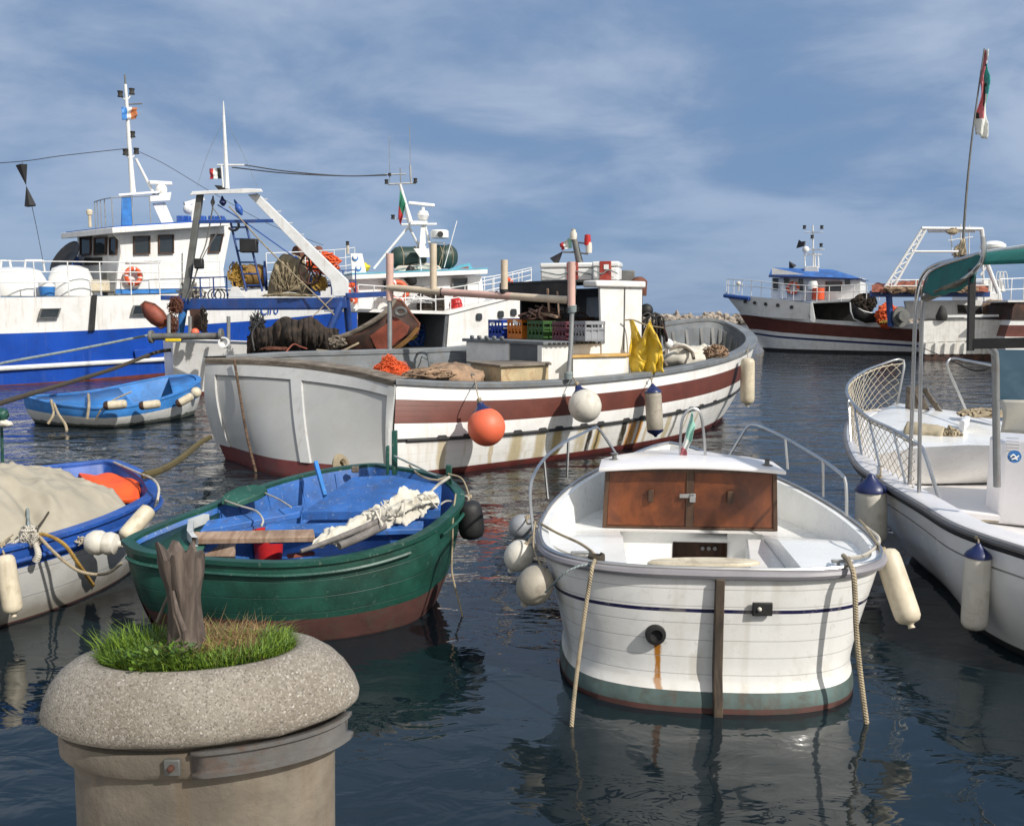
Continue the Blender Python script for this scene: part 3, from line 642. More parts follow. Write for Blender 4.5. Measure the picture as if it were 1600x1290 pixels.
# forward bulkhead of the well, with the brown switch recess
b = MB(); zt, zb = DZ + .002, SZ; xs = [(-.75, -.10), (-.10, .30), (.30, .75)]
SB = CS1 - .004
b.poly([A(SB, -.95, zb), A(SB, -.13, zb), A(SB, -.13, zt), A(SB, -.95, zt)]); b.poly([A(SB, .30, zb), A(SB, .95, zb), A(SB, .95, zt), A(SB, .30, zt)])
b.poly([A(SB, -.13, .66), A(SB, .30, .66), A(SB, .30, zt), A(SB, -.13, zt)]); b.poly([A(SB, -.13, zb), A(SB, .30, zb), A(SB, .30, .48), A(SB, -.13, .48)])
b.build('bulkhead', M['white_clean'], ta)
b = MB()
for a0, a1, a2, a3 in [((-.13, .48), (-.13, .66), (.30, .66), (.30, .48))]:
    q0 = [A(SB - .006, x, z) for x, z in (a0, a1, a2, a3)]; q1 = [A(SB + .14, x * .93 + .005, z + (.01 if z < .6 else -.01)) for x, z in (a0, a1, a2, a3)]; b.loft([q0, q1], cap1=True)
b.build('switch_recess', M['wood_frame'], ta)
sr = bpy.data.objects['switch_recess']
for i in range(3): b = MB(); b.lathe([(.016, 0), (.016, .012), (1e-4, .014)], A(SB + .12, .12 + .05 * i, .58), Matrix.Rotation(math.pi / 2, 3, 'X'), 10); b.build('switch_knob', M['galv'], sr)
# helm seat locker on the right and small locker flap at left
b = MB(); b.hexa([A(.62, .30, SZ), A(1.5, .42, SZ), A(1.5, .56, SZ), A(.62, .56, SZ)], [A(.62, .30, .735), A(1.5, .42, .735), A(1.5, .56, .735), A(.62, .56, .735)]); b.build('seat_locker', M['white_clean'], ta, bevel=.015)
b = MB(); b.lathe([(.045, 0), (.042, .01), (1e-4, .012)], A(.61, .40, .60), Matrix.Rotation(math.pi / 2, 3, 'X'), 14); b.build('vent_cap', M['black'], ta)
b = MB(); b.lathe([(1e-4, .02), (.35, .024), (.37, .012), (.37, 0)], A(.30, -.06, .862), None, 30, sx=1, sy=.24); b.build('cushion_lid', M['cream'], ta)
# cabin
CA0, CA1 = 1.70, 2.95
b = MB()
def cabq(s, hw, z): return [A(s, -hw, DZ), A(s, -hw * .965, z), A(s, hw * .965, z), A(s, hw, DZ)]
b.loft([cabq(CA0, .70, 1.235), cabq(2.3, .58, 1.215), cabq(2.75, .38, 1.18), cabq(CA1, .2, 1.12)], closed=False, cap1=True); b.build('cabin', M['white_clean'], ta, bevel=.01)
b = MB(); rr = []
for s, hw, z in [(CA0 - .10, .735, 1.245), (CA0 + .3, .71, 1.255), (2.35, .58, 1.235), (2.8, .40, 1.19), (3.0, .22, 1.13)]:
    rr.append([A(s, hw * x, z + .034 * (1 - x * x)) for x in [-1 + 2 * i / 12 for i in range(13)]])
b.loft(rr, closed=False); b.build('cabin_roof', M['gel_pink'], ta, solid=.03, bevel=.008)
SD = CA0 - .012
b = MB()
for x0, x1 in ((-.70, -.665), (.665, .70)): b.hexa([A(SD - .012, x0, DZ + .004), A(SD - .012, x1, DZ + .004), A(SD + .03, x1, DZ + .004), A(SD + .03, x0, DZ + .004)], [A(SD - .012, x0 * .97, 1.25), A(SD - .012, x1 * .97, 1.25), A(SD + .03, x1 * .97, 1.25), A(SD + .03, x0 * .97, 1.25)])
b.hexa([A(SD - .014, -.665, 1.222), A(SD - .014, .665, 1.222), A(SD + .03, .665, 1.222), A(SD + .03, -.665, 1.222)], [A(SD - .014, -.65, 1.262), A(SD - .014, .65, 1.262), A(SD + .03, .65, 1.262), A(SD + .03, -.65, 1.262)])
b.hexa([A(SD - .013, -.665, DZ + .003), A(SD - .013, .665, DZ + .003), A(SD + .03, .665, DZ + .003), A(SD + .03, -.665, DZ + .003)], [A(SD - .013, -.665, DZ + .022), A(SD - .013, .665, DZ + .022), A(SD + .03, .665, DZ + .022), A(SD + .03, -.665, DZ + .022)])
b.build('door_frame', M['wood_frame'], ta, bevel=.004)
for x0, x1, hx in ((-.663, -.032, -.315), (.032, .663, .315)):
    b = MB(); b.hexa([A(SD, x0, DZ + .024), A(SD, x1, DZ + .024), A(SD + .02, x1, DZ + .024), A(SD + .02, x0, DZ + .024)], [A(SD, x0 * .975, 1.222), A(SD, x1 * .975, 1.222), A(SD + .02, x1 * .975, 1.222), A(SD + .02, x0 * .975, 1.222)]); d = b.build('cabin_door', M['wood_door'], ta, bevel=.003)
    b = MB(); b.box(A(SD - .018, hx, 1.03), (.045, .03, .10)); b.build('handle', M['wood_frame'], d, bevel=.006)
b = MB(); b.hexa([A(SD - .010, -.032, DZ + .023), A(SD - .010, .032, DZ + .023), A(SD + .02, .032, DZ + .023), A(SD + .02, -.032, DZ + .023)], [A(SD - .010, -.03, 1.223), A(SD - .010, .03, 1.223), A(SD + .02, .03, 1.223), A(SD + .02, -.03, 1.223)]); b.build('door_post', M['wood_frame'], ta, bevel=.003)
b = MB(); b.box(A(SD - .018, -.02, 1.035), (.13, .010, .032)); b.box(A(SD - .030, .018, 1.012), (.045, .02, .05)); b.tube([A(SD - .03, .005, 1.03), A(SD - .03, .005, 1.055), A(SD - .03, .03, 1.055), A(SD - .03, .03, 1.03)], .005, 6); b.build('hasp_padlock', M['galv'], ta, bevel=.003)
# stern post, exhaust, plate
M['post_wood'] = woodmat('oily_stern_post', (.12, .085, .055), (.045, .035, .028), .6, (4, 4, 1), da=.4)
b = MB(); pz = [(.862, -.006), (.6, .015), (.30, .055), (.10, -.012), (-.25, -.01)]
b.loft([[A(-.045 + dx, -.028, z), A(-.045 + dx, .028, z), A(.07 + dx, .028, z), A(.07 + dx, -.028, z)] for z, dx in [(.862, 0), (.55, .005), (.25, .0), (.10, -.05), (-.25, -.06)]], cap0=True, cap1=True); b.build('stern_post', M['post_wood'], ta, bevel=.005)
RX = Matrix.Rotation(math.pi / 2, 3, 'X')
b = MB(); ec = A(.035, -.385, .475); b.lathe([(.062, -.06), (.066, .015), (.060, .032), (.040, .035), (.034, .01), (1e-4, .005)], ec, RX, 20); b.build('exhaust_outlet', M['black'], ta)
b = MB(); b.box(A(-.008, .265, .672), (.125, .02, .085)); d = b.build('vent_plate', M['black'], ta, bevel=.006)
b = MB(); b.ball(A(-.024, .245, .675), .014, 10); b.build('vent_knob', M['ball_white'], d)
# pulpit rails with their posts, hoop on the cabin roof
def px_path(lst): return [at(x, y, Y) for x, y, Y in lst]
b = MB(); b.tube(cr(px_path([(837, 850, 6.35), (830, 800, 6.45), (829, 762, 6.5), (837, 736, 6.6), (855, 712, 6.8), (880, 692, 7.05), (906, 679, 7.4), (929, 668, 7.75), (936, 670, 7.8), (950, 690, 7.85), (966, 714, 7.9)]), 50), .0125, 8)
for p in (((856, 778, 7.0), (850, 716, 6.75)), ((886, 745, 7.3), (888, 689, 7.15))): b.tube(px_path(p), .011, 8)
b.build('pulpit_rail', M['steel'], ta)
b = MB(); b.tube(cr(px_path([(1139, 712, 8.2), (1155, 686, 8.2), (1168, 666, 8.15), (1178, 663, 8.1), (1192, 667, 8.0), (1227, 684, 7.6), (1262, 704, 7.2), (1295, 725, 6.8), (1316, 742, 6.55), (1322, 756, 6.5), (1323, 806, 6.45)]), 50), .0125, 8)
for p in (((1231, 733, 7.55), (1227, 685, 7.6)), ((1286, 776, 6.85), (1286, 720, 6.88))): b.tube(px_path(p), .011, 8)
b.build('pulpit_rail', M['steel'], ta)
b = MB(); b.tube(cr(px_path([(1063, 720, 7.55), (1063, 690, 7.55), (1066, 656, 7.55), (1076, 640, 7.55), (1086, 638, 7.55), (1095, 648, 7.55), (1101, 690, 7.55), (1102, 720, 7.55)]), 40), .012, 8); b.build('roof_hoop', M['steel'], ta)
for s, q, z in ((1.95, -.60, 1.265), (1.78, .62, 1.265)): b = MB(); b.lathe([(.045, -.02), (.045, .012), (.02, .02), (.018, .05), (.035, .065), (1e-4, .075)], A(s, q, z), None, 12); b.build('navigation_lamp', M['galv_d'], ta)
for s, q in ((.28, -.86), (.22, .80)):      # stern cleats
    b = MB(); c = A(s, q, .885); b.bar(c + V((-.07, 0, .04)), c + V((.07, 0, .04)), .022); b.box(c + V((-.025, 0, .015)), (.02, .02, .05)); b.box(c + V((.025, 0, .015)), (.02, .02, .05)); b.build('cleat', M['galv'], ta, bevel=.006)
# flag on the hoop
def flag(name, pts, mats, label, parent=None, split=(1 / 3, 2 / 3), along='u', fold=.012, thick=.003):
    """cloth over a quad pts (hoist top, fly top, fly bottom, hoist bottom); three bands along u or v; real thin mesh with folds"""
    a, b_, c, d = [V(p) for p in pts]; nrm = (b_ - a).cross(d - a).normalized(); b = MB(); N = 18
    def fn(u, v): return a.lerp(b_, u).lerp(d.lerp(c, u), v) + nrm * fold * (math.sin(u * 9 + v * 3) + .6 * math.sin(v * 11 + u * 4)) * (.3 + u)
    for i in range(N):
        for j in range(N):
            k = (i if along == 'u' else j) / N; mi = 0 if k < split[0] - 1e-6 else (1 if k < split[1] - 1e-6 else 2)
            b.face([b.vert(fn(x / N, y / N)) for x, y in ((i, j), (i + 1, j), (i + 1, j + 1), (i, j + 1))], mi)
    return single(b, name, mats, label, 'flag', None, loc=a, solid=thick)
flag('flag', px_path([(1081, 641, 7.60), (1086, 668, 7.52), (1072, 722, 7.48), (1060, 718, 7.52)]), [M['flag_pale'], M['flag_white'], M['flag_pink']], 'faded green white and red flag hanging on the white motorboat roof hoop', along='v', split=(.45, .72))
# fenders and lines of this boat
RG = 'grey ball fenders along the left side of the white motorboat'
for (x, y, Y, r, lb) in ((815, 822, 6.7, .085, 'smallest grey green ball fender furthest along the white motorboat side'), (813, 868, 6.25, .105, 'pale grey ball fender between two others on the white motorboat'), (838, 914, 5.85, .125, 'largest brownish ball fender nearest the quay on the white motorboat')):
    c = at(x, y, Y); c = c + V((-.01, 0, 0)); t = thing('ball_fender', lb, 'fender', c, RG)
    b = MB(); R = Matrix.Rotation(.5, 3, 'Y'); b.lathe([(max(1e-4, r * math.sin(math.pi * i / 12)), -r * 1.12 * math.cos(math.pi * i / 12)) for i in range(13)], c, R, 20); b.lathe([(r * .18, -r * 1.3), (r * .26, -r * 1.02)], c, R, 10); b.build('body', M['fender_grey'] if r > .11 else M['ball_white'] if r > .1 else M['crate_grey'], t)
    b = MB(); q = at(836, 815 + (x < 814) * 18, 6.2 + .2 * (r < .1)); b.tube(cr([c + V((.05, 0, r * .9)), c.lerp(q, .6) + V((-.01, 0, 0)), q], 16), .007, 6); lash(b, c + V((.05, -.02, r * .9)), .018, .007, 2); b.build('rope', M['rope'], t)
fender('long_fender', at(1402, 915, 5.75), .083, .50, at(1421, 968, 5.62) - at(1390, 878, 5.80), M['cream'], 'long yellowed fender slung on the right quarter of the white motorboat', None, tail=True, rope=[at(1378, 858, 5.85), at(1352, 822, 6.1), at(1343, 812, 6.25)])
cable(px_path([(930, 872, 5.62), (925, 888, 5.42), (918, 930, 5.42), (908, 1000, 5.36), (898, 1080, 5.28), (893, 1135, 5.2)]), .013, M['rope'], 'tan mooring rope dropping from the left stern cleat of the white motorboat', group=None)
cable(px_path([(1318, 868, 5.70), (1325, 876, 5.48), (1333, 893, 5.36), (1336, 930, 5.34), (1338, 985, 5.34), (1344, 1050, 5.32), (1354, 1130, 5.25)]), .017, M['rope'], 'thick knotted mooring rope at the right stern cleat of the white motorboat')
cable(px_path([(845, 818, 6.45), (870, 832, 6.2), (905, 848, 5.95), (925, 862, 5.75), (932, 872, 5.66)]), .010, M['rope'], 'slack thin line from the rail foot to the left stern cleat', n=30)
cable(px_path([(838, 822, 6.45), (858, 850, 6.1), (890, 866, 5.8), (920, 870, 5.68)]), .011, M['rope_white'], 'pale line lying across the left quarter deck of the white motorboat', n=30)
cable(px_path([(1326, 872, 5.66), (1350, 868, 5.75), (1368, 855, 5.9), (1372, 840, 6.1), (1350, 822, 6.3)]), .015, M['rope_white'], 'whitish rope looped round the right quarter of the white motorboat', n=30)
cable(px_path([(936, 880, 5.58), (905, 884, 5.52), (880, 897, 5.5), (852, 925, 5.62)]), .007, M['rope_grey'], 'thin grey cord running from the left cleat to the biggest ball fender', n=24)
b = MB(); lash(b, at(932, 873, 5.62), .045, .012, 4, (0, 0, 1), .05); single(b, 'rope_coil', M['rope_dk'], 'dark rope turns belayed on the left stern cleat', 'rope')
def densify(gun, per): return crp(gun + [gun[0]], per)[:-1]
def plank(b, p, q, w, h, up=(0, 0, 1)): b.bar(p, q, w, h, up)
def bundle(b, path, r, seed, n=40, seg=18, amp=.35):
    P = cr(path, n); rings = []
    for i, p in enumerate(P):
        t = (P[min(i + 1, n - 1)] - P[max(i - 1, 0)]).normalized(); x = t.cross(V((0, 0, 1))).normalized(); y = x.cross(t)
        e = min(1, min(i, n - 1 - i) / 3 + .25); ring = []
        for k in range(seg):
            a = 2 * math.pi * k / seg; d = x * math.cos(a) + y * math.sin(a) * .75
            q = noise.noise(V((math.cos(a) * 2.0 + seed, math.sin(a) * 2.0, i * .09))) + .6 * noise.noise(V((math.cos(a) * 6 + seed, math.sin(a) * 6, i * .28)))
            rr = (r[min(len(r) - 1, int(i / n * len(r)))] if isinstance(r, list) else r)
            ring.append(p + d * rr * e * (1 + amp * q))
        rings.append(ring)
    b.loft(rings, cap0=True, cap1=True)

def lump(b, c, s, seed, seg=24, rings=14, amp=.25, fr=2.0):
    c = V(c)
    R = []
    for i in range(rings + 1):
        th = math.pi * i / rings; ring = []
        for k in range(seg):
            a = 2 * math.pi * k / seg; d = V((math.sin(th) * math.cos(a), math.sin(th) * math.sin(a), -math.cos(th)))
            f = 1 + amp * noise.noise(d * fr + V((seed, seed, 0))) + amp * .5 * noise.noise(d * fr * 2.7 + V((0, seed, 0))); ring.append(c + V((d.x * s[0], d.y * s[1], d.z * s[2])) * f)
        R.append(ring)
    b.loft(R)
# ================================================================== green rowing boat
gB = [on(*p) for p in [(195, 848, .72), (222, 864, .69), (300, 875, .66), (380, 881, .645), (450, 882, .64), (530, 875, .65), (600, 860, .68), (660, 838, .73), (700, 810, .79), (720, 787, .85), (718, 768, .90), (692, 748, .93), (652, 737, .96), (612, 731, .98), (585, 727, .98), (540, 731, .965), (487, 740, .95), (430, 755, .92), (380, 772, .89), (345, 785, .865), (310, 799, .84), (280, 810, .81), (245, 824, .77), (212, 838, .735)]]
gBd = densify(gB, 5); nB = len(gBd)
dB = []
for i in range(nB):
    q = i / nB * 24
    dB.append(.10 + .16 * math.exp(-((q - 10.2) / 2.2) ** 2) + .10 * math.exp(-(min(q, 24 - q) / 1.6) ** 2) + .25 * math.exp(-((q - 16) / 4) ** 2))
wB = inset(gBd, dB, 0.0)
OB = V((sum(p.x for p in wB) / nB, sum(p.y for p in wB) / nB, 0))
tb = thing('rowing_boat', 'dark green wooden rowing boat with blue inside behind the planter', 'rowing boat', OB)
hull('hull', tb, gBd, wB, [(0, .68, 0, 9), (.68, .97, 1, 4), (.97, 1.0, 1, 1)], [M['green'], M['brown_bottom']], bulge=.05, below=.2)
rim('gunwale', tb, gBd, .06, .025, .035, M['green_rim'], -.012)
b = MB(); half = [p + V((0, 0, -.075)) for p in inset(gBd, -.028)]
b.tube(half[2:34], .016, 6); b.tube(half[38:72], .016, 6); b.build('rubbing_strake', M['green_rim'], tb)
inn = inset(gBd, .058); ib = inset(gBd, .20, .34)
b = MB(); b.loft([inn, [a.lerp(c, .5) + V((0, 0, .0)) for a, c in zip(inset(gBd, .10), ib)], ib]); b.build('inner_planking', M['blue_in'], tb)
b = MB(); b.poly([p + V((0, 0, .001)) for p in ib]); b.build('bottom_boards', M['blue_in'], tb)
for i in list(range(72, 106, 5)) + list(range(8, 40, 6)):      # ribs
    b = MB(); t_ = (gBd[(i + 1) % nB] - gBd[i - 1]).normalized(); a, c = inn[i] + V((0, 0, -.03)), ib[i].copy(); nrm = V((-t_.y, t_.x, 0))
    b.bar(a + nrm * .012, c + nrm * .012, .03, .025, nrm); b.build('rib', M['blue_in'], tb)
def onB(px, py, z): return on(px, py, z)
b = MB(); L = [inn[i] + V((0, 0, -.05)) for i in (118, 119, 0, 1, 2, 4, 7, 10)] ; R2 = [inn[i] + V((0, 0, -.05)) for i in (117, 114, 111, 108, 105, 102, 99, 96)]
b.loft([L, R2], closed=False); b.build('end_deck', M['green_rim'], tb, solid=.02)
b = MB(); q = [at(472, 800, 7.5), at(688, 797, 7.42), at(690, 757, 7.95), at(612, 742, 8.28), at(552, 744, 8.2)]; b.hexa([p + V((0, 0, -.05)) for p in q], q); b.build('stern_platform', M['blue_in'], tb, bevel=.01)
b = MB(); q = [at(414, 833, 6.98), at(660, 826, 7.10), at(662, 813, 7.26), at(414, 818, 7.14)]; b.hexa([p + V((0, 0, -.045)) for p in q], q); b.build('thwart', M['blue_in'], tb, bevel=.008)
b = MB(); q = [at(300, 842, 6.86), at(492, 838, 6.86), at(490, 826, 7.0), at(300, 830, 7.0)]; b.hexa([p + V((0, 0, -.045)) for p in q], q); b.build('plank_seat', M['wood_pale'], tb, bevel=.006)
b = MB(); b.hexa([onB(305, 878, .48), onB(368, 878, .48), onB(368, 866, .48), onB(305, 866, .48)], [onB(305, 850, .57), onB(368, 846, .57), onB(368, 840, .57), onB(305, 844, .57)]); b.build('seat_riser', M['wood_pale'], tb)
M['flaky'] = paint('flaking_white_paint', (.42, .44, .44), .7, .15, dirt=(.2, .17, .13), da=.5, chips=(.03, .12, .33), ca=.8, bump=.4)
b = MB(); q = [at(300, 843, 6.83), at(292, 832, 6.92), at(294, 815, 7.08), at(318, 806, 7.2)]; b.loft([[p + V((0, 0, .02)) for p in q], [p + V((.05, -.01, .02)) for p in q], [p + V((.05, -.01, -.05)) for p in q], [p + V((0, 0, -.05)) for p in q], [p + V((0, 0, .02)) for p in q]], closed=False); b.build('coaming', M['flaky'], tb)
b = MB(); q = [at(312, 829, 6.98), at(468, 800, 7.42), at(474, 788, 7.60), at(325, 812, 7.14)]; b.hexa([p + V((0, 0, -.05)) for p in q], q); b.build('side_bench', M['blue_in'], tb, bevel=.006)
b = MB(); q = [at(420, 812, 7.15), at(650, 806, 7.3), at(655, 796, 7.42), at(478, 800, 7.45)]; b.hexa([p + V((0, 0, -.20)) for p in q], [p + V((0, 0, -.13)) for p in q]); b.build('locker_top', M['blue_in'], tb)
b = MB(); b.hexa([at(472, 800, 7.49), at(688, 797, 7.41), at(688, 797, 7.43), at(472, 800, 7.51)], [at(472, 812, 7.49), at(688, 810, 7.41), at(688, 810, 7.43), at(472, 812, 7.51)]); b.build('platform_front', M['blue_in'], tb)
def upright(name, px, y0, y1, Y, w, mat, par, dy=.06):
    b = MB(); a, c = at(px, y1, Y), at(px, y0, Y); b.hexa([a + V((-w / 2, 0, 0)), a + V((w / 2, 0, 0)), a + V((w / 2, dy, 0)), a + V((-w / 2, dy, 0))], [c + V((-w / 2, 0, 0)), c + V((w / 2, 0, 0)), c + V((w / 2, dy, 0)), c + V((-w / 2, dy, 0))]); return b.build(name, mat, par, bevel=.006)
upright('stem_post', 616, 673, 742, 8.45, .050, M['green_rim'], tb); upright('stem_post', 605, 697, 742, 8.44, .028, M['green_rim'], tb); upright('mooring_post', 701, 727, 756, 8.1, .055, M['green_rim'], tb)
b = MB(); b.bar(at(493, 722, 8.25), at(508, 775, 7.95), .035, .05); b.build('thole_post', M['blue_light'], tb, bevel=.005)
b = MB(); b.box(at(418, 727, 8.9) * 0 + at(555, 733, 8.62), (.07, .05, .06)); b.build('fairlead', M['wood_grey'], tb, bevel=.01)
# things lying in the green boat
b = MB(); pa = [at(345, 788, 7.45), at(352, 779, 7.5), at(372, 769, 7.6), at(395, 765, 7.7), at(412, 767, 7.75), at(418, 773, 7.72), at(405, 781, 7.62), at(372, 793, 7.45)]
b.prism(pa, (0, .015, .05)); single(b, 'oar_blade', M['green_rim'], 'green oar blade resting on the far gunwale of the green boat', 'oar', bevel=.008)
b = MB(); pth = [at(488, 852, 6.72), at(512, 842, 6.8), at(545, 830, 6.95), at(578, 814, 7.1), at(612, 799, 7.25), at(648, 787, 7.4), at(684, 777, 7.5)]
bundle(b, pth, [.045, .075, .07, .08, .105, .12, .12, .08], 3.0, 80, 36, .95)
for i in range(9):
    q = rnd.uniform(.55, .98); P0 = pth[int(q * 6)] + V((rnd.uniform(-.08, .08), rnd.uniform(-.10, 0), .09)); b.tube(cr([P0, P0 + V((rnd.uniform(0, .12), -.06, rnd.uniform(.0, .03))), P0 + V((rnd.uniform(.02, .20), -rnd.uniform(.08, .16), -.08))], 12), .006, 5)
single(b, 'sail_bundle', M['sail'], 'bundled off white sail lying across the green boat', 'sail', angle=75)
SPG = 'grey spars in the green boat'
b = MB(); b.tube(cr([at(470, 861, 6.5), at(520, 843, 6.68), at(560, 827, 6.82), at(600, 810, 7.0)], 20), [.016 + .012 * i / 19 for i in range(20)], 10); single(b, 'spar', M['driftwood'], 'longer grey spar poking out of the white sail in the green boat', 'spar', SPG)
b = MB(); b.tube(cr([at(530, 853, 6.66), at(562, 839, 6.8), at(600, 820, 6.98)], 16), [.03 + .008 * i / 15 for i in range(16)], 10); single(b, 'spar', M['driftwood'], 'shorter thicker grey spar below the white sail in the green boat', 'spar', SPG)
b = MB(); c = onB(420, 872, .36); b.lathe([(.115, 0), (.135, .24), (.145, .245), (.138, .25), (.11, .02), (1e-4, .02)], c, None, 20); single(b, 'bucket', M['red'], 'red plastic bucket under the plank seat of the green boat', 'bucket')
b = MB(); b.box(onB(470, 866, .52), (.22, .06, .03), Matrix.Rotation(.5, 3, 'Z')); single(b, 'wooden_block', M['rust_red'], 'small reddish board beside the bucket in the green boat', 'board', bevel=.006)
fender('ball_fender', at(735, 812, 7.7), .115, .34, (.12, 0, -1), M['black'], 'black rubber fender at the far right end of the green boat', None, tail=False, rope=[at(733, 775, 7.8), at(722, 748, 8.0), at(700, 740, 8.1)])
cable([at(640, 727, 9.2), at(655, 742, 8.2), at(680, 750, 8.0), at(697, 745, 8.1)], .011, M['rope'], 'tan rope from the big boat to the post of the green boat', n=24)
cable([at(616, 712, 8.42), at(650, 728, 8.35), at(680, 742, 8.2), at(702, 744, 8.1)], .010, M['rope_grey'], 'thin grey rope from the tall green stem post', n=24)
cable([at(702, 745, 8.08), at(685, 757, 7.95), at(672, 770, 7.8), at(655, 782, 7.6)], .015, M['rope_white'], 'thick pale rope running down into the white sail', n=24)
cable([at(352, 782, 7.46), at(375, 790, 7.3), at(400, 798, 7.2), at(411, 812, 7.05), at(408, 822, 6.98)], .008, M['rope_white'], 'thin white line from the oar blade into the green boat', n=24)
cable([at(414, 770, 7.7), at(436, 780, 7.5), at(455, 792, 7.3)], .007, M['rope_white'], 'short white line by the far ribs of the green boat', n=16)
cable([at(712, 772, 7.75), at(708, 805, 7.45), at(707, 850, 7.4), at(706, 890, 7.35), at(712, 920, 7.3), at(722, 960, 7.2), at(727, 995, 7.1)], .008, M['rope'], 'thin knotted line hanging from the green boat into the water', n=50)
cable([at(720, 772, 7.8), at(732, 778, 7.75), at(728, 790, 7.7), at(700, 782, 7.7), at(683, 792, 7.55)], .008, M['rope_white'], 'thin white loop over the right gunwale of the green boat', n=24)

# ================================================================== blue and white boat with tarpaulin at the left edge
gE = [on(*p) for p in [(246, 768, .72), (238, 779, .70), (205, 797, .68), (163, 815, .67), (93, 838, .66), (0, 862, .65), (-110, 885, .66), (-210, 880, .68), (-270, 840, .72), (-230, 790, .76), (-100, 755, .80), (10, 738, .84), (112, 727, .86), (172, 722, .86), (208, 733, .84), (234, 749, .79)]]
gEd = densify(gE, 6); nE = len(gEd)
wE = inset(gEd, [.16 + .16 * math.exp(-(min(i, nE - i) / 7) ** 2) for i in range(nE)], 0.0)
OE = V((sum(p.x for p in wE) / nE, sum(p.y for p in wE) / nE, 0))
te = thing('rowing_boat', 'blue rimmed white wooden boat under a beige tarpaulin at the left edge', 'rowing boat', OE)
M['hullE'] = paint('grubby_white_hull', (.47, .47, .455), .5, .07, dirt=(.24, .21, .16), da=.5, ds=3, bump=.12, planks=3, gw=.03, uvdirt=((.17, .14, .10), .62, .95, .75), coat=.1)
hull('hull', te, gEd, wE, [(0, .26, 0, 3), (.26, .97, 1, 8), (.97, 1, 2, 1)], [M['blue'], M['hullE'], M['brown_bottom']], bulge=.05, below=.2)
rim('gunwale', te, gEd, .09, .025, .04, M['blue'], -.01)
b = MB(); ln = [p + V((0, 0, -.10)) for p in inset(gEd, -.035)]; b.tube(ln, .022, 6, closed=True); b.build('rubbing_strake', M['blue'], te)
iE, jE = inset(gEd, .085), inset(gEd, .24, .32)
b = MB(); b.loft([iE, [a.lerp(c, .5) for a, c in zip(inset(gEd, .12), jE)], jE]); b.build('inner_planking', M['blue'], te)
b = MB(); b.poly(jE); b.build('bottom_boards', M['blue'], te)
b = MB(); b.hexa([on(150, 760, .62), on(232, 775, .62), on(214, 752, .66), on(165, 738, .66)], [on(150, 755, .66), on(232, 770, .66), on(214, 748, .70), on(165, 734, .70)]); b.build('bow_deck', M['blue_light'], te)
b = MB()
nearE = cr([iE[i] for i in (10, 14, 18, 22, 26, 30, 34, 38, 42)], 40); farE = cr([iE[i] for i in (69, 68, 66, 64, 62, 60, 57, 54, 52)], 40)
def tarp(u, v):
    i = u * 39; k = int(min(38, i)); f = i - k; a = nearE[k].lerp(nearE[k + 1], f); c = farE[k].lerp(farE[k + 1], f)
    p = a.lerp(c, v); hump = (.20 + .12 * min(1, u * 2.0)) * math.sin(math.pi * v ** .8) * min(1, .25 + u * 2.4)
    fo = .040 * noise.noise(V((p.x * 2.2, p.y * 2.0, 1))) + .020 * noise.noise(V((p.x * 7, p.y * 4, 3))) + .020 * abs(math.sin(u * 15 + v * 3)) * (1 - v) 
    e = min(1, v * 6) * min(1, (1 - v) * 6)
    rid = (1 - abs(noise.noise(V((u * 9 - v * 2, v * 2.2, 11))))) ** 5 * .040 + (1 - abs(noise.noise(V((u * 4 + v * 5, v * 3.0 - u * 3, 17))))) ** 7 * .035
    gat = .16 * math.exp(-((u - .455) / (.02 + .10 * v)) ** 2) * max(0, 1 - v * 2.4) - .05 * math.exp(-((abs(u - .455) - .06 - .25 * v) / .02) ** 2) * max(0, 1 - v * 2.0)
    return p + V((0, 0, .025 + hump + (fo * 1.2 + rid - .02) * e - gat * min(1, v * 8) - .06 * math.exp(-(v * 9) ** 2)))
b.grid(tarp, 110, 70); single(b, 'tarpaulin', M['canvas'], 'beige canvas tarpaulin stretched over the blue rimmed boat', 'tarpaulin', solid=.008, angle=80)
b = MB()
def orc(u, v):
    p = on(118 + 104 * u, 742 + 8 * u, .74).lerp(on(155 + 62 * u, 785 - 3 * u, .64), v); return p + V((0, 0, .05 * noise.noise(V((u * 3, v * 2.5, 4))) + .05 * math.sin(v * 3.1)))
b.grid(orc, 26, 16); single(b, 'life_jacket', M['orange_cloth'], 'bright orange life jacket in the bow of the blue rimmed boat', 'life jacket', solid=.05, angle=80, bevel=.01)
FE = 'white fenders on the blue rimmed boat'
c = at(160, 848, 7.35); t = thing('jug_float', 'round white plastic jug tied as fender on the blue rimmed boat', 'fender', c, FE)
b = MB(); R = Matrix.Rotation(math.radians(95), 3, 'Y'); b.lathe([(1e-4, -.13), (.07, -.125), (.10, -.08), (.105, -.02), (.088, .015), (.10, .06), (.085, .11), (.03, .14), (.02, .17), (1e-4, .17)][::1], c, R, 22); b.build('body', M['ball_white'], t)
b = MB(); tangle(b, c + V((-.16, -.02, .02)), (.07, .03, .05), 7, .005, 4, 0); b.build('twine', M['twine'], t)
fender('long_fender', at(214, 817, 7.75), .075, .36, at(196, 836, 7.65) - at(230, 798, 7.85), M['cream'], 'cream fender lying diagonally near the bow of the blue rimmed boat', FE, tail=False, rope=[at(225, 792, 7.9)])
fender('long_fender', at(14, 912, 6.75), .072, .46, at(20, 958, 6.75) - at(5, 865, 6.8), M['cream'], 'long weathered fender hanging at the left edge of the picture', FE, tail=True, rope=[at(3, 850, 6.85), at(20, 835, 7.0)])
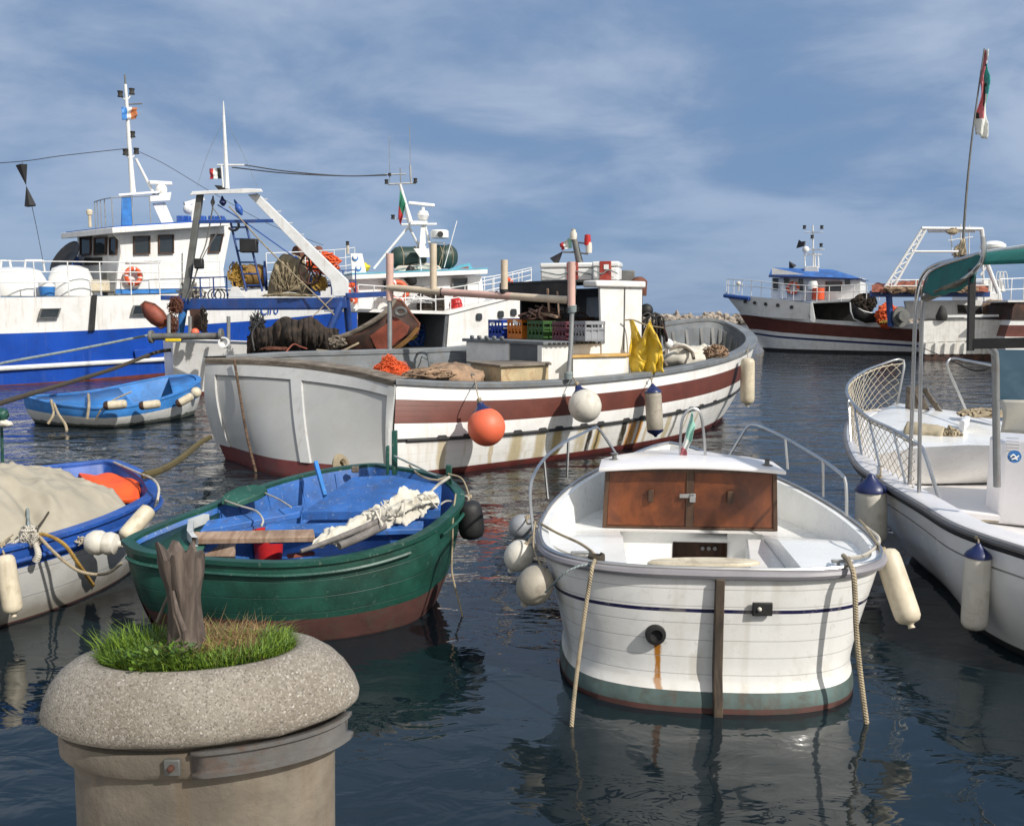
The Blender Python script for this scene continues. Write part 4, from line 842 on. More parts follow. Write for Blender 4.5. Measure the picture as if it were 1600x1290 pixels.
b = MB(); tangle(b, at(47, 838, 7.0), (.10, .05, .10), 22, .013, 8, 0); b.tube(cr([at(55, 848, 6.98), at(60, 865, 6.95), at(56, 876, 6.95)], 10), [.02 + .01 * i / 9 for i in range(10)], 8); single(b, 'rope_knot', M['rope_white'], 'frayed white rope knot on the near rim of the blue rimmed boat', 'rope', angle=75)
cable(px_path([(45, 838, 7.0), (70, 835, 7.0), (100, 850, 6.95), (122, 880, 7.0), (146, 914, 7.35)]), .015, M['rope_yellow'], 'yellow ochre rope curving down the side of the blue rimmed boat', n=40)
cable(px_path([(60, 836, 7.0), (80, 858, 6.95), (105, 880, 6.95), (130, 894, 7.0), (165, 896, 7.15), (190, 880, 7.4)]), .013, M['rope'], 'grey brown rope sagging below the yellow rope', n=40)
cable(px_path([(45, 836, 7.0), (20, 850, 6.95), (0, 880, 6.9), (-20, 905, 6.9)]), .014, M['rope_white'], 'pale rope running from the knot to the left edge', n=30)
cable(px_path([(45, 832, 7.05), (44, 812, 7.25), (43, 795, 7.5)]), .012, M['rope_grey'], 'short grey lashing going up over the tarpaulin', n=20)
cable(px_path([(40, 832, 7.05), (26, 815, 7.3), (18, 800, 7.5)]), .008, M['rope_grey'], 'thin lashing cord slanting left over the tarpaulin', n=20)
cable(px_path([(51, 832, 7.05), (66, 815, 7.25), (76, 800, 7.5)]), .009, M['rope_dk'], 'dark lashing cord slanting right over the tarpaulin', n=20)
cable(px_path([(178, 722, 9.6), (215, 738, 9.0), (238, 748, 8.7), (248, 762, 8.45), (246, 782, 8.3)]), .012, M['rope_white'], 'whitish rope laid along the bow rim of the blue rimmed boat', n=30)
cable(px_path([(225, 742, 8.9), (250, 735, 9.3), (280, 718, 10.6), (312, 692, 13.0), (328, 683, 14.8)]), .040, M['rope_mud'], 'thick algae covered mooring rope rising to the grey transom', n=40)

# ================================================================== small blue and white dinghy (mid left)
gF = [at(*p) for p in [(37, 621, 20.3), (70, 629, 19.7), (110, 636, 19.4), (165, 640, 19.2), (215, 634, 19.7), (258, 623, 20.4), (292, 610, 21.1), (312, 597, 21.9), (310, 590, 22.5), (296, 587, 22.8), (262, 589, 22.6), (218, 597, 22.1), (170, 607, 21.5), (125, 614, 21.1), (80, 618, 20.9), (50, 619, 20.7)]]
gFd = densify(gF, 4); nF = len(gFd); wF = inset(gFd, .18, 0.0)
tf = thing('dinghy', 'small white dinghy with broad blue band tied below the blue trawler', 'dinghy', V((sum(p.x for p in wF) / nF, sum(p.y for p in wF) / nF, 0)))
M['hullF'] = paint('chalky_white_hull', (.60, .60, .58), .5, .06, dirt=(.3, .28, .22), da=.4, uvdirt=((.05, .065, .05), .80, .86, .9))
hull('hull', tf, gFd, wF, [(0, .44, 0, 4), (.44, .97, 1, 5), (.97, 1, 2, 1)], [M['blue_light'], M['hullF'], M['black']], bulge=.06, below=.2)
rim('gunwale', tf, gFd, .10, .02, .04, M['blue_light'])
iF, jF = inset(gFd, .10), inset(gFd, .26, .22); b = MB(); b.loft([iF, jF]); b.build('inner_planking', M['blue_light'], tf); b = MB(); b.poly(jF); b.build('bottom_boards', M['dark'], tf)
b = MB(); b.loft([[iF[i] + V((0, 0, -.02)) for i in (0, 2, 4, 7, 10, 13, 16)], [iF[i] + V((0, 0, -.02)) for i in (63, 61, 59, 56, 53, 50, 47)]], closed=False); b.build('stern_deck', M['blue_light'], tf, solid=.03)
b = MB(); b.loft([[iF[i] + V((0, 0, -.02)) for i in (28, 26, 24, 22)], [iF[i] + V((0, 0, -.02)) for i in (31, 34, 37, 40)]], closed=False); b.build('bow_deck', M['blue_light'], tf, solid=.03)
FG = 'fenders tied along the small blue and white dinghy'
for (x, y, Y, L, ang, lb) in ((182, 632, 18.95, .42, 4, 'cream fender with dark end nearest the stern of the small dinghy'), (236, 632, 19.5, .40, 6, 'cream fender amidships on the small dinghy'), (290, 624, 20.6, .38, 30, 'cream fender near the bow of the small dinghy')):
    c = at(x, y, Y); d = V((math.cos(math.radians(ang)), .3, math.sin(math.radians(ang)))); fender('long_fender', c, .095, L, -d, M['cream'], lb, FG, tail=False, cap=None)
    b = MB(); dn = d.normalized(); b.lathe([(1e-4, -.05), (.06, -.045), (.095, 0), (.097, .05)], c - dn * (L / 2), V((0, 0, 1)).rotation_difference(dn).to_matrix(), 12); b.build('end_cap', M['rust_dark'], bpy.data.objects[[o.name for o in bpy.data.objects if o.get('label') == lb][0]])
c = at(306, 613, 21.3); b = MB(); b.ball(c, .13, 14); single(b, 'ball_fender', M['cream'], 'small round cream float at the bow of the small dinghy', 'fender')
for i, (pts, lb) in enumerate((([(80, 625, 19.6), (84, 645, 19.3), (75, 662, 19.2)], 'brown frayed lashing on the stern of the small dinghy, left strand'), ([(84, 630, 19.5), (92, 648, 19.2), (103, 665, 19.1), (105, 690, 18.6)], 'brown frayed lashing on the stern of the small dinghy, right strand'), ([(138, 616, 20.5), (139, 632, 19.2), (136, 655, 19.0)], 'brown rope tied vertically round the small dinghy'), ([(150, 655, 19.0), (158, 640, 18.9), (175, 626, 19.2), (205, 612, 20.4)], 'thin brown line slanting up the side of the small dinghy'))):
    cable(px_path(pts), .03 if i < 3 else .018, M['rope'], lb, n=16, seg=6)
cable(px_path([(-60, 655, 15.5), (0, 630, 17.5), (100, 600, 21), (180, 575, 24.0), (250, 549, 27.0), (300, 546, 28)]), .055, M['rope_dk'], 'thick dark mooring rope slanting across the blue hull', n=40)
cable(px_path([(-60, 585, 22), (0, 568, 23.5), (120, 546, 25.5), (235, 523, 27.2)]), .035, M['rope_grey'], 'pale blue grey mooring rope crossing the blue hull to the roller', n=30)

b = MB(); b.tube([at(4, 725, 11.5), at(2, 655, 11.5)], .018, 6); lump(b, at(4, 648, 11.5), (.07, .07, .09), 41)
single(b, 'marker_float', M['green_rim'], 'green float on a thin pole at the left picture edge', 'float', angle=80)
b = MB(); lump(b, at(8, 662, 11.4), (.09, .06, .05), 43); single(b, 'marker_rag', M['ball_white'], 'white rag tied below the green float at the left edge', 'rag', angle=80)
# ================================================================== big white and brown wooden workboat in the middle
gC = [at(*p) for p in [(620, 599, 13.4), (700, 603, 13.75), (780, 604, 14.2), (860, 601, 14.8), (940, 595, 15.5), (1020, 586, 16.5), (1090, 574, 17.6), (1140, 561, 18.8), (1170, 547, 20.1), (1180, 534, 21.2), (1170, 521, 22.5), (1142, 508, 23.2), (1105, 501, 23.3), (1060, 504, 22.8), (1010, 512, 22.1), (900, 530, 20.5), (720, 546, 18.4), (560, 552, 17.0), (450, 555, 16.4), (325, 563, 15.6)]]
PW = 6
gCd = crp(gC, PW); nC = len(gCd)
wpx = [(616, 752), (700, 741), (775, 731), (850, 721), (925, 710), (1000, 698), (1058, 686), (1096, 674), (1119, 662), (1128, 652), (1124, 645)]
wCc = [on(x, y, 0) for x, y in wpx] + [p for p in inset(gC, .55, 0.0)[11:]]
wCc[-1] = on(352, 716, 0); wCd = crp(wCc, PW)
OC = V((-.2, 15.2, 0))
tcb = thing('fishing_boat', 'white wooden fishing boat with brown band and grey transom in mid picture', 'fishing boat', OC)
uC = [0.0]
for i in range(1, nC): uC.append(uC[-1] + (gCd[i] - gCd[i - 1]).length)
def pxy(p):
    q = V(p) - V((0, 0, CH)); a = q.y * _c - q.z * _s; b_ = q.y * _s + q.z * _c
    return (800 + F * q.x / a, 645 - F * b_ / a)
def u_at(px):
    best = min(range(0, 9 * PW), key=lambda i: abs(pxy(gCd[i].lerp(wCd[i], .6))[0] - px)); return uC[best]
YB, DK, OR_, TN = (.42, .31, .13), (.035, .028, .018), (.50, .23, .05), (.47, .40, .26)
stn = []
for px, w, col, am in ((690, .09, TN, .65), (760, .05, YB, .5), (806, .08, DK, .85), (800, .16, TN, .8), (842, .07, DK, .75), (836, .15, TN, .75), (872, .13, YB, .7), (912, .07, DK, .95), (905, .16, TN, .6), (936, .12, YB, .7), (930, .04, DK, .6), (968, .10, DK, .95), (985, .16, OR_, .9), (996, .08, OR_, .8), (1010, .06, YB, .5), (1052, .07, DK, .55), (1046, .12, TN, .7), (1072, .05, YB, .5), (1090, .08, TN, .6)):
    stn.append((u_at(px), .585, 1.16, w * 1.1, col, min(1, am * 1.35)))
M['hullC'] = paint('white_plank_hull', (.74, .735, .715), .45, .05, vs=1.2, dirt=(.45, .39, .29), da=.35, ds=1.8, bump=.12, planks=11, gw=.02, stains=stn, streak=(.46, .38, .24), sa=.5)
M['hullC_top'] = paint('white_sheer_plank', (.76, .755, .74), .45, .05, dirt=(.45, .38, .3), da=.3, bump=.12, streak=(.42, .3, .2), sa=.25)
M['maroonC'] = paint('brown_band_planks', (.125, .034, .023), .5, .1, dirt=(.07, .025, .018), da=.4, planks=18, gw=.03, bump=.12)
hull('hull', tcb, gCd, wCd, [(0, .16, 0, 2), (.16, .405, 1, 3), (.405, .56, 2, 2), (.56, .60, 3, 1), (.60, .925, 4, 5), (.925, 1.0, 5, 1)], [M['hullC_top'], M['maroonC'], M['hullC_top'], M['black'], M['hullC'], M['red_bottom']], bulge=.10, below=.3, open_=True)
# proud rubbing strake with scupper lugs
b = MB(); strk = [g.lerp(w, .58) + (g - c).normalized() * .12 for g, w, c in zip(gCd, wCd, inset(gCd, 1.0))][: 10 * PW]
b.tube(strk[1:], .022, 6); b.build('rub_strake', M['black'], tcb)
lugs = sorted(set(min(range(2, 10 * PW), key=lambda i: abs(pxy(strk[min(i, len(strk) - 1)])[0] - px)) for px in (692, 727, 806, 845, 880, 912, 941, 973, 1004, 1056, 1078, 1099, 1118)))
for i in lugs:
    i = min(i, len(strk) - 2); t_ = (strk[i + 1] - strk[i - 1]).normalized(); b = MB(); R = Matrix((t_, V((t_.y, -t_.x, 0)), V((0, 0, 1)))).transposed()
    b.box(strk[i] + V((0, 0, .035)), (.20, .05, .05), R, taper=.6); b.build('scupper_lug', M['black'], tcb, bevel=.006)
# gunwale cap (grey) round the sides and bow
def cap_open(name, line, w_in, w_out, h, mat, par, rad=0):
    cl = inset(line + [line[-1].lerp(line[0], .5)], w_in)[:-1]; ol = inset(line + [line[-1].lerp(line[0], .5)], -w_out)[:-1]; up = V((0, 0, h))
    b = MB(); rs = [ol, [p + up for p in ol], [p + up for p in cl], cl, ol]; b.loft(rs, closed=False); return b.build(name, mat, par, bevel=.012)
cap_open('gunwale_cap', [p + V((0, 0, -.02)) for p in gCd], .22, .05, .09, M['grey'], tcb)
# bulwark inside, deck, ribs
lp = gCd; inC = inset(lp, .20); dC = inset(lp, .34, .98)
b = MB(); b.loft([inC, [V((p.x, p.y, p.z - .16)) for p in inset(lp, .22)], [V((p.x, p.y, p.z - .17)) for p in inset(lp, .27)], dC]); b.build('bulwark', M['grey'], tcb)
b = MB(); b.poly(dC); b.build('deck', M['dark'] if False else paint('worn_grey_deck', (.13, .125, .115), .8, .2, dirt=(.06, .05, .04), da=.5), tcb)
for i in range(8 * PW, 15 * PW, 3):
    t_ = (gCd[(i + 1) % nC] - gCd[i - 1]).normalized(); nr = V((-t_.y, t_.x, 0)); b = MB(); b.bar(inset(lp, .24)[i] + V((0, 0, -.18)), dC[i] + nr * .10, .09, .09, nr); b.build('rib', paint('weathered_rib', (.20, .20, .195), .75, .15, dirt=(.1, .09, .07), da=.5) if 'weathered_rib' not in bpy.data.materials else bpy.data.materials['weathered_rib'], tcb, bevel=.01)
# transom: recessed grey panels in a proud frame
T2, T1 = gCd[-1], gCd[0]; top = crp([at(325, 565, 15.6), at(400, 567, 15.1), at(480, 573, 14.55), at(560, 585, 13.95), at(620, 600, 13.4)], 10)
bot = crp([on(360, 718, 0), on(425, 742, 0), on(500, 752, 0), on(570, 755, 0), on(616, 754, 0)], 10)
bot[0] = wCd[-1].copy(); bot[-1] = wCd[0].copy(); nt = (T1 - T2).cross(V((0, 0, 1))).normalized(); nt = nt if nt.y < 0 else -nt
def tr(u, v, off=0):
    k = u * 40; i = int(min(39, k)); f = k - i; a = top[i].lerp(top[i + 1], f); c = bot[i].lerp(bot[i + 1], f)
    p = a.lerp(c, v) + nt * (off + .05 * math.sin(math.pi * v))
    if u < .12: p = p + (a - T2) * 0 + (T2 - T1).normalized() * .16 * math.sin(math.pi * v) * (1 - u / .12)
    return p
M['transom'] = paint('grey_transom_panel', (.37, .372, .365), .5, .06, vs=1.0, dirt=(.30, .285, .24), da=.45, ds=2.0, bump=.1)
M['transom_f'] = paint('light_transom_frame', (.44, .445, .44), .45, .05, dirt=(.36, .34, .30), da=.3, streak=(.3, .24, .18), sa=.3)
b = MB()
for j in range(20):
    for i in range(40):
        b.face([b.vert(tr(x / 40, y / 20, .0), (x / 40, y / 20)) for x, y in ((i, j), (i + 1, j), (i + 1, j + 1), (i, j + 1))], 0 if j < 17 else 1)
for i in range(40): b.face([b.vert(p) for p in (tr(i / 40, 1), tr((i + 1) / 40, 1), tr((i + 1) / 40, 1) + V((0, .3, -.4)), tr(i / 40, 1) + V((0, .3, -.4)))], 1)
b.build('transom', [M['transom'], M['red_bottom']], tcb, angle=60)
def strip(name, u0, u1, v0, v1, off, mat, nu=20, nv=10):
    b = MB(); lo = [[tr(u0 + (u1 - u0) * i / nu, v0 + (v1 - v0) * j / nv, .002) for j in range(nv + 1)] for i in range(nu + 1)]; hi = [[tr(u0 + (u1 - u0) * i / nu, v0 + (v1 - v0) * j / nv, off) for j in range(nv + 1)] for i in range(nu + 1)]
    b.grid(lambda u, v: hi[int(round(u * nu))][int(round(v * nv))], nu, nv)
    edge = [(i, 0) for i in range(nu)] + [(nu, j) for j in range(nv)] + [(i, nv) for i in range(nu, 0, -1)] + [(0, j) for j in range(nv, 0, -1)]
    for k, (i, j) in enumerate(edge): i2, j2 = edge[(k + 1) % len(edge)]; b.face([b.vert(p) for p in (lo[i][j], lo[i2][j2], hi[i2][j2], hi[i][j])])
    return b.build(name, mat, tcb, angle=40)
strip('transom_frame', 0, 1, .0, .13, .045, M['transom_f'], 40, 2)
strip('transom_frame', 0, .045, .13, .85, .045, M['transom_f'], 2, 14); strip('transom_frame', .955, 1.0, .13, .85, .045, M['transom_f'], 2, 12); strip('transom_frame', .425, .475, .13, .85, .045, M['transom_f'], 2, 12)
b = MB(); tl = [p + V((0, 0, .03)) for p in top]; b.loft([[p + nt * .07 + V((0, 0, -.06)) for p in tl], [p + nt * .07 + V((0, 0, .03)) for p in tl], [p - nt * .28 + V((0, 0, .05)) for p in tl], [p - nt * .28 + V((0, 0, -.06)) for p in tl]], closed=False); b.build('transom_cap', M['wood_rail'], tcb, bevel=.01)
cable([tr(.165, 0, .10) + V((0, -.02, .05)), tr(.168, .3, .07), tr(.175, .7, .08), tr(.18, 1.0, .06) + V((0, 0, -.05))], .022, woodmat('rusty_chain_rope', (.16, .10, .06), (.05, .03, .02), .9), 'rust brown rope hanging down the grey transom', n=24)
b = MB(); b.lathe([(.10, -.05), (.17, -.03), (.19, 0), (.17, .03), (.10, .05), (.075, 0), (.10, -.05)], at(533, 728, 12.9), Matrix.Rotation(1.3, 3, 'Y') @ Matrix.Rotation(.4, 3, 'X'), 20); single(b, 'rope_ring', M['rope'], 'worn rope ring fender hanging low on the grey transom', 'rope ring')

# ------------------------------ deck house and engine casing
eC, wC_ = V((.81, .587, 0)), V((-.587, .81, 0))
def BX(o, l0, l1, w0, w1, z0, z1): # block in boat axes from corner o
    q = [o + eC * l0 + wC_ * w0, o + eC * l1 + wC_ * w0, o + eC * l1 + wC_ * w1, o + eC * l0 + wC_ * w1]
    return [V((p.x, p.y, z0)) for p in q], [V((p.x, p.y, z1)) for p in q]
c0 = V((.56, 15.75, 0))
b = MB(); b.hexa(*BX(c0, 0, 1.32, 0, 2.5, .98, 1.93)); b.build('engine_casing', M['white'], tcb, bevel=.01)
b = MB(); b.hexa(*BX(c0, -.06, 1.38, -.06, 2.56, 1.932, 1.99)); b.build('casing_lid', M['grey'], tcb, bevel=.008)
b = MB(); b.hexa(*BX(c0, -.022, -.002, .16, .98, 1.15, 1.925)); b.build('casing_door', M['grey_d'], tcb, bevel=.004)
for w0 in (0, 1.0): b = MB(); b.hexa(*BX(c0, -.045, -.003, w0, w0 + .13, .98, 1.929)); b.build('corner_post', M['white'], tcb, bevel=.006)
for k in range(12):
    b = MB(); b.hexa(*BX(c0, .05 + .105 * k, .10 + .105 * k, -.085, -.062, 1.94, 1.97)); b.build('lid_cleat', M['dark'], tcb)
for k in range(5): b = MB(); b.hexa(*BX(c0, -.085, -.03, 1.15 + k * .25, 1.25 + k * .25, 1.992, 2.06)); b.build('lid_lug', M['grey'], tcb, bevel=.02)
wh0 = c0 + eC * 1.34 + wC_ * .0
wp = M['white']
def house(name, quadb, quadt, mat, **k): b = MB(); b.hexa(quadb, quadt); return b.build(name, mat, tcb, **k)
# near side wall, far side wall, front wall with an opening, roof
B0, T0 = BX(wh0, 0.02, .98, -.04, .02, .98, 2.955); house('house_wall', B0, [p + eC * (-.10 if i in (0, 3) else 0) for i, p in enumerate(T0)], wp, bevel=.01)
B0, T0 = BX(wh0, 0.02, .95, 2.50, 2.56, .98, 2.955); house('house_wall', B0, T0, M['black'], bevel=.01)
for (w0, w1, z0, z1) in ((.02, .45, .98, 2.98), (1.5, 2.5, .98, 2.98), (.45, 1.5, .98, 2.40), (.45, 1.5, 2.80, 2.98)): house('house_front', *BX(wh0, .90, .95, w0, w1, z0, z1), M['grey_d'])
b = MB(); b.hexa(*BX(wh0, .91, .93, .45, 1.5, 2.40, 2.80)); b.build('front_window', paint('sky_toned_window', (.30, .36, .44), .25, .1), tcb)  # opaque pane; the sky seen through it is put into its colour
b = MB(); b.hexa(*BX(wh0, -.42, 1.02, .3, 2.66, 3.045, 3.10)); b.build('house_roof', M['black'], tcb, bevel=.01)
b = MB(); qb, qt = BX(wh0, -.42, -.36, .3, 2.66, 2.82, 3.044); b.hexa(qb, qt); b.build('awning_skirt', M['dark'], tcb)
b = MB(); b.hexa(*BX(wh0, -.22, 1.02, -.10, .29, 2.958, 3.08)); b.build('roof_edge', M['white'], tcb, bevel=.03)
b = MB(); b.tube([wh0 + eC * .52 + wC_ * -.05 + V((0, 0, z)) for z in (1.80, 2.95)], .012, 6); b.build('side_rail', M['galv_d'], tcb)
b = MB(); b.hexa(*BX(wh0, .02, .08, .02, 2.5, .98, 1.93)); b.build('house_sill', M['grey'], tcb)
for k, (w_, l_) in enumerate(((.7, .5), (1.5, .55), (2.1, .4), (1.1, .6))):      # shelves, wheel and gauges in the open house
    b = MB(); b.box(wh0 + eC * l_ + wC_ * w_ + V((0, 0, 2.2 + .1 * (k % 2))), (.28, .2, .22)); b.build('instrument_box', [M['grey_d'], M['wood_frame'], M['galv_d'], M['rust_dark']][k], tcb, bevel=.01)
b = MB(); b.tube([wh0 + eC * .3 + wC_ * 1.0 + V((.25 * math.cos(a), .05, 2.25 + .25 * math.sin(a))) for a in [i * .3 for i in range(21)]], .015, 6, closed=True); b.build('steering_wheel', M['wood_frame'], tcb)
for k in range(3): b = MB(); b.lathe([(.07, 0), (.07, .03), (1e-4, .03)], wh0 + eC * .88 + wC_ * (1.75 + .25 * k) + V((0, 0, 2.55)), Matrix.Rotation(math.pi / 2, 3, 'X'), 12); b.build('gauge', M['galv'], tcb)
# hatch boxes on the near deck
b = MB(); hb = [at(735, 600, 15.95), at(783, 600, 14.8), at(857, 600, 15.4), at(850, 600, 16.3)]
H0 = [V((p.x, p.y, 1.0)) for p in hb]; H1 = [V((p.x, p.y, 1.60)) for p in hb]; b.hexa(H0, H1)
M['rusty_cream'] = paint('rust_stained_cream', (.50, .40, .24), .6, .12, dirt=(.28, .11, .035), da=.7, ds=5, chips=(.05, .03, .02), ca=.6); b.build('hatch_box', M['rusty_cream'], tcb, bevel=.01)
b = MB(); b.hexa([V((p.x, p.y, 1.602)) for p in inset(hb, -.05)], [V((p.x, p.y, 1.64)) for p in inset(hb, -.05)]); b.build('hatch_lid', M['wood_rail'], tcb, bevel=.006)
hb = [at(895, 600, 15.75), at(975, 600, 16.35), at(985, 590, 16.8), at(905, 595, 16.4)]
b = MB(); b.hexa([V((p.x, p.y, 1.0)) for p in hb], [V((p.x, p.y, 1.70)) for p in hb]); b.build('locker', M['white'], tcb, bevel=.01)
b = MB(); b.hexa([V((p.x, p.y, 1.702)) for p in inset(hb, -.05)], [V((p.x, p.y, 1.75)) for p in inset(hb, -.05)]); b.build('locker_lid', paint('ochre_lid', (.47, .28, .08), .6, .15, dirt=(.5, .45, .35), da=.5), tcb, bevel=.008)
# roof mast with lamps
b = MB(); r0 = wh0 + eC * .3 + wC_ * 1.35
b.tube([at(906, 412, 17.65), at(897, 372, 17.65)], [.075, .055], 10); b.build('roof_mast', M['galv_d'], tcb)
b = MB(); b.tube(px_path([(880, 394, 17.70), (898, 394, 17.65), (918, 397, 17.55), (921, 388, 17.55)]), .018, 6); b.tube(px_path([(902, 379, 17.65), (912, 380, 17.60), (920, 377, 17.55)]), .018, 6); b.build('lamp_arm', M['galv_d'], tcb)
b = MB(); c = at(896, 368, 17.65); b.lathe([(.07, -.08), (.07, .04), (.05, .07), (.045, .11), (.055, .12), (1e-4, .13)], c, None, 12); b.build('masthead_lamp', M['ball_white'], tcb)
b = MB(); b.lathe([(.06, -.10), (.065, .0), (.055, .10), (1e-4, .11)], at(918, 375, 17.55), None, 12); b.build('port_lamp', M['red'], tcb)
b = MB(); b.lathe([(.06, -.10), (.065, .0), (.055, .10), (1e-4, .11)], at(920, 387, 17.55), None, 12); b.build('lower_lamp', M['ball_white'], tcb)
flag('flag', px_path([(893, 370, 17.65), (874, 382, 17.75), (877, 391, 17.75), (894, 387, 17.65)]), [M['flag_pale'], M['flag_white'], M['flag_red']], 'small faded green white red flag on the roof mast of the middle boat', fold=.03)
b = MB(); d = (at(880, 392, 17.75) - at(868, 406, 17.75)); b.lathe([(1e-4, 0), (.10, .26), (.11, .28), (1e-4, .28)], at(880, 392, 17.75), V((0, 0, 1)).rotation_difference(-d.normalized()).to_matrix(), 4); single(b, 'signal_cone', M['signal'], 'black signal cone hanging below the roof mast flag', 'signal cone', flat=True)
# boxes on the roof
def raft_case(c, L, lb, bands):
    t = thing('raft_case', lb, 'case', c, 'white cases with red bands on the wheelhouse roof')
    dx = V((1, -.25, 0)).normalized(); R = Matrix((dx, V((.25, 1, 0)).normalized(), V((0, 0, 1)))).transposed()
    b = MB(); b.box(V(c) + V((0, 0, .12)), (L, .55, .24), R); b.build('body', M['white_clean'], t, bevel=.03)
    b = MB(); b.box(V(c) + V((0, 0, .295)), (L + .03, .58, .10), R); b.build('lid', M['white_clean'], t, bevel=.03)
    for q in bands:
        b = MB(); b.box(V(c) + dx * q + V((0, 0, .17)), (.22, .60, .355), R); b.build('red_band', M['rust_red'] if False else paint('red_label', (.33, .035, .022), .5, .1, dirt=(.5, .4, .36), da=.3) if 'red_label' not in bpy.data.materials else bpy.data.materials['red_label'], t, bevel=.01)
        b = MB(); b.box(V(c) + dx * (q + .02) + R @ V((0, -.305, .24)), (.09, .012, .09), R); b.build('label', M['white_clean'], t)
    b = MB(); b.tube(cr([V(c) + dx * (x * L * .5) + R @ V((0, -.32, .15 + .04 * math.sin(x * 5))) for x in (-1, -.6, -.2, .2, .6, 1)], 30), .012, 5); b.build('lashing', M['rope_grey'], t)
raft_case(V((at(889, 438, 17.7).x, 17.7, 3.102)), 1.02, 'longer white case with red band on the wheelhouse roof', [.12])
raft_case(V((at(949, 440, 17.2).x, 17.2, 3.102)), .48, 'short white case with red band at the roof edge', [.0])
# mast frame of faded pipes
PF = tcb
b = MB(); b.tube([at(609, 549, 17.3), at(609, 470, 17.3)], .045, 10); b.build('frame_post', M['galv'], PF)
b = MB(); b.tube([at(609, 470, 17.3), at(609, 396, 17.3)], .072, 12); b.build('pipe_sleeve', M['pvc_pink'], PF)
b = MB(); b.tube([at(606, 449, 17.3), at(690, 456, 16.7)], .065, 12); b.build('crossbar', M['pvc_cream'], PF)
b = MB(); b.tube([at(690, 456, 16.7), at(800, 463, 15.8)], .066, 12); b.build('crossbar', M['pvc_pink'], PF)
b = MB(); b.tube([at(800, 463, 15.8), at(892, 469, 15.1)], .064, 12); b.build('crossbar', M['pvc_cream'], PF)
b = MB(); b.tube([at(677, 455, 16.8), at(677, 381, 16.8)], .066, 12); b.build('pipe_sleeve', M['pvc_cream'], PF)
b = MB(); b.tube([at(788, 462, 15.9), at(788, 406, 15.9)], .062, 12); b.build('pipe_sleeve', M['pvc_cream'], PF)
for x, y, Y in ((788, 455, 15.9), (690, 456, 16.7), (776, 461, 16.0), (888, 468, 15.1)): b = MB(); b.tube([at(x - 2, y, Y), at(x + 2, y + .3, Y)] if x != 788 else [at(x, y - 3, Y), at(x, y + 4, Y)], .074, 12); b.build('joint_band', M['black'], PF)
b = MB(); b.tube([at(893, 480, 15.0), at(893, 409, 15.0)], .064, 12); b.build('pipe_sleeve', M['pvc_pink'], PF)
b = MB(); b.tube([at(888, 592, 14.9), at(892, 540, 15.0), at(894, 478, 15.0)], .040, 10); b.build('frame_post', M['galv'], PF)
b = MB(); lash(b, at(894, 483, 15.0), .06, .016, 4, h=.12); lash(b, at(888, 587, 14.9), .055, .016, 5, h=.12); single(b, 'rope_lashing', M['rope_grey'], 'grey rope turns lashed round the right pipe post', 'rope')
# crates in a row on the casing lid
CG = 'fish crates in a row on the engine casing'
def crate(c, size, mat, lb, slats=4, grid=True):
    t = thing('fish_crate', lb, 'crate', c, CG); R = Matrix((V((.60, -.80, 0)), V((.80, .60, 0)), V((0, 0, 1)))).transposed(); sx, sy, sz = size; c = V(c)
    def bx(b, x, y, z, a, d, h): b.box(c + R @ V((x, y, z)), (a, d, h), R)
    b = MB(); bx(b, 0, 0, .012, sx, sy, .024); th = .012
    for y in (-sy / 2, sy / 2):
        bx(b, 0, y, sz * .16, sx, th, sz * .22); bx(b, 0, y, sz * .60, sx, th, sz * .16)
        for k in range(5): bx(b, -sx / 2 + sx * k / 4, y, sz / 2, .028, th * 1.7, sz - .006)
    for x in (-sx / 2, sx / 2):
        bx(b, x, 0, sz * .25, th, sy - .02, sz * .4); bx(b, x, 0, sz * .62, th, sy - .02, sz * .12)
        for k in range(4): bx(b, x, -sy / 2 + sy * k / 3, sz / 2 - .003, th * 1.7, .026, sz - .012)
    bx(b, 0, 0, .04, sx - .03, sy - .03, .03); bx(b, 0, 0, sz * .45, sx - .03, sy - .03, .05)
    b.build('body', mat, t)
    b = MB()
    for y in (-sy / 2, sy / 2): bx(b, 0, y, sz - .03, sx + .03, .03, .065)
    for x in (-sx / 2, sx / 2): bx(b, x, 0, sz - .031, .03, sy + .024, .062)
    b.build('rim', mat, t, bevel=.004)
    return t, R
row0, row1 = V((-.13, 18.1, 1.993)), V((1.42, 16.10, 1.993))
tks = []
for q, mt, lb, sz in ((.0, 'crate_blue', 'blue fish crate with white tag at the left end of the row', (.44, .5, .36)), (.25, 'crate_orange', 'orange fish crate second in the row', (.44, .5, .37)), (.50, 'crate_green', 'dark green fish crate in the middle of the row', (.46, .5, .35)), (.76, 'crate_red', 'maroon mesh crate between green and grey crates', (.36, .45, .34)), (.97, 'crate_grey', 'grey crate nearest the white wheelhouse wall', (.34, .45, .35))):
    tks.append(crate(row0.lerp(row1, q), sz, M[mt], lb))
t0, R0 = tks[0]; b = MB(); b.box(row0 + R0 @ V((-.08, -.27, .29)), (.12, .006, .05), R0); b.build('tag', M['white_clean'], t0)
b = MB(); b.box(row0.lerp(row1, .25) + R0 @ V((.05, -.275, .31)), (.16, .008, .07), R0 @ Matrix.Rotation(.3, 3, 'Y')); b.build('tag', M['white_clean'], tks[1][0])
b = MB(); bc = row0.lerp(row1, .45); tangle(b, bc + V((0, 0, .36)), (.5, .25, .30), 18, .022, 12, 1); single(b, 'brown_gear', M['rust_dark'], 'brown rope and timber gear heaped over the crates', 'fishing gear')
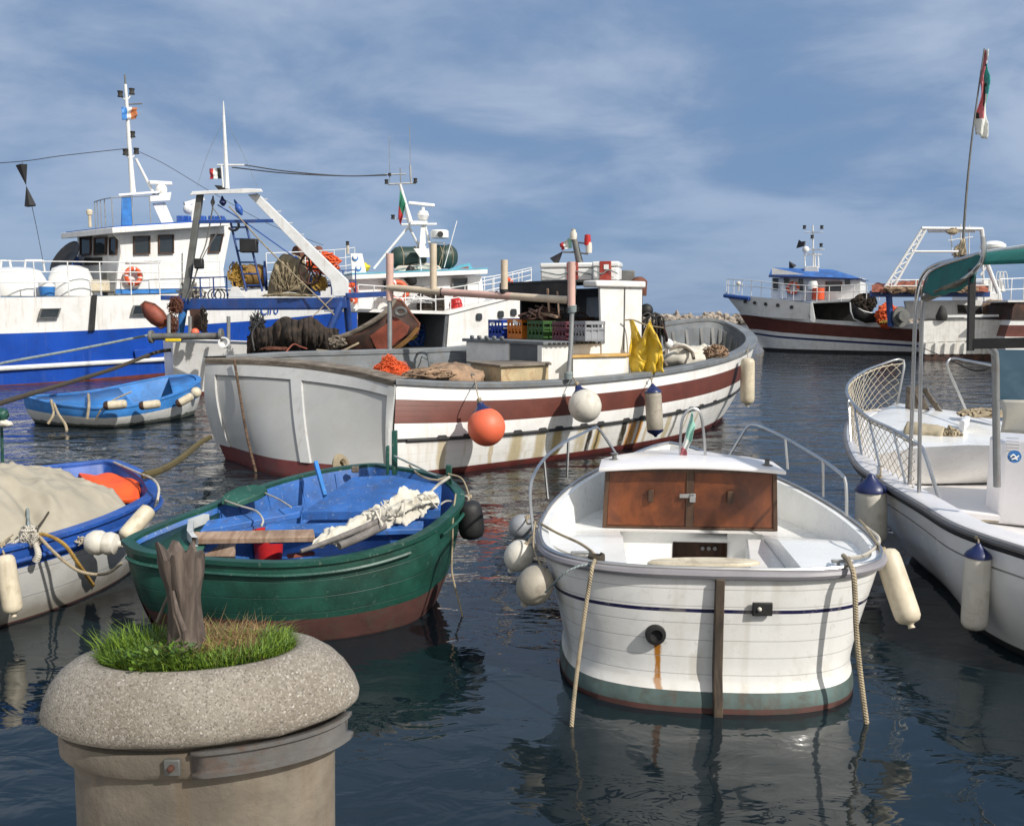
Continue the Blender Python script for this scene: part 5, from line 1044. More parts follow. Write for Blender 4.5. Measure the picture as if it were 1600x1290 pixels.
b = MB(); b.bar(bc + V((-.1, 0, .52)), bc + V((.30, -.3, .42)), .16, .04); b.bar(bc + V((.15, -.1, .42)), bc + V((.1, -.2, .95)), .035, .035); b.bar(bc + V((.32, -.25, .42)), bc + V((.28, -.3, .9)), .03, .03); single(b, 'timber', M['wood_pale'], 'tan wooden board and sticks standing above the green crate', 'board')
b = MB(); b.bar(row0.lerp(row1, -.02) + V((0, .2, .375)), row0.lerp(row1, .48) + V((0, .2, .385)), .3, .02); single(b, 'blue_lid', M['crate_blue'], 'flat blue lid across the top of the blue and orange crates', 'lid', bevel=.005)
# yellow oilskins
b = MB()
def oil(u, v):
    x0, y0 = 985 + 50 * u, 497 + 84 * v; sp = abs(u - .45) * 2
    ytop = 497 + 42 * max(0, 1 - abs(u - .42) * 3.0) if v < .5 else 0
    kt = [(0, 498), (.10, 500), (.24, 518), (.38, 531), (.58, 507), (.72, 500), (1.0, 526)]
    k_ = max(i for i in range(6) if u >= kt[i][0]); yt = kt[k_][1] + (kt[k_ + 1][1] - kt[k_][1]) * (u - kt[k_][0]) / (kt[k_ + 1][0] - kt[k_][0])
    py = yt * (1 - v) + (583 - 3 * math.sin(u * 9)) * v
    px = 983 + 46 * u + v * (8 * u + 1) + 2.5 * math.sin(v * 7 + u * 5)
    p = at(px, py, 16.75 - .35 * u); return p + V((0, -1, 0)) * (.10 * abs(math.sin(u * 8 + v * 3.2)) * (.5 + .5 * v) + .10 * abs(noise.noise(V((u * 4 + v * 3, v * 4 - u * 3, 8)))) + .06 * noise.noise(V((u * 5, v * 3, 2)))) 
b.grid(oil, 44, 30); single(b, 'oilskin', M['yellow'], 'yellow oilskin suit hung up to dry beside the wheelhouse', 'oilskin', solid=.02, angle=75)
cable(px_path([(975, 500, 16.7), (990, 500, 16.7), (1010, 508, 16.6), (1036, 512, 16.4)]), .014, M['rope'], 'short drying line above the yellow oilskins', n=14)
# winch, hose reel and dark gear forward of the house
gw_ = thing('net_winch', 'dark oily winch and hoses forward of the white wheelhouse', 'winch', V((at(1012, 560, 17.4).x, 17.4, .98)))
b = MB(); b.lathe([(.30, -.30), (.30, -.27), (.12, -.26), (.12, .26), (.30, .27), (.30, .30)], at(1012, 520, 17.4), Matrix.Rotation(1.2, 3, 'Y'), 18); b.build('drum', M['rust_dark'], gw_)
b = MB(); b.tube([at(999, 590, 17.2), at(1000, 460, 17.2)], .05, 8); b.tube([at(1030, 590, 17.5), at(1030, 495, 17.5)], .04, 8); b.bar(at(998, 482, 17.2), at(1014, 490, 17.3), .12, .10); b.build('stand', M['rust_dark'], gw_)
b = MB(); b.ball(at(1010, 485, 17.2), .13, 12); b.build('motor', M['black'], gw_)
for k in range(4):
    b = MB(); c = at(1004 + 6 * k, 508 + 4 * (k % 2), 17.2); b.tube(cr([c + V((-.1, 0, -.2)), c + V((-.05, -.1, .15)), c + V((.15, -.1, .2)), c + V((.2, 0, -.3))], 14), .022, 6); b.build('hose', M['wire'], gw_)
b = MB(); b.tube(cr(px_path([(992, 443, 17.65), (996, 436, 17.65), (1002, 437, 17.65), (1005, 447, 17.65), (1005, 462, 17.65)]), 24), .022, 7); single(b, 'hoop', M['black'], 'black hoop bracket at the roof corner of the wheelhouse', 'hoop')
b = MB(); b.lathe([(.15, 0), (.16, .28), (.10, .34), (.06, .36), (1e-4, .36)], at(998, 462, 17.45), None, 14); single(b, 'exhaust_stack', M['rust'], 'rusty exhaust stack beside the wheelhouse wall', 'exhaust stack')
b = MB(); b.box(at(979, 433, 17.75), (.30, .24, .26)); single(b, 'roof_box', M['galv_d'], 'grey box on the forward edge of the wheelhouse roof', 'box', bevel=.02)
# fenders along the near side
CF = 'round fenders on the brown banded boat'
buoy(at(760, 667, 13.35), .285, M['orange'], M['navy'], 'orange ball fender with navy neck on the brown banded hull', [at(746, 615, 13.5), at(742, 592, 14.05)], CF)
buoy(at(914, 634, 14.6), .272, M['ball_white'], M['navy'], 'white ball fender with navy neck on the brown banded hull', [at(900, 596, 14.8), at(890, 583, 15.3)], CF)
fender('long_fender', at(1022, 642, 16.0), .150, .80, (.06, -.1, -1), M['fender_grey'], 'scuffed grey cylinder fender with navy ends on the brown banded hull', None, cap=M['navy'], endcap=True, tail=False, rope=[at(1018, 592, 16.3), at(1018, 578, 16.7)])
fender('long_fender', at(1168, 595, 19.2), .150, 1.0, (.02, 0, -1), M['cream'], 'long cream fender hanging from the bow of the brown banded boat', None, tail=True, rope=[at(1168, 548, 19.6), at(1171, 540, 20.2)])
# nets, sacks and floats on deck
b = MB(); tangle(b, at(612, 583, 15.1), (.34, .35, .24), 90, .007, 21, .5, 4, 9); tangle(b, at(640, 586, 14.9), (.46, .3, .10), 60, .007, 22, .5, 4, 9); tangle(b, at(608, 574, 15.1), (.18, .2, .24), 30, .006, 24, .5, 4, 9); single(b, 'net_pile', M['net_orange'], 'bright orange net heaped just inside the transom', 'fishing net')
b = MB(); tangle(b, at(672, 588, 14.6), (.5, .5, .14), 60, .014, 23, .5, 4, 6); single(b, 'net_pile', M['net_tan'], 'tan net heap beside the orange one', 'fishing net')
b = MB(); lump(b, at(705, 592, 15.0), (.55, .5, .26), 3); single(b, 'sack', M['net_tan'], 'brown blue sacking heap left of the hatch', 'sack', angle=80)
for k, (x, y, Y, s, lb) in enumerate(((1062, 561, 18.6, (.50, .4, .30), 'rumpled white sack nearest the oilskins on the foredeck'), (1094, 558, 19.2, (.42, .32, .26), 'flatter white sheet on the foredeck by the near rail'))):
    b = MB(); lump(b, at(x, y, Y), s, 5 + k, 28, 18, .35, 2.6); single(b, 'sack', M['sail'], lb, 'sack', 'white sacks on the foredeck', angle=80)
b = MB(); b.ball(at(1044, 537, 17.6), .10, 14); b.tube([at(1044, 541, 17.6), at(1044, 552, 17.6)], .02, 6); single(b, 'net_float', M['white_clean'], 'small white ball float standing beside the oilskins', 'float')
b = MB(); b.tube(cr(px_path([(1042, 572, 17.4), (1034, 558, 17.6), (1045, 546, 17.9), (1065, 541, 18.2), (1080, 549, 18.2), (1084, 560, 18.0)]), 30), .035, 8); single(b, 'rope_hoop', M['wood_rail'], 'tan bent hoop round the white sacks', 'hoop')
b = MB(); tangle(b, at(1118, 560, 18.8), (.32, .3, .32), 60, .016, 31, .5, 4); single(b, 'net_pile', M['net_tan'], 'brown net heap in the bow of the brown banded boat', 'fishing net')
cable(px_path([(742, 585, 14.6), (700, 580, 15.2), (665, 560, 17.3), (650, 553, 17.8)]), .012, M['rope_grey'], 'grey hose looped over the far bulwark above the orange net', n=20)
b = MB(); b.tube(cr(px_path([(648, 556, 17.6), (656, 551, 17.4), (668, 555, 17.0), (672, 578, 16.4)]), 20), .025, 7); single(b, 'bent_pipe', M['galv_d'], 'bent grey pipe on the far bulwark', 'pipe')
# ================================================================== white boat with green bimini at the right edge
gD = [on(*p) for p in [(1700, 885, .84), (1600, 853, .86), (1540, 834, .865), (1486, 813, .87), (1441, 786, .88), (1401, 763, .885), (1366, 742, .905), (1340, 722, .94), (1325, 692, .995), (1324, 665, 1.035), (1338, 648, 1.06), (1368, 639, 1.07), (1420, 637, 1.07), (1490, 643, 1.05), (1560, 657, 1.02), (1650, 690, .97), (1760, 745, .92), (1860, 820, .88), (1830, 870, .85)]]
gDd = densify(gD, 5); nD = len(gDd)
dD = [.10 + .0 * i for i in range(nD)]
for i in range(nD):
    q = i / nD * 19; dD[i] = .16 + .95 * math.exp(-((q - 9.3) / 2.4) ** 2) + .25 * math.exp(-((q - 5) / 2) ** 2)
wD = inset(gDd, dD, 0.0); OD = V((4.8, 8.5, 0))
td = thing('motorboat', 'white motorboat with netted bow rail and green canopy at the right edge', 'motorboat', OD)
M['hullD'] = paint('glossy_white_hull', (.66, .66, .655), .25, .03, dirt=(.45, .43, .38), da=.25, bump=.02, coat=.3, vstripes=((.245, .262, (.16, .16, .16)),))
M['grey_rub'] = paint('grey_rub_rail', (.16, .155, .155), .4, .06, bump=.02)
M['bootD'] = paint('dark_boot_top', (.03, .035, .035), .5, .2)
hull('hull', td, gDd, wD, [(0, .93, 0, 12), (.93, 1, 1, 1)], [M['hullD'], M['bootD']], prof=lambda t: .10 * math.sin(math.pi * min(1, t)), below=.25)
b = MB(); ln = [p + V((0, 0, -.03)) for p in inset(gDd, -.012)]; b.tube(ln, .030, 8, closed=True); b.build('rub_rail', M['grey_rub'], td)
b = MB(); ln = [p + V((0, 0, -.075)) for p in inset(gDd, -.004)]; b.tube(ln, .020, 6, closed=True); b.build('rub_rail', M['black'], td)
iD = inset(gDd, .20); kD = [V((p.x, p.y, .52)) for p in inset(gDd, .26)]
b = MB(); b.loft([gDd, [p + V((0, 0, .015)) for p in inset(gDd, .03)], [p + V((0, 0, .015)) for p in iD], kD]); b.build('gunwale', M['gel_pink'], td, angle=30)
b = MB(); b.poly(kD); b.build('cockpit_sole', M['gel_pink'], td)
# raised foredeck; after face sloped under to put it in shade
iF_ = [i for i in range(nD) if iD[i].y > 9.55]
fd = [iD[i] + V((0, 0, .005)) for i in iF_]; L = fd[: len(fd) // 2]; Rr = fd[len(fd) // 2:][::-1]; k = 16; L, Rr = resample(L, k), resample(Rr, k)
mid = [a.lerp(c, .5) + V((0, 0, .10)) for a, c in zip(L, Rr)]
b = MB(); b.loft([L, [a.lerp(c, .25) + V((0, 0, .08)) for a, c in zip(L, Rr)], mid, [a.lerp(c, .75) + V((0, 0, .08)) for a, c in zip(L, Rr)], Rr], closed=False)
af = [L[0], L[0].lerp(Rr[0], .25) + V((0, 0, .08)), mid[0], L[0].lerp(Rr[0], .75) + V((0, 0, .08)), Rr[0]]
b.loft([af, [V((p.x + .05, p.y + .48, .54)) for p in af]], closed=False); b.build('foredeck', M['white_clean'], td, angle=50)
b = MB(); q = [on(1400, 790, .60), on(1640, 815, .60), on(1640, 772, .60), on(1430, 760, .60)]; b.hexa([V((p.x, p.y, .53)) for p in q], [V((p.x, p.y, .62)) for p in q]); b.build('cockpit_step', M['gel_pink'], td, bevel=.02)
# pulpit rail, posts, second rail
b = MB(); railp = [(1469, 787, 7.75), (1453, 733, 7.95), (1441, 700, 8.1), (1431, 691, 8.2), (1391, 669, 8.75), (1356, 652, 9.5), (1330, 627, 10.6), (1323, 608, 11.5), (1331, 593, 12.3), (1352, 579, 12.8), (1381, 568, 13.1), (1404, 561, 13.2), (1413, 567, 13.15), (1408, 600, 13.1), (1399, 648, 13.05)]
b.tube(cr(px_path(railp), 90), .018, 8); b.build('pulpit_rail', M['steel'], td)
for (a0, a1) in (((1329, 695, 10.35), (1326, 626, 10.62)), ((1347, 715, 9.55), (1335, 634, 10.25)), ((1375, 730, 9.0), (1358, 654, 9.45)), ((1416, 757, 8.3), (1396, 672, 8.65)), ((1347, 640, 12.9), (1350, 582, 12.7))):
    b = MB(); b.tube(px_path([a0, a1]), .014, 8); b.lathe([(.035, -.0), (.03, .015), (.014, .02)], at(*a0), None, 10); b.build('rail_post', M['steel'], td)
b = MB(); b.tube(cr(px_path([(1512, 646, 12.6), (1495, 607, 12.6), (1481, 575, 12.6), (1481, 565, 12.6), (1488, 560, 12.6), (1515, 564, 12.2), (1553, 571, 11.6), (1620, 585, 10.6)]), 50), .018, 8); b.build('pulpit_rail', M['steel'], td)
# net tied inside the rail
b = MB(); top_ = cr(px_path([(1431, 693, 8.2), (1391, 671, 8.75), (1356, 654, 9.5), (1330, 629, 10.6), (1324, 609, 11.5), (1332, 595, 12.3), (1353, 581, 12.8), (1382, 570, 13.1), (1410, 566, 13.15)]), 73)
low_ = cr(px_path([(1428, 762, 8.1), (1401, 752, 8.55), (1374, 728, 9.1), (1348, 712, 9.7), (1332, 690, 10.6), (1332, 662, 11.9), (1345, 645, 12.7), (1370, 640, 13.0), (1398, 645, 13.05)]), 73)
def nt_(i, j, m_=10): 
    i = max(0, min(72, i)); p = top_[i].lerp(low_[i], j / m_); return p + V((.012 * noise.noise(V((i * .7, j, 0))), .012 * noise.noise(V((i, j * .7, 5))), .02 * noise.noise(V((i * .5, j * .5, 9)))))
for s_ in range(-10, 73, 2):
    for sg in (1, -1):
        P = []
        for j in range(11):
            i = s_ + (j if sg > 0 else 10 - j)
            if 0 <= i <= 72: P.append(nt_(i, j))
        if len(P) > 1: b.tube(P, .0042, 4, cap=False)
b.tube([p + V((0, 0, -.02)) for p in top_], .008, 5); b.tube(low_, .007, 5); single(b, 'safety_net', M['twine'], 'tan netting tied round the bow rail of the right hand motorboat', 'net')
# canopy posts and bimini
b = MB(); b.tube(cr(px_path([(1421, 757, 8.25), (1426, 620, 8.25), (1430, 500, 8.2), (1434, 455, 8.1), (1444, 428, 7.9), (1462, 414, 7.6), (1500, 404, 7.2), (1526, 398, 6.9)]), 60), .018, 10); b.build('canopy_post', M['steel'], td)
b = MB(); b.tube(cr(px_path([(1436, 772, 7.9), (1438, 620, 7.9), (1441, 480, 7.85), (1445, 445, 7.7), (1455, 425, 7.5), (1480, 412, 7.2), (1536, 395, 6.6)]), 60), .017, 10); b.build('canopy_post', M['steel'], td)
b = MB(); b.tube(cr(px_path([(1446, 463, 7.75), (1480, 452, 7.2), (1512, 432, 6.6), (1530, 415, 6.3), (1537, 398, 6.25), (1536, 370, 6.25)]), 40), .018, 9); b.build('canopy_bow', M['steel'], td)
b = MB()
cA, cB, cC, cD_ = at(1442, 458, 7.6), at(1456, 420, 7.5), at(1535, 395, 6.6), at(1520, 441, 6.5)
def bim(u, v): p = cA.lerp(cD_, u).lerp(cB.lerp(cC, u), v); return p + V((0, 0, -.05 * math.sin(math.pi * u) * (1 - v) + .02 * noise.noise(V((u * 6, v * 4, 0)))))
b.grid(bim, 24, 10); b.build('canopy', M['bimini'], td, solid=.012)
b = MB()
def bim2(u, v): p = at(1532, 397, 6.6).lerp(at(1760, 372, 5.6), u).lerp(at(1534, 413, 6.3).lerp(at(1760, 405, 5.2), u), v); return p + V((0, 0, .03 * math.sin(math.pi * v)))
b.grid(bim2, 24, 8); b.build('canopy', M['bimini'], td, solid=.012)
b = MB(); b.tube(cr(px_path([(1532, 396, 6.58), (1600, 386, 6.25), (1700, 374, 5.85)]), 20), .018, 8); b.build('canopy_edge', M['white_steel'], td)
b = MB(); bundle(b, [at(1442, 468, 7.7), at(1462, 460, 7.4), at(1490, 447, 6.95), at(1515, 436, 6.6)], .035, 5.0, 40, 14, .6); b.build('rolled_flap', paint('rolled_grey_canvas', (.17, .145, .105), .9, .2, dirt=(.08, .07, .05), da=.5), td)
b = MB(); b.lathe([(.075, 0), (.09, .015), (.09, .035), (.065, .055), (.03, .065), (1e-4, .065)], at(1551, 390, 6.9), None, 22); b.build('antenna_dome', M['white_clean'], td)
# black framed windscreen surround, console, windscreen, covered seat
FR = M['black']
b = MB(); b.bar(at(1519, 420, 6.55), at(1516, 548, 6.55), .048, .03, (0, 1, 0)); b.build('screen_frame', FR, td, bevel=.004)
b = MB(); b.bar(at(1519.5, 537, 6.548), at(1720, 533, 6.2), .03, .075, (0, 0, 1)); b.build('screen_frame', FR, td, bevel=.004)
b = MB(); b.tube(cr(px_path([(1558, 760, 7.0), (1556, 620, 6.95), (1555, 560, 6.9), (1550, 546, 6.85), (1538, 535, 6.7)]), 30), .028, 10); b.build('console_post', M['galv'], td)
M['tint'] = paint('blue_tinted_screen', (.05, .13, .20), .12, .1, dirt=(.12, .22, .28), da=.4, bump=.01, coat=.5)
b = MB(); b.hexa([at(1563, 628, 6.95), at(1720, 636, 6.6), at(1720, 636, 6.62), at(1563, 628, 6.97)], [at(1560, 546, 6.98), at(1720, 548, 6.65), at(1720, 548, 6.67), at(1560, 546, 7.0)]); b.build('windscreen', M['tint'], td)
b = MB(); q = [on(1538, 800, .55), on(1560, 815, .55), on(1690, 832, .55), on(1650, 778, .55)]; zt = 1.34
b.hexa([V((p.x, p.y, .54)) for p in q], [V((p.x + .03, p.y + .05, 1.30 if i < 2 else 1.42)) for i, p in enumerate(q)]); b.build('console', M['gel_pink'], td, bevel=.03)
b = MB()
def cov(u, v): p = at(1562, 625, 6.75).lerp(at(1720, 622, 6.3), u).lerp(at(1566, 676, 6.66).lerp(at(1720, 680, 6.2), u), v); return p + V((0, -.03 * math.sin(u * 9 + v * 4), 0))
b.grid(cov, 20, 10); b.build('seat_cover', M['sail'], td, solid=.02)
b = MB(); c = at(1585, 713, 6.32); 
def disc(b, c, nrm, r, t, seg=20): R = V((0, 0, 1)).rotation_difference(V(nrm).normalized()).to_matrix(); b.lathe([(r, -t), (r, t), (1e-4, t)], c, R, seg)
disc(b, c, (-.25, -1, .1), .045, .004); em = b.build('round_emblem', M['blue_light'], td)
b = MB(); cw = c + V((-.003, -.008, .002)); b.tube(cr([cw + V((-.03, 0, -.005)), cw + V((-.01, 0, .012)), cw + V((.01, 0, -.008)), cw + V((.03, 0, .006))], 14), .006, 5); b.tube(cr([cw + V((-.02, 0, -.022)), cw + V((0, 0, -.015)), cw + V((.02, 0, -.024))], 10), .006, 5); b.build('wave_mark', M['white_clean'], em)
b = MB()
for k in range(5): b.bar(at(1572, 684 + 5 * k, 6.36), at(1592, 685 + 5 * k, 6.33), .003, .003)
b.build('vent_lines', M['grey_rub'], td)
# gear on the foredeck
b = MB(); bundle(b, [at(1412, 672, 10.6), at(1440, 676, 10.5), at(1478, 682, 10.35)], .155, 2.0, 40, 20, .10); single(b, 'rolled_cushion', paint('tan_canvas_roll', (.37, .315, .22), .8, .1, dirt=(.2, .17, .11), da=.4), 'tan rolled canvas fender cushion lying on the white foredeck', 'cushion')
b = MB(); tangle(b, at(1487, 684, 10.3), (.13, .1, .14), 26, .016, 41, 0); single(b, 'rope_coil', M['rope'], 'grey brown rope coil at the end of the canvas roll', 'rope')
b = MB(); tangle(b, at(1535, 649, 11.6), (.40, .22, .09), 30, .02, 42, .6); single(b, 'rope_heap', M['rope'], 'loose rope heap under the far bow rail', 'rope')
b = MB(); q = at(1424, 640, 12.6); b.bar(q, q + V((0, 0, .33)), .13, .13); b.bar(q + V((.18, -.1, -.06)), q + V((.02, -.05, .34)), .07, .10); b.bar(q + V((.42, -.2, -.16)), q + V((.16, 0, .30)), .05, .07); single(b, 'bow_bitt', M['wood_grey'], 'weathered wooden bitt post standing on the white bow', 'bitt', bevel=.01)
b = MB(); b.hexa([at(1497, 672, 10.6), at(1506, 676, 10.5), at(1514, 666, 10.9), at(1505, 663, 11)], [at(1500, 655, 10.6), at(1509, 658, 10.5), at(1517, 650, 10.9), at(1508, 648, 11)]); single(b, 'deck_vent', M['white_clean'], 'small white deck vent beside the rope coil', 'vent', bevel=.02)
fender('long_fender', at(1361, 803, 8.35), .142, .60, (.06, .04, -1), M['ball_white'], 'big pearly fender with navy cap between the two white motorboats', 'navy capped fenders of the right motorboat', cap=M['navy'], tail=False, rope=[at(1374, 744, 8.5), at(1376, 727, 9.0)])
fender('long_fender', at(1525, 922, 6.45), .092, .60, (0, 0, -1), M['ball_white'], 'stained white fender with blue cap on the shaded hull at right', 'navy capped fenders of the right motorboat', cap=M['navy'], tail=False, rope=[at(1529, 840, 6.55), at(1531, 815, 6.95), at(1560, 815, 7.0)])
cable(px_path([(1552, 572, 11.7), (1500, 640, 13), (1440, 545, 30), (1437, 540, 48)][:1] + [(1520, 578, 16), (1480, 560, 28), (1441, 543, 47)]), .02, M['rope_dk'], 'thin dark line leading away to the white trawler stern', n=20)
# long whip with a tattered flag rising from the canopy
b = MB(); b.tube(cr(px_path([(1503, 410, 7.1), (1508, 330, 7.1), (1514, 260, 7.1), (1522, 190, 7.1), (1538, 76, 7.1)]), 40), [.011 - .006 * i / 39 for i in range(40)], 7); single(b, 'flag_staff', M['galv_d'], 'thin flexible flag whip above the green canopy', 'flag staff')
b = MB(); bundle(b, [at(1504, 418, 7.1), at(1502, 400, 7.1), at(1506, 372, 7.1)], .03, 9.0, 20, 10, .7); single(b, 'staff_lashing', M['rope'], 'rag lashing at the foot of the flag whip', 'lashing')
b = MB()
def ftat(u, v):  # furled down the staff
    y = 78 + 132 * v; x = 1537.5 - 14 * v + u * (6 + 17 * v * (1.1 - .4 * v)) + 1.5 * math.sin(v * 14 + u * 2)
    return at(x, y + u * (6 * math.sin(v * 11)) + (u * 14 if v > .9 else 0), 7.1) + V((0, .02 * math.sin(u * 8 + v * 9), 0))
N_ = 26
for i in range(10):
    for j in range(N_):
        u, v = i / 10, j / N_; mi = 3 if (noise.noise(V((u * 3, v * 9, 1))) > .42 and .15 < v < .8) else (0 if u > .55 + .2 * noise.noise(V((v * 6, 0, 0))) and v < .62 else (2 if .30 < v < .80 and u < .6 else (1 if v >= .62 or u > .35 else 2)))
        b.face([b.vert(ftat(x, y)) for x, y in ((u, v), (u + .1, v), (u + .1, v + 1 / N_), (u, v + 1 / N_))], mi)
single(b, 'flag', [paint('teal_flag', (.03, .30, .28), .8, .1), M['flag_white'], M['flag_pink'], M['flag_black']], 'tattered furled teal white and red flag at the top of the whip', 'flag', solid=.004)
# ================================================================== trawlers behind
def ship(parent, o, e, stations, half0, levels, mats, name='hull', bulge=1.3, rake=None):
    """stations: (l, half breadth at deck, half breadth at waterline, deck z). levels: list of (fraction or z function, material index)"""
    e = V(e).normalized(); w = V((-e.y, e.x, 0)) if V((-e.y, e.x, 0)).y > 0 else V((e.y, -e.x, 0))
    fn = lambda l, q, z: V(o) + e * l + w * (half0 + q) + V((0, 0, z))
    st = cr([V((a, b_, c)) for a, b_, c, d in stations], 40); dz = [p.y for p in cr([V((a, d, 0)) for a, b_, c, d in stations], 40)]
    def hb(i, z): k = max(0, min(1, z / dz[i])); return st[i].z + (st[i].y - st[i].z) * k ** bulge
    b = MB()
    for side in (-1, 1):
        rings = []; ms = []
        for k, (zf, mi) in enumerate(levels):
            zs = [zf(st[i].x, dz[i]) for i in range(40)]
            rings.append([fn(st[i].x + (rake(st[i].x) * max(0, 1 - zs[i] / dz[i]) if rake else 0), side * hb(i, zs[i]), zs[i]) for i in range(40)]); ms.append(mi)
        rings.append([p + V((0, 0, -.6)) for p in rings[-1]])
        b.loft(rings, closed=False, mats=ms)
    # stern plate
    zs = [zf(st[0].x, dz[0]) for zf, _ in levels]
    for k in range(len(levels) - 1):
        b.face([b.vert(fn(st[0].x, s_ * hb(0, z), z)) for s_, z in ((-1, zs[k]), (1, zs[k]), (1, zs[k + 1]), (-1, zs[k + 1]))], levels[k][1])
    b.build(name, mats, parent, angle=40)
    b = MB(); b.loft([[fn(st[i].x, -st[i].y + .05, dz[i] - .02) for i in range(40)], [fn(st[i].x, st[i].y - .05, dz[i] - .02) for i in range(40)]], closed=False); b.build('deck', mats[-1], parent)
    return fn
def lattice_rail(parent, pts, h, n, mat, r=.025, rails=(1, .62, .3), name='deck_rail'):
    P = cr(pts, max(2, n)); b = MB()
    for p in P: b.tube([p, p + V((0, 0, h))], r, 6)
    for k in rails: b.tube([p + V((0, 0, h * k)) for p in P], r, 6)
    return b.build(name, mat, parent)
def window(parent, quad, mat_frame, off, name='window', pane=None):
    """framed window on a wall: quad = 4 points, off = outward vector"""
    q = [V(p) for p in quad]; c = sum(q, V()) / 4; b = MB(); inn_ = [p.lerp(c, .14) for p in q]; o_ = V(off)
    b.loft([q, [p + o_ for p in q], [p + o_ for p in inn_], [p + o_ * .2 for p in inn_]]); f = b.build(name, mat_frame, parent)
    b = MB(); b.poly([p + o_ * .35 for p in inn_]); b.build('pane', pane or M['glass'], f); return f
def life_ring(c, r, nrm, label):
    t = thing('life_ring', label, 'life ring', c, 'orange life rings on the trawlers'); R = V((0, 0, 1)).rotation_difference(V(nrm).normalized()).to_matrix()
    b = MB(); b.tube([V(c) + R @ V((r * math.cos(a), r * math.sin(a), 0)) for a in [i * math.pi / 14 for i in range(28)]], r * .30, 10, closed=True); b.build('ring', M['ring_orange'], t)
    for k in range(4):
        a = math.pi / 4 + k * math.pi / 2; b = MB(); b.tube([V(c) + R @ V((r * math.cos(x), r * math.sin(x), 0)) for x in (a - .09, a, a + .09)], r * .33, 10); b.build('band', M['white_clean'], t)
    b = MB(); b.tube([V(c) + R @ V((r * 1.36 * math.cos(a), r * 1.36 * math.sin(a), .02)) for a in [i * math.pi / 14 for i in range(28)]], .012, 5, closed=True); b.build('grab_line', M['rope_white'], t)
    return t
def lamp(parent, c, r, mat, name='deck_lamp'):
    b = MB(); b.lathe([(r * 1.1, -r), (r, -r * .8), (r * .8, 0), (r, r * .8), (r * 1.1, r), (1e-4, r * 1.05)], c, None, 10); b.build(name, mat, parent)
def radar(parent, c, L, ang, mat):
    b = MB(); d = V((math.cos(ang), math.sin(ang), 0)); b.lathe([(.10, 0), (.16, .05), (.20, .18), (.16, .30), (.06, .36), (.05, .46)], c, None, 14); b.build('radar_base', mat, parent)
    b = MB(); b.bar(V(c) + V((0, 0, .50)) - d * L / 2, V(c) + V((0, 0, .50)) + d * L / 2, .12, .14); b.build('radar_bar', mat, parent, bevel=.03)

# ------------------------------------------------------------------ blue and white trawler (left)
eG = V((.62, .785, 0)).normalized(); oG = on(0, 603, 0)
tG = thing('trawler', 'large blue and white trawler with life ring on its white wheelhouse at left', 'trawler', oG + eG * 5)
zb = lambda l, d: 1.78 + .012 * max(0, l) ** 1.45 if l > 0 else 1.78 - .0 * l
M['whiteG'] = paint('white_topsides', (.75, .75, .74), .4, .04, dirt=(.5, .45, .38), da=.35, ds=.9, streak=(.42, .32, .22), sa=.36, bump=.08, chips=(.40, .25, .15), ca=.25)
fG = ship(tG, oG, eG, [(-11, 2.5, 2.2, 3.05), (-6, 2.9, 2.7, 2.98), (0, 3.05, 2.9, 3.0), (6, 3.05, 2.9, 3.22), (11, 2.8, 2.3, 3.55), (15, 1.9, 1.1, 3.9), (17.6, .8, .3, 4.2), (18.8, .05, .05, 4.35)], 2.9,
          [(lambda l, d: d, 0), (zb, 1), (lambda l, d: .66 + .010 * max(0, l), 1), (lambda l, d: max(.03, min(.35, .022 * l)), 2), (lambda l, d: 0.0, 2)], [M['whiteG'], M['blue_gloss'], M['red_bottom'], M['galv_d']])
def G(px, py, w):   # point on the plane w metres inside the near side, seen at pixel
    d = ray(px, py); nrm = V((-eG.y, eG.x, 0)); o_ = oG + nrm * w; k = (o_ - V((0, 0, CH))).dot(nrm) / d.dot(nrm); return V((0, 0, CH)) + d * k
nG = V((eG.y, -eG.x, 0))
b = MB(); b.tube([fG(l, -(2.92 + .02 + .06 - .9 * max(0, (l - 9) / 9) ** 1.6 * 2.6), .60 + .012 * max(0, l)) for l in [-10 + i * .7 for i in range(34)]], .085, 8); b.build('rub_strake', M['white'], tG)
for x0, x1, y0, y1 in ((59, 95, 482, 497), (204, 240, 477, 492)):
    d_ = .24; window(tG, [G(x0 + 4, y0, -d_), G(x1, y0 - .6, -d_), G(x1 - 5, y1 - .6, -d_), G(x0, y1, -d_)], M['galv_d'], nG * .05, 'hull_port')
b = MB(); b.hexa([G(139, 517, -.24), G(148, 516.5, -.24), G(148, 516.5, .0), G(139, 517, .0)], [G(143, 461, -.24), G(152, 460.5, -.24), G(152, 460.5, .0), G(143, 461, .0)]); b.build('fender_strip', M['black'], tG)
b = MB(); b.hexa([G(212, 559, -.22), G(236, 557, -.22), G(236, 557, .0), G(212, 559, .0)], [G(210, 547, -.22), G(238, 545, -.22), G(238, 545, .0), G(210, 547, .0)]); b.build('intake_box', M['blue_gloss'], tG, bevel=.01)
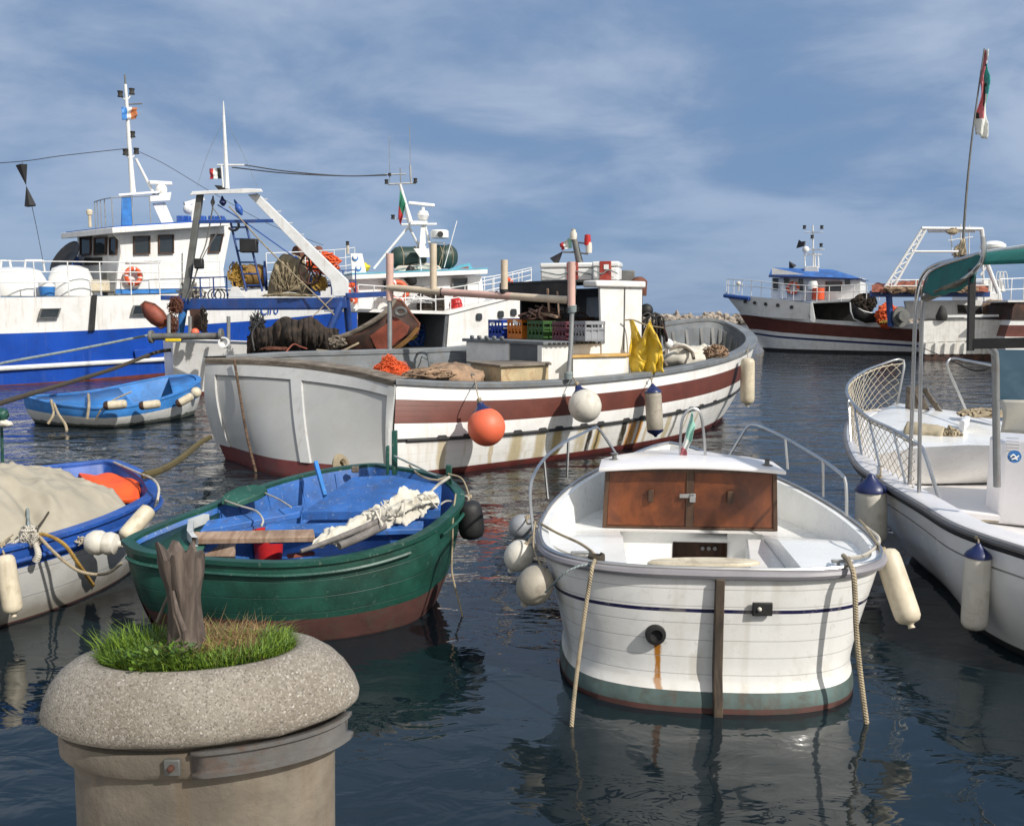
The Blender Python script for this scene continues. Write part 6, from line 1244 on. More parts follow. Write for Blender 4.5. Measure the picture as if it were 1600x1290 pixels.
# wheelhouse: main block, after block, roof
def wallpoly(name, pts, w0, w1, mat, **k):
    b = MB(); f = [G(x, y, w0) for x, y in pts]; nrm = V((-eG.y, eG.x, 0)); b.prism(f, nrm * (w1 - w0)); return b.build(name, mat, tG, **k)
wallpoly('wheelhouse', [(188, 460), (352, 456), (349, 420), (362, 352), (188, 364)], .9, 4.3, M['whiteG'])
wallpoly('side_wing', [(181, 460), (190, 460), (190, 362), (177, 364), (186, 374), (190, 382), (188, 398), (184, 425)], .88, 1.0, M['whiteG'])
A0_ = G(187.5, 430, 1.0)
def AF(px, py, off=0): d = ray(px, py); k = (A0_ - eG * off - V((0, 0, CH))).dot(eG) / d.dot(eG); return V((0, 0, CH)) + d * k
b = MB(); rt = [G(176, 364.5, .35), G(362, 352, .35)]; nrm = V((-eG.y, eG.x, 0)); q = [rt[0], rt[1], rt[1] + nrm * 4.1, rt[0] + nrm * 4.1]
b.prism(q, (0, 0, .22)); b.build('roof', M['whiteG'], tG, bevel=.02)
b = MB(); b.prism([p + V((0, 0, .222)) for p in inset([rt[0], rt[1], rt[1] + nrm * 4.1, rt[0] + nrm * 4.1], .15)], (0, 0, .06)); b.build('roof_deck', M['blue'], tG)
for x0, x1, y0, y1, sk in ((208, 234, 369, 398, 0), (247, 271, 367, 397, 0), (324, 349, 366, 395, 6)):
    window(tG, [G(x0 + sk, y0, .86), G(x1, y0 - .8, .86), G(x1 - sk, y1 - .8, .86), G(x0, y1, .86)], M['wood_frame'], nG * .06)
for x0, x1 in ((126, 143), (148, 167), (172, 183)): window(tG, [AF(x0, 371, .02), AF(x1, 370, .02), AF(x1, 398, .02), AF(x0, 399, .02)], M['wood_frame'], eG * -.06)
wallpoly('blue_band', [(181, 459), (315, 457), (315, 450), (181, 452)], .86, .89, M['blue_light'])
b = MB(); b.prism([AF(133, 414, .01), AF(160, 413, .01), AF(160, 402, .01), AF(133, 403, .01)], eG * -.04); b.build('vent_opening', M['dark'], tG)
for pts in (((285, 456), (285, 395)),): b = MB(); b.tube([G(x, y, .86) for x, y in pts], .02, 5); b.build('drain_pipe', M['galv'], tG)
life_ring(G(208, 432, .70), .29, nG, 'orange life ring on the white wheelhouse of the blue trawler')
b = MB(); b.tube([G(197, 408, .8), G(252, 407, .8)], .03, 6); b.build('hand_rail', M['white_steel'], tG)
lattice_rail(tG, [G(-60, 465, .10), G(42, 463.5, .10), G(145, 461.5, .10), G(250, 460, .10)], 1.22, 7, M['white_steel'], .022, (1, .70, .40))
lattice_rail(tG, [G(250, 460, .1), G(300, 458, .1), G(345, 456, .1)], 1.25, 3, M['white_steel'], .018, (1, .66, .33))
lattice_rail(tG, [G(150, 364, 3.8), G(160, 363, 2.2), G(181, 361, .6), G(236, 357, .6)], 1.25, 7, M['galv'], .02, (1,), 'roof_rail')
# deck gear aft of the wheelhouse
for x, w, r_, h_, lb in ((30, 2.2, .95, 1.05, 'left white deck tank on the blue trawler'), (112, 1.6, .78, 1.15, 'right white deck tank on the blue trawler')):
    b = MB(); c = G(x, 463, w); b.lathe([(r_, 0), (r_ * 1.02, .25), (r_ * .97, h_ * .6), (r_ * .80, h_ * .9), (r_ * .45, h_), (1e-4, h_)], c, None, 24); single(b, 'deck_tank', M['white_clean'], lb + ' behind the rail', 'tank', loc=c)
b = MB(); c = G(74, 462, .8); b.lathe([(.24, 0), (.28, .32)], c, None, 14, m=0); b.lathe([(.28, .32), (.285, .5), (.26, .52), (1e-4, .4)], c, None, 14, m=1); single(b, 'bucket', [M['blue_light'], M['white_clean']], 'blue and white bucket between the two deck tanks', 'bucket')
b = MB(); b.box(G(152, 447, 1.2), (.75, .5, .45), Matrix.Rotation(.9, 3, 'Z')); single(b, 'deck_box', M['cream'], 'cream box on the deck beside the wheelhouse wall', 'box', bevel=.03)
b = MB(); b.box(G(172, 452, 1.2), (.4, .4, 1.4), Matrix.Rotation(.9, 3, 'Z')); single(b, 'gas_rack', M['galv_d'], 'dark narrow rack beside the cream box', 'rack', bevel=.02)
for x0, x1 in ((0, 18), (38, 70)):
    b = MB(); b.tube([G(x0, 425, 3), G(x0 + 2, 407, 3), G(x1 - 3, 407, 3), G(x1, 425, 3)], .05, 6); b.build('goalpost', M['white_steel'], tG)
b = MB(); c = G(106, 406, 3.4); b.lathe([(.10, -.02), (.75, .10), (.80, .16), (.70, .12), (1e-4, .02)], c, Matrix.Rotation(.9, 3, 'X') @ Matrix.Rotation(-.5, 3, 'Y'), 20); b.build('vent_cowl', M['black'], tG)
b = MB(); b.hexa([G(98, 415, 3.6), G(128, 415, 3.6), G(128, 413, 5), G(98, 413, 5)], [G(112, 397, 3.6), G(118, 397, 3.6), G(118, 396, 5), G(112, 396, 5)]); b.build('skylight', M['blue'], tG)
# mast, funnel, radar on the wheelhouse roof
b = MB(); b.tube([G(208, 304, 2.6), G(203, 240, 2.6), G(196, 132, 2.6)], [.12, .09, .06], 10); b.build('mast', M['white_steel'], tG)
b = MB(); b.tube([G(196, 132, 2.6), G(195, 117, 2.6)], .035, 6); b.build('mast_tip', M['galv_d'], tG)
for x, y in ((188, 147), (206, 143), (207, 210), (196, 238), (213, 236)):
    lamp(tG, G(x, y, 2.55), .11, M['dark'], 'signal_lamp'); b = MB(); b.tube([G(x, y + 4, 2.55), G(200 + (y - 140) * .05, y + 12, 2.6)], .025, 5); b.build('lamp_bracket', M['white_steel'], tG)
b = MB(); b.tube([G(199, 163, 2.6), G(222, 162, 2.5)], .03, 6); b.build('yard', M['galv_d'], tG)
b = MB(); b.tube([G(212, 248, 2.6), G(245, 312, 2.6)], .06, 7); b.build('mast_stay', M['white_steel'], tG)
b = MB(); b.hexa([G(189, 354, 2.0), G(208, 353, 2.0), G(208, 352, 4), G(189, 353, 4)], [G(190, 306, 2.0), G(207, 305, 2.0), G(207, 305, 4), G(190, 306, 4)]); b.build('funnel', M['blue_light'], tG, bevel=.05)
b = MB(); b.hexa([G(186, 307, 1.9), G(250, 302, 1.9), G(250, 302, 3.6), G(186, 307, 3.6)], [G(185, 303, 1.9), G(250, 298, 1.9), G(250, 298, 3.6), G(185, 303, 3.6)]); b.build('mast_platform', M['white_steel'], tG, bevel=.02)
b = MB(); b.hexa([G(252, 350, 2.2), G(272, 349, 2.2), G(272, 349, 3.2), G(252, 350, 3.2)], [G(238, 318, 2.2), G(258, 316, 2.2), G(258, 316, 3.2), G(238, 318, 3.2)]); b.build('radar_pedestal', M['white_steel'], tG, bevel=.03)
b = MB(); b.hexa([G(232, 316, 2), G(266, 314, 2), G(266, 314, 3), G(232, 316, 3)], [G(234, 305, 2), G(268, 300, 2), G(268, 300, 3), G(234, 305, 3)]); b.build('radar_housing', M['white_steel'], tG, bevel=.03)
b = MB(); b.ball(G(252, 296, 2.4), .24, 14); b.build('radar_dome', M['white_clean'], tG)
b = MB(); b.bar(G(233, 285, 2.4), G(268, 287, 2.4), .18, .16); b.build('radar_bar', M['white_steel'], tG, bevel=.04)
b = MB(); b.bar(G(288, 319, 3.6), G(318, 310, 3.4), .20, .16); b.ball(G(294, 327, 3.5), .22, 12); b.tube([G(300, 350, 3.4), G(303, 318, 3.4)], .10, 8); b.build('second_radar', M['white_steel'], tG)
for x in (283, 292, 316, 332, 345): b = MB(); b.box(G(x, 343, 2.5), (.3, .3, .3)); b.build('life_jacket_box', M['blue'], tG, bevel=.03)
b = MB(); b.lathe([(.06, 0), (.06, .45), (.10, .46), (.12, .60), (.10, .66), (1e-4, .66)], G(141, 355, 1.5), None, 10); b.build('searchlight', M['cream'], tG)
flag('flag', [G(190, 167, 2.5), G(214, 168, 2.4), G(212, 186, 2.4), G(191, 188, 2.5)], [M['blue_light'], M['flag_white'], paint('faded_orange_flag', (.45, .16, .06), .8, .1)], 'small blue white and orange pennant on the tall mast of the blue trawler', fold=.08)
b = MB(); Rz = Matrix.Rotation(.12, 3, 'Y')
for (x, y, s_) in ((40, 288, 1), (43, 288, -1)):
    c = G(41, 290, 1.0); b.lathe([(1e-4, 0), (.20, s_ * .72), (1e-4, s_ * .72)], c, Matrix.Rotation(-.16, 3, 'Y'), 5)
single(b, 'signal_shape', M['signal'], 'black double cone signal hanging from a wire at top left', 'signal shape', flat=True)
cable([G(-60, 258, 1.0), G(35, 252, 1.2), G(100, 243, 1.6), G(200, 232, 2.5)], .014, M['wire'], 'dark forestay wire running left from the tall mast', 'wire', 'stay_wire', seg=4)
cable([G(215, 236, 2.6), G(260, 258, 2.8), G(330, 300, 3.2), G(420, 350, 3.6), G(505, 383, 3.8)], .012, M['wire'], 'dark stay wire sloping right from the tall mast towards the bow rail', 'wire', 'stay_wire', seg=4)
cable([G(49, 318, 1.0), G(58, 360, 1.4), G(68, 412, 2.0)], .010, M['wire'], 'thin wire below the double cone signal', 'wire', 'stay_wire', seg=4)
cable([G(35, 252, 1.2), G(35, 262, 1.1), G(37, 265, 1.0)], .010, M['wire'], 'short wire holding up the double cone signal', 'wire', 'stay_wire', seg=4)
for a0, a1 in (((170, 240), (188, 300)), ((222, 250), (262, 330))): pass
# bow of the blue trawler: letters, rail, panel
from mathutils.bvhtree import BVHTree
hG = [o_ for o_ in tG.children if o_.name.startswith('hull') and 'port' not in o_.name][0]
bvh = BVHTree.FromPolygons([v.co + WO[hG.name] for v in hG.data.vertices], [tuple(p.vertices) for p in hG.data.polygons])
def hit(px, py): return bvh.ray_cast(V((0, 0, CH)), ray(px, py).normalized())[0]
h0, h1, h2 = hit(405, 492), hit(450, 489), hit(405, 482); xd = h1 - h0; hn = xd.cross(h2 - h0).normalized(); hn = hn if hn.y < 0 else -hn
text(tG, 'name_lettering', 'Ciro', h0 + hn * .05, xd, h2 - h0, .62, M['blue'], .01)
lattice_rail(tG, [fG(11.2, -2.75, 3.55), fG(13, -2.45, 3.7), fG(15, -1.9, 3.9), fG(17, -1.1, 4.1), fG(18.4, -.4, 4.3)], 1.5, 7, M['white_steel'], .025, (1, .72, .45, .2), 'bow_rail')
# lattice between decks on the foredeck: dark machinery masses
b = MB(); b.tube([G(462, 400, 3.5), G(500, 400, 3.2)], .5, 12); b.build('windlass', M['rust'], tG)

# ------------------------------------------------------------------ white trawler with blue gantry behind the middle boat
tH = thing('trawler', 'white shelter deck trawler with blue stern gantry behind the brown banded boat', 'trawler', at(560, 560, 29) * 1)
tH.location.z = 0; WO[tH.name].z = 0
oH = V((-10.0, 26.5, 0)); eH = V((.908, .419, 0)).normalized()
M['whiteH'] = paint('white_steel_hull', (.74, .74, .73), .4, .04, dirt=(.42, .38, .32), da=.35, ds=1.4, streak=(.38, .24, .13), sa=.22)
fH = ship(tH, oH, eH, [(0, 2.2, 1.7, 1.62), (2.5, 2.4, 2.1, 1.50), (5, 2.45, 2.2, 1.32), (8, 2.45, 2.1, 1.35), (10.5, 2.1, 1.5, 1.75), (12.5, 1.2, .5, 2.2), (13.8, .1, .05, 2.5)], 2.3,
          [(lambda l, d: d, 0), (lambda l, d: d * .55, 0), (lambda l, d: .10, 1), (lambda l, d: 0, 1)], [M['whiteH'], M['red_bottom'], M['galv_d']])
nH = V((eH.y, -eH.x, 0))
def Hh(px, py, w):
    d = ray(px, py); nrm = -nH; o_ = oH + nrm * w; k = (o_ - V((0, 0, CH))).dot(nrm) / d.dot(nrm); return V((0, 0, CH)) + d * k
def wallH(name, pts, w0, w1, mat, par=None, **k):
    b = MB(); b.prism([Hh(x, y, w0) for x, y in pts], -nH * (w1 - w0)); return b.build(name, mat, par or tH, **k)
# forward shelter with portholes, dark working space, shelter roof
wallH('shelter_side', [(692, 556), (850, 540), (850, 452), (815, 459), (700, 487)], .10, .22, M['whiteH'])
wallH('shelter_edge', [(555, 487), (702, 491), (815, 462), (850, 453), (850, 449), (815, 457.5), (700, 486), (555, 482)], .04, 4.4, M['whiteH'])
wallH('shelter_bulkhead', [(560, 556), (694, 556), (694, 488), (560, 486)], 2.6, 2.7, M['dark'])  # dark colour stands in for the shade under the shelter deck
wallH('shelter_end', [(690, 556), (697, 556), (702, 490), (696, 490)], .10, 2.6, M['grey_d'])
for x, y in ((749, 495), (783, 491), (803, 488)):
    b = MB(); pts = [(x + 4.5 * math.copysign(abs(math.cos(a)) ** .5, math.cos(a)), y + 5.5 * math.copysign(abs(math.sin(a)) ** .5, math.sin(a))) for a in [i * math.pi / 10 for i in range(20)]]
    b.prism([Hh(px_, py_, .05) for px_, py_ in pts], -nH * .04); f = b.build('porthole', M['black'], tH)
    b = MB(); b.poly([Hh(x + (px_ - x) * .75, y + (py_ - y) * .75, .045) for px_, py_ in pts]); b.build('pane', M['glass'], f)
for k, (x, y, s_, mt) in enumerate(((640, 520, .35, 'yellow'), (652, 528, .5, 'blue'), (622, 515, .45, 'blue_gantry'), (668, 520, .4, 'blue_gantry'), (604, 510, .5, 'galv_d'))):
    b = MB(); c = Hh(x, y, 2.1); tangle(b, c, (s_, s_ * .4, s_), 12, .03, 60 + k, 0); single(b, 'hanging_gear', M[mt], ['yellow rope hank hung in the dark working deck', 'blue rope hank hung low in the dark working deck', 'dark blue rope hank at the left of the working deck', 'dark blue rope hank at the right of the working deck', 'grey cable tangle beside the blue gantry leg'][k], 'rope hank')
b = MB(); lump(b, Hh(668, 553, 1.0), (.75, .4, .12), 9); single(b, 'sack', M['net_tan'], 'tan sack on the rail of the white trawler', 'sack', angle=80)
cable([Hh(695, 551, .1), Hh(708, 547, .0), Hh(722, 546, .05), Hh(735, 553, .1)], .035, M['yellow_plain'], 'yellow hose draped over the white trawler rail', 'hose', 'hose', n=16)
# wheelhouse on the shelter deck
wallH('wheelhouse', [(552, 485), (760, 490), (752, 430), (556, 437)], 1.2, 3.8, M['whiteH'])
M['turq'] = M['sky_blue']
b = MB(); q = [Hh(550, 437, .8), Hh(762, 428, .8)]; b.prism([q[0], q[1], q[1] - nH * 3.2, q[0] - nH * 3.2], (0, 0, .16)); b.build('roof', M['whiteH'], tH, bevel=.02)
b = MB(); b.prism([p + V((0, 0, .165)) for p in (q[0], q[1], q[1] - nH * 3.2, q[0] - nH * 3.2)], (0, 0, .05)); b.build('roof_deck', M['turq'], tH)
wallH('roof_wing', [(685, 427), (740, 421), (734, 411), (722, 413)], .9, 1.0, M['turq']); wallH('roof_wing', [(700, 424), (733, 422), (732, 416)], .88, .895, M['rust_red'])
for x0, x1, y0, y1 in ((598, 613, 438, 453), (706, 730, 434, 458)): window(tH, [Hh(x0, y0, 1.15), Hh(x1, y0 - .5, 1.15), Hh(x1, y1, 1.15), Hh(x0, y1, 1.15)], M['galv_d'], nH * .05)
wallH('wall_vent', [(636, 447), (662, 447), (662, 453), (636, 453)], 1.12, 1.19, M['black'])
life_ring(Hh(622, 455, .55), .30, nH + V((0, 0, .2)), 'orange life ring in the middle of the white trawler behind the pipe frame')
life_ring(Hh(551, 458, .9), .28, (1, -.35, .1), 'life ring seen nearly edge on beside the gantry foot')
lattice_rail(tH, [Hh(560, 483, .15), Hh(620, 486, .15), Hh(700, 487, .15), Hh(765, 473, .15), Hh(830, 457, .3)], .78, 13, M['white_steel'], .020, (1, .55), 'shelter_rail')
lattice_rail(tH, [Hh(728, 473, 4.2), Hh(770, 470, 4.2), Hh(830, 456, 4.0)], .95, 8, M['white_steel'], .020, (1, .7, .35), 'shelter_rail')
life_ring(Hh(794, 449, 3.8), .30, (.9, -.5, 0), 'half hidden life ring on the bow rail near the wheelhouse awning')
for x, r_ in ((664, .27), (683, .25)): b = MB(); b.lathe([(r_, 0), (r_ * 1.05, .1), (r_, .55), (r_ * .7, .6), (1e-4, .6)], Hh(x, 486, .7), None, 14); single(b, 'drum', M['net_brown'], 'dark drum on the shelter deck, %s of the pair' % ('left' if x < 670 else 'right'), 'drum', 'dark drums on the shelter deck')
b = MB(); lump(b, Hh(712, 480, .6), (.22, .2, .36), 14); single(b, 'jerrycan', M['red'], 'small red can by the shelter deck rail', 'can', angle=80)
b = MB(); tangle(b, Hh(640, 473, .6), (.9, .3, .3), 26, .02, 66, .5); single(b, 'white_tubing', M['white_steel'], 'tangle of white tubing under the middle life ring', 'tubing')
# roof gear
RGp = 'dark green raft canisters on the white trawler roof'
for x0, x1, y, r_, lb in ((612, 664, 404, .40, 'long dark green raft canister on the wheelhouse roof'), (676, 712, 402, .42, 'short dark green raft canister beside the mast')):
    t = thing('raft_canister', lb, 'raft canister', Hh((x0 + x1) / 2, y + 14, 2.2), RGp); a_, c_ = Hh(x0, y - .5, 2.2), Hh(x1, y - 1, 2.2); d_ = (c_ - a_); L = d_.length; R = V((0, 0, 1)).rotation_difference(d_.normalized()).to_matrix()
    b = MB(); b.lathe([(1e-4, -L / 2), (r_ * .7, -L / 2 + .03), (r_ * .95, -L / 2 + .15), (r_, -L / 2 + .3), (r_, L / 2 - .3), (r_ * .95, L / 2 - .15), (r_ * .7, L / 2 - .03), (1e-4, L / 2)], (a_ + c_) / 2, R, 18); b.build('body', paint('canister_green', (.022, .05, .04), .5, .15, dirt=(.06, .06, .05), da=.4) if 'canister_green' not in bpy.data.materials else bpy.data.materials['canister_green'], t)
    for q_ in (-.25, .2): b = MB(); b.tube([(a_ + c_) / 2 + R @ V((r_ * 1.02 * math.cos(z), r_ * 1.02 * math.sin(z), L * q_)) for z in [i * math.pi / 10 for i in range(20)]], .015, 5, closed=True); b.build('strap', M['rope'], t)
b = MB(); bundle(b, [Hh(615, 424, 1.8), Hh(640, 420, 1.8), Hh(665, 417, 1.8), Hh(690, 422, 1.8)], .17, 4.4, 30, 16, .5); single(b, 'folded_sail', M['sail'], 'bundled pale cloth on the turquoise roof edge', 'cloth', angle=75)
b = MB(); lump(b, Hh(568, 418, 1.7), (.22, .18, .15), 17); single(b, 'yellow_float', M['yellow_plain'], 'yellow float at the left end of the turquoise roof', 'float', angle=80)
b = MB()
for p in (((638, 353), (656, 387)), ((664, 352), (654, 388)), ((664, 352), (676, 398)), ((640, 352), (610, 388)), ((610, 388), (584, 420))): b.tube([Hh(x, y, 2.2) for x, y in p], .045, 7)
b.tube([Hh(641, 348, 2.2), Hh(625, 288, 2.2)], [.10, .05], 8); b.tube([Hh(627, 351, 2.2), Hh(682, 350, 2.2)], .04, 6); b.hexa([Hh(641, 351, 1.9), Hh(668, 351, 1.9), Hh(668, 351, 2.5), Hh(641, 351, 2.5)], [Hh(643, 345, 1.9), Hh(668, 345, 1.9), Hh(668, 345, 2.5), Hh(643, 345, 2.5)]); b.build('mast', M['white_steel'], tH)
b = MB(); b.hexa([Hh(655, 388, 2.0), Hh(666, 388, 2.0), Hh(666, 388, 2.5), Hh(655, 388, 2.5)], [Hh(658, 352, 2.0), Hh(664, 352, 2.0), Hh(664, 352, 2.5), Hh(658, 352, 2.5)]); b.build('mast_leg', M['white_steel'], tH)
b = MB(); b.tube([Hh(607, 288, 2.2), Hh(650, 286, 2.2)], .03, 6); b.tube([Hh(642, 286, 2.2), Hh(641, 258, 2.2)], .035, 6); b.tube([Hh(641, 258, 2.2), Hh(640, 195, 2.2)], .012, 5); b.tube([Hh(626, 288, 2.2), Hh(625, 262, 2.2)], .02, 5); b.tube([Hh(600, 273, 2.2), Hh(634, 272, 2.2)], .025, 6); b.tube([Hh(609, 290, 2.2), Hh(608, 212, 2.2)], .010, 5); b.build('aerials', M['galv'], tH)
for x, y in ((604, 284), (649, 282), (614, 339), (609, 273)): lamp(tH, Hh(x, y, 2.15), .07 if y > 275 else .05, M['dark'], 'signal_lamp')
b = MB(); b.tube([Hh(614, 342, 2.2), Hh(640, 342, 2.2)], .02, 5); b.build('lamp_bracket', M['white_steel'], tH)
b = MB(); b.lathe([(.12, -.05), (.17, .0), (.22, .12), (.17, .26), (.06, .3), (.06, .4)], Hh(661, 342, 2.2), None, 14); b.build('radar_base', M['white_clean'], tH)
b = MB(); b.bar(Hh(638, 317, 2.2), Hh(679, 321, 2.2), .11, .11); b.build('radar_bar', M['white_clean'], tH, bevel=.03)
b = MB(); b.lathe([(.30, -.14), (.32, -.12), (.32, .10), (.28, .14), (1e-4, .16)], Hh(687, 366, 1.9), None, 20); b.build('radome', M['white_clean'], tH)
b = MB(); disc(b, Hh(688, 366, 1.55), nH, .10, .03); b.build('loudhailer', M['black'], tH)
b = MB(); b.tube([Hh(668, 378, 1.9), Hh(694, 380, 1.9)], .03, 5); b.hexa([Hh(656, 402, 1.4), Hh(672, 402, 1.4), Hh(672, 402, 1.7), Hh(656, 402, 1.7)], [Hh(646, 388, 1.4), Hh(670, 388, 1.4), Hh(670, 388, 1.7), Hh(646, 388, 1.7)]); b.tube([Hh(656, 400, 1.5), Hh(658, 426, 1.5)], .03, 6); b.build('hailer_stand', M['white_steel'], tH)
b = MB(); b.tube([Hh(694, 418, 1.6), Hh(714, 345, 1.6)], .016, 5); b.build('whip_aerial', M['white_clean'], tH); b = MB(); b.tube([Hh(686, 416, 1.6), Hh(696, 378, 1.6)], .012, 5); b.build('whip_aerial', M['rope'], tH)
flag('flag', [Hh(625, 296, 2.1), Hh(634, 318, 2.05), Hh(626, 352, 2.05), Hh(622, 340, 2.1)], [M['flag_green'], M['flag_green'], M['flag_red']], 'limp green and red flag beside the trawler mast', along='v', split=(.3, .55), fold=.05)
b = MB(); lump(b, Hh(642, 432, 1.0), (.2, .15, .35), 23); single(b, 'deck_light', M['black'], 'black covered lamp above the middle life ring', 'lamp', angle=80)
# white mast panel with two round emblems (left of the roof)
wallH('emblem_board', [(551, 434), (574, 433), (566, 396), (548, 396)], 1.0, 1.06, M['white_clean'])
brd = [o_ for o_ in tH.children if o_.name.startswith('emblem_board')][0]
for x, y in ((555, 403), (560, 419)):
    b = MB(); disc(b, Hh(x, y, .98), nH, .10, .012); em = b.build('round_emblem', M['blue_light'], brd)
    b = MB(); disc(b, Hh(x, y - 1.5, .955), nH, .07, .008); b.build('emblem_centre', M['white_clean'], em)
lamp(tH, Hh(543, 380, 1.05), .06, M['dark'], 'signal_lamp'); b = MB(); b.tube([Hh(544, 397, 1.05), Hh(543, 382, 1.05)], .05, 7); b.build('lamp_post', M['ball_white'], tH)
# blue gantry with white A-frame
YG = 27.0
b = MB(); b.bar(at(286, 475, YG), at(542, 473, YG), .28, .32); b.build('gantry_beam', M['blue_gantry'], tH, bevel=.015)
b = MB(); b.bar(at(540, 462, YG), at(606, 459, YG + 2.2), .16, .16); b.build('gantry_beam', M['blue_gantry'], tH, bevel=.01)
b = MB(); b.bar(at(252, 465, YG), at(290, 466, YG), .12, .14); b.build('gantry_beam', M['blue_gantry'], tH, bevel=.01)
b = MB(); b.hexa([at(286, 485, YG - .12), at(535, 484, YG - .12), at(535, 484, YG + 1.2), at(286, 485, YG + 1.2)], [at(286, 481, YG - .12), at(535, 480, YG - .12), at(535, 480, YG + 1.2), at(286, 481, YG + 1.2)]); b.build('gantry_floor', M['blue_gantry'], tH)
b = MB(); b.tube([at(536, 466, YG), at(500, 553, YG - .4)], .12, 12); b.build('gantry_leg', M['blue_gantry'], tH)
b = MB(); b.tube([at(541, 466, YG + .1), at(548, 545, YG + .6)], .11, 12); b.build('gantry_leg', M['blue_gantry'], tH)
b = MB(); b.tube([at(289, 468, YG), at(276, 548, YG)], .12, 12); b.build('gantry_leg', M['blue_light'], tH)
b = MB(); b.bar(at(313, 303, YG), at(289, 470, YG), .17, .17, (0, 1, 0)); b.build('frame_leg', M['galv_d'], tH, bevel=.01)
b = MB(); ft = [(387, 304), (402, 302), (543, 438), (543, 462), (521, 463), (516, 438)]; b.prism([at(x, y, YG) for x, y in ft], (0, .22, 0)); b.build('frame_leg', M['white_steel'], tH, bevel=.01)
for x, y in ((413, 311), (434, 330), (452, 348), (470, 366), (489, 385)): b = MB(); b.bar(at(x - 3, y + .5, YG + .05), at(x + 5, y, YG + .05), .05, .02); b.build('rung', M['white_steel'], tH)
b = MB(); b.hexa([at(296, 305, YG - .25), at(330, 303, YG - .25), at(384, 302, YG - .25), at(411, 300, YG - .25), at(411, 300, YG + .45), at(296, 305, YG + .45)], [at(300, 300, YG - .25), at(332, 297.5, YG - .25), at(386, 294.5, YG - .25), at(408, 296, YG - .25), at(408, 295, YG + .45), at(300, 299, YG + .45)]); b.build('frame_head', M['white_steel'], tH, bevel=.01)
b = MB(); b.bar(at(309, 347, YG), at(427, 345, YG), .08, .09); b.build('cross_brace', M['blue_gantry'], tH)
b = MB(); b.tube([at(355, 295, YG), at(350, 188, YG), at(349, 158, YG)], [.07, .04, .012], 8); b.build('gantry_mast', M['white_steel'], tH)
b = MB(); b.tube([at(340, 258, YG), at(382, 258, YG)], .03, 6); b.tube([at(346, 258, YG), at(349, 293, YG)], .03, 6); b.build('yard', M['white_steel'], tH)
flag('flag', [at(345, 262, YG), at(327, 264, YG), at(328, 280, YG), at(346, 279, YG)], [M['flag_black'], M['flag_white'], M['flag_red']], 'small red white and dark flag on top of the blue gantry', fold=.03)
b = MB(); b.prism([at(334, 289, YG), at(346, 290, YG), at(353, 299, YG), at(344, 300, YG)], (0, .3, 0)); single(b, 'floodlight', M['black'], 'black floodlight on the white head of the gantry', 'floodlight', bevel=.02)
for x0, y0, x1, y1, r_, mt in ((347, 306, 349, 322, .10, 'navy'), (366, 312, 378, 336, .10, 'blue'), (333, 306, 332, 322, .06, 'galv_d')):
    b = MB(); a_, c_ = at(x0, y0, YG), at(x1, y1, YG); b.tube([a_.lerp(c_, q_) for q_ in (0, .3, .5, .7, 1)], [.02, r_ * .5, r_, r_ * 1.05, r_ * .3], 9); single(b, 'pulley_block', M[mt], {'navy': 'round navy pulley block under the gantry head', 'blue': 'long blue pulley block on a slanting wire', 'galv_d': 'small grey pulley block beside the grey frame leg'}[mt], 'pulley block')
# blue ladder under the gantry
def ladder(name, L0, R0_, L1, R1_, n, mat, par, r=.035):
    b = MB(); b.tube([L0, L1], r, 6); b.tube([R0_, R1_], r, 6)
    for i in range(n): q_ = (i + .5) / n; b.tube([L0.lerp(L1, q_), R0_.lerp(R1_, q_)], r * .8, 6)
    return b.build(name, mat, par)
ladder('ladder', at(360, 346, YG + .1), at(383, 346, YG + .1), at(385, 455, YG + .1), at(410, 455, YG + .1), 6, M['blue_gantry'], tH)
b = MB(); b.tube([at(365 + 8 * math.cos(a), 352 + 8 * math.sin(a), YG) for a in [-.4 + i * .28 for i in range(12)]], .04, 6); b.build('tyre_fender', M['black'], tH)
b = MB(); b.box(at(389, 384, YG - .1), (.5, .25, .40)); b.box(at(392, 378, YG - .15), (.46, .05, .12)); single(b, 'work_lamp', M['black'], 'black work lamp hanging on the blue ladder', 'lamp', bevel=.03)
b = MB(); b.box(at(311, 412, YG - .2), (.26, .2, .30)); single(b, 'cable_block', M['black'], 'black block where the wires cross the grey frame leg', 'block', bevel=.04)
for k, (pts, r_, lb) in enumerate((([(333, 322, 27), (322, 380, 27), (311, 410, 26.8), (296, 470, 26.8)], .022, 'grey wire down the left of the gantry to the black block'), ([(331, 322, 27), (345, 350, 27), (318, 400, 26.9), (290, 470, 26.8)], .016, 'second thin wire near the grey frame leg'), ([(358, 322, 26.9), (420, 390, 26.8), (500, 468, 26.6), (522, 492, 26.5)], .022, 'long tan warp from the gantry head to the right leg'), ([(340, 320, 27), (380, 345, 27), (458, 400, 26.9), (462, 400, 27)], .02, 'blue rope slanting from the gantry head'), ([(520, 465, 26.7), (460, 520, 26.3), (425, 545, 26)], .016, 'thin line from the gantry beam to the white rail'))):
    cable(px_path(pts), r_, M['blue'] if k == 3 else M['rope'] if k in (2, 4) else M['galv_d'], lb, 'wire', 'rigging_wire', seg=5, n=24)
for k, (y0, lb) in enumerate(((0, 'upper black aerial wire between gantry mast and trawler mast'), (6, 'lower black aerial wire between gantry mast and trawler mast'))):
    cable([at(382 - 20 * k, 258 + y0 * .6, 27), at(450, 268 + y0 * .5, 27.5), at(540, 275, 28.3), at(604, 273 + k, 29.2)], .018, M['wire'], lb, 'wire', 'aerial_wire', seg=5)
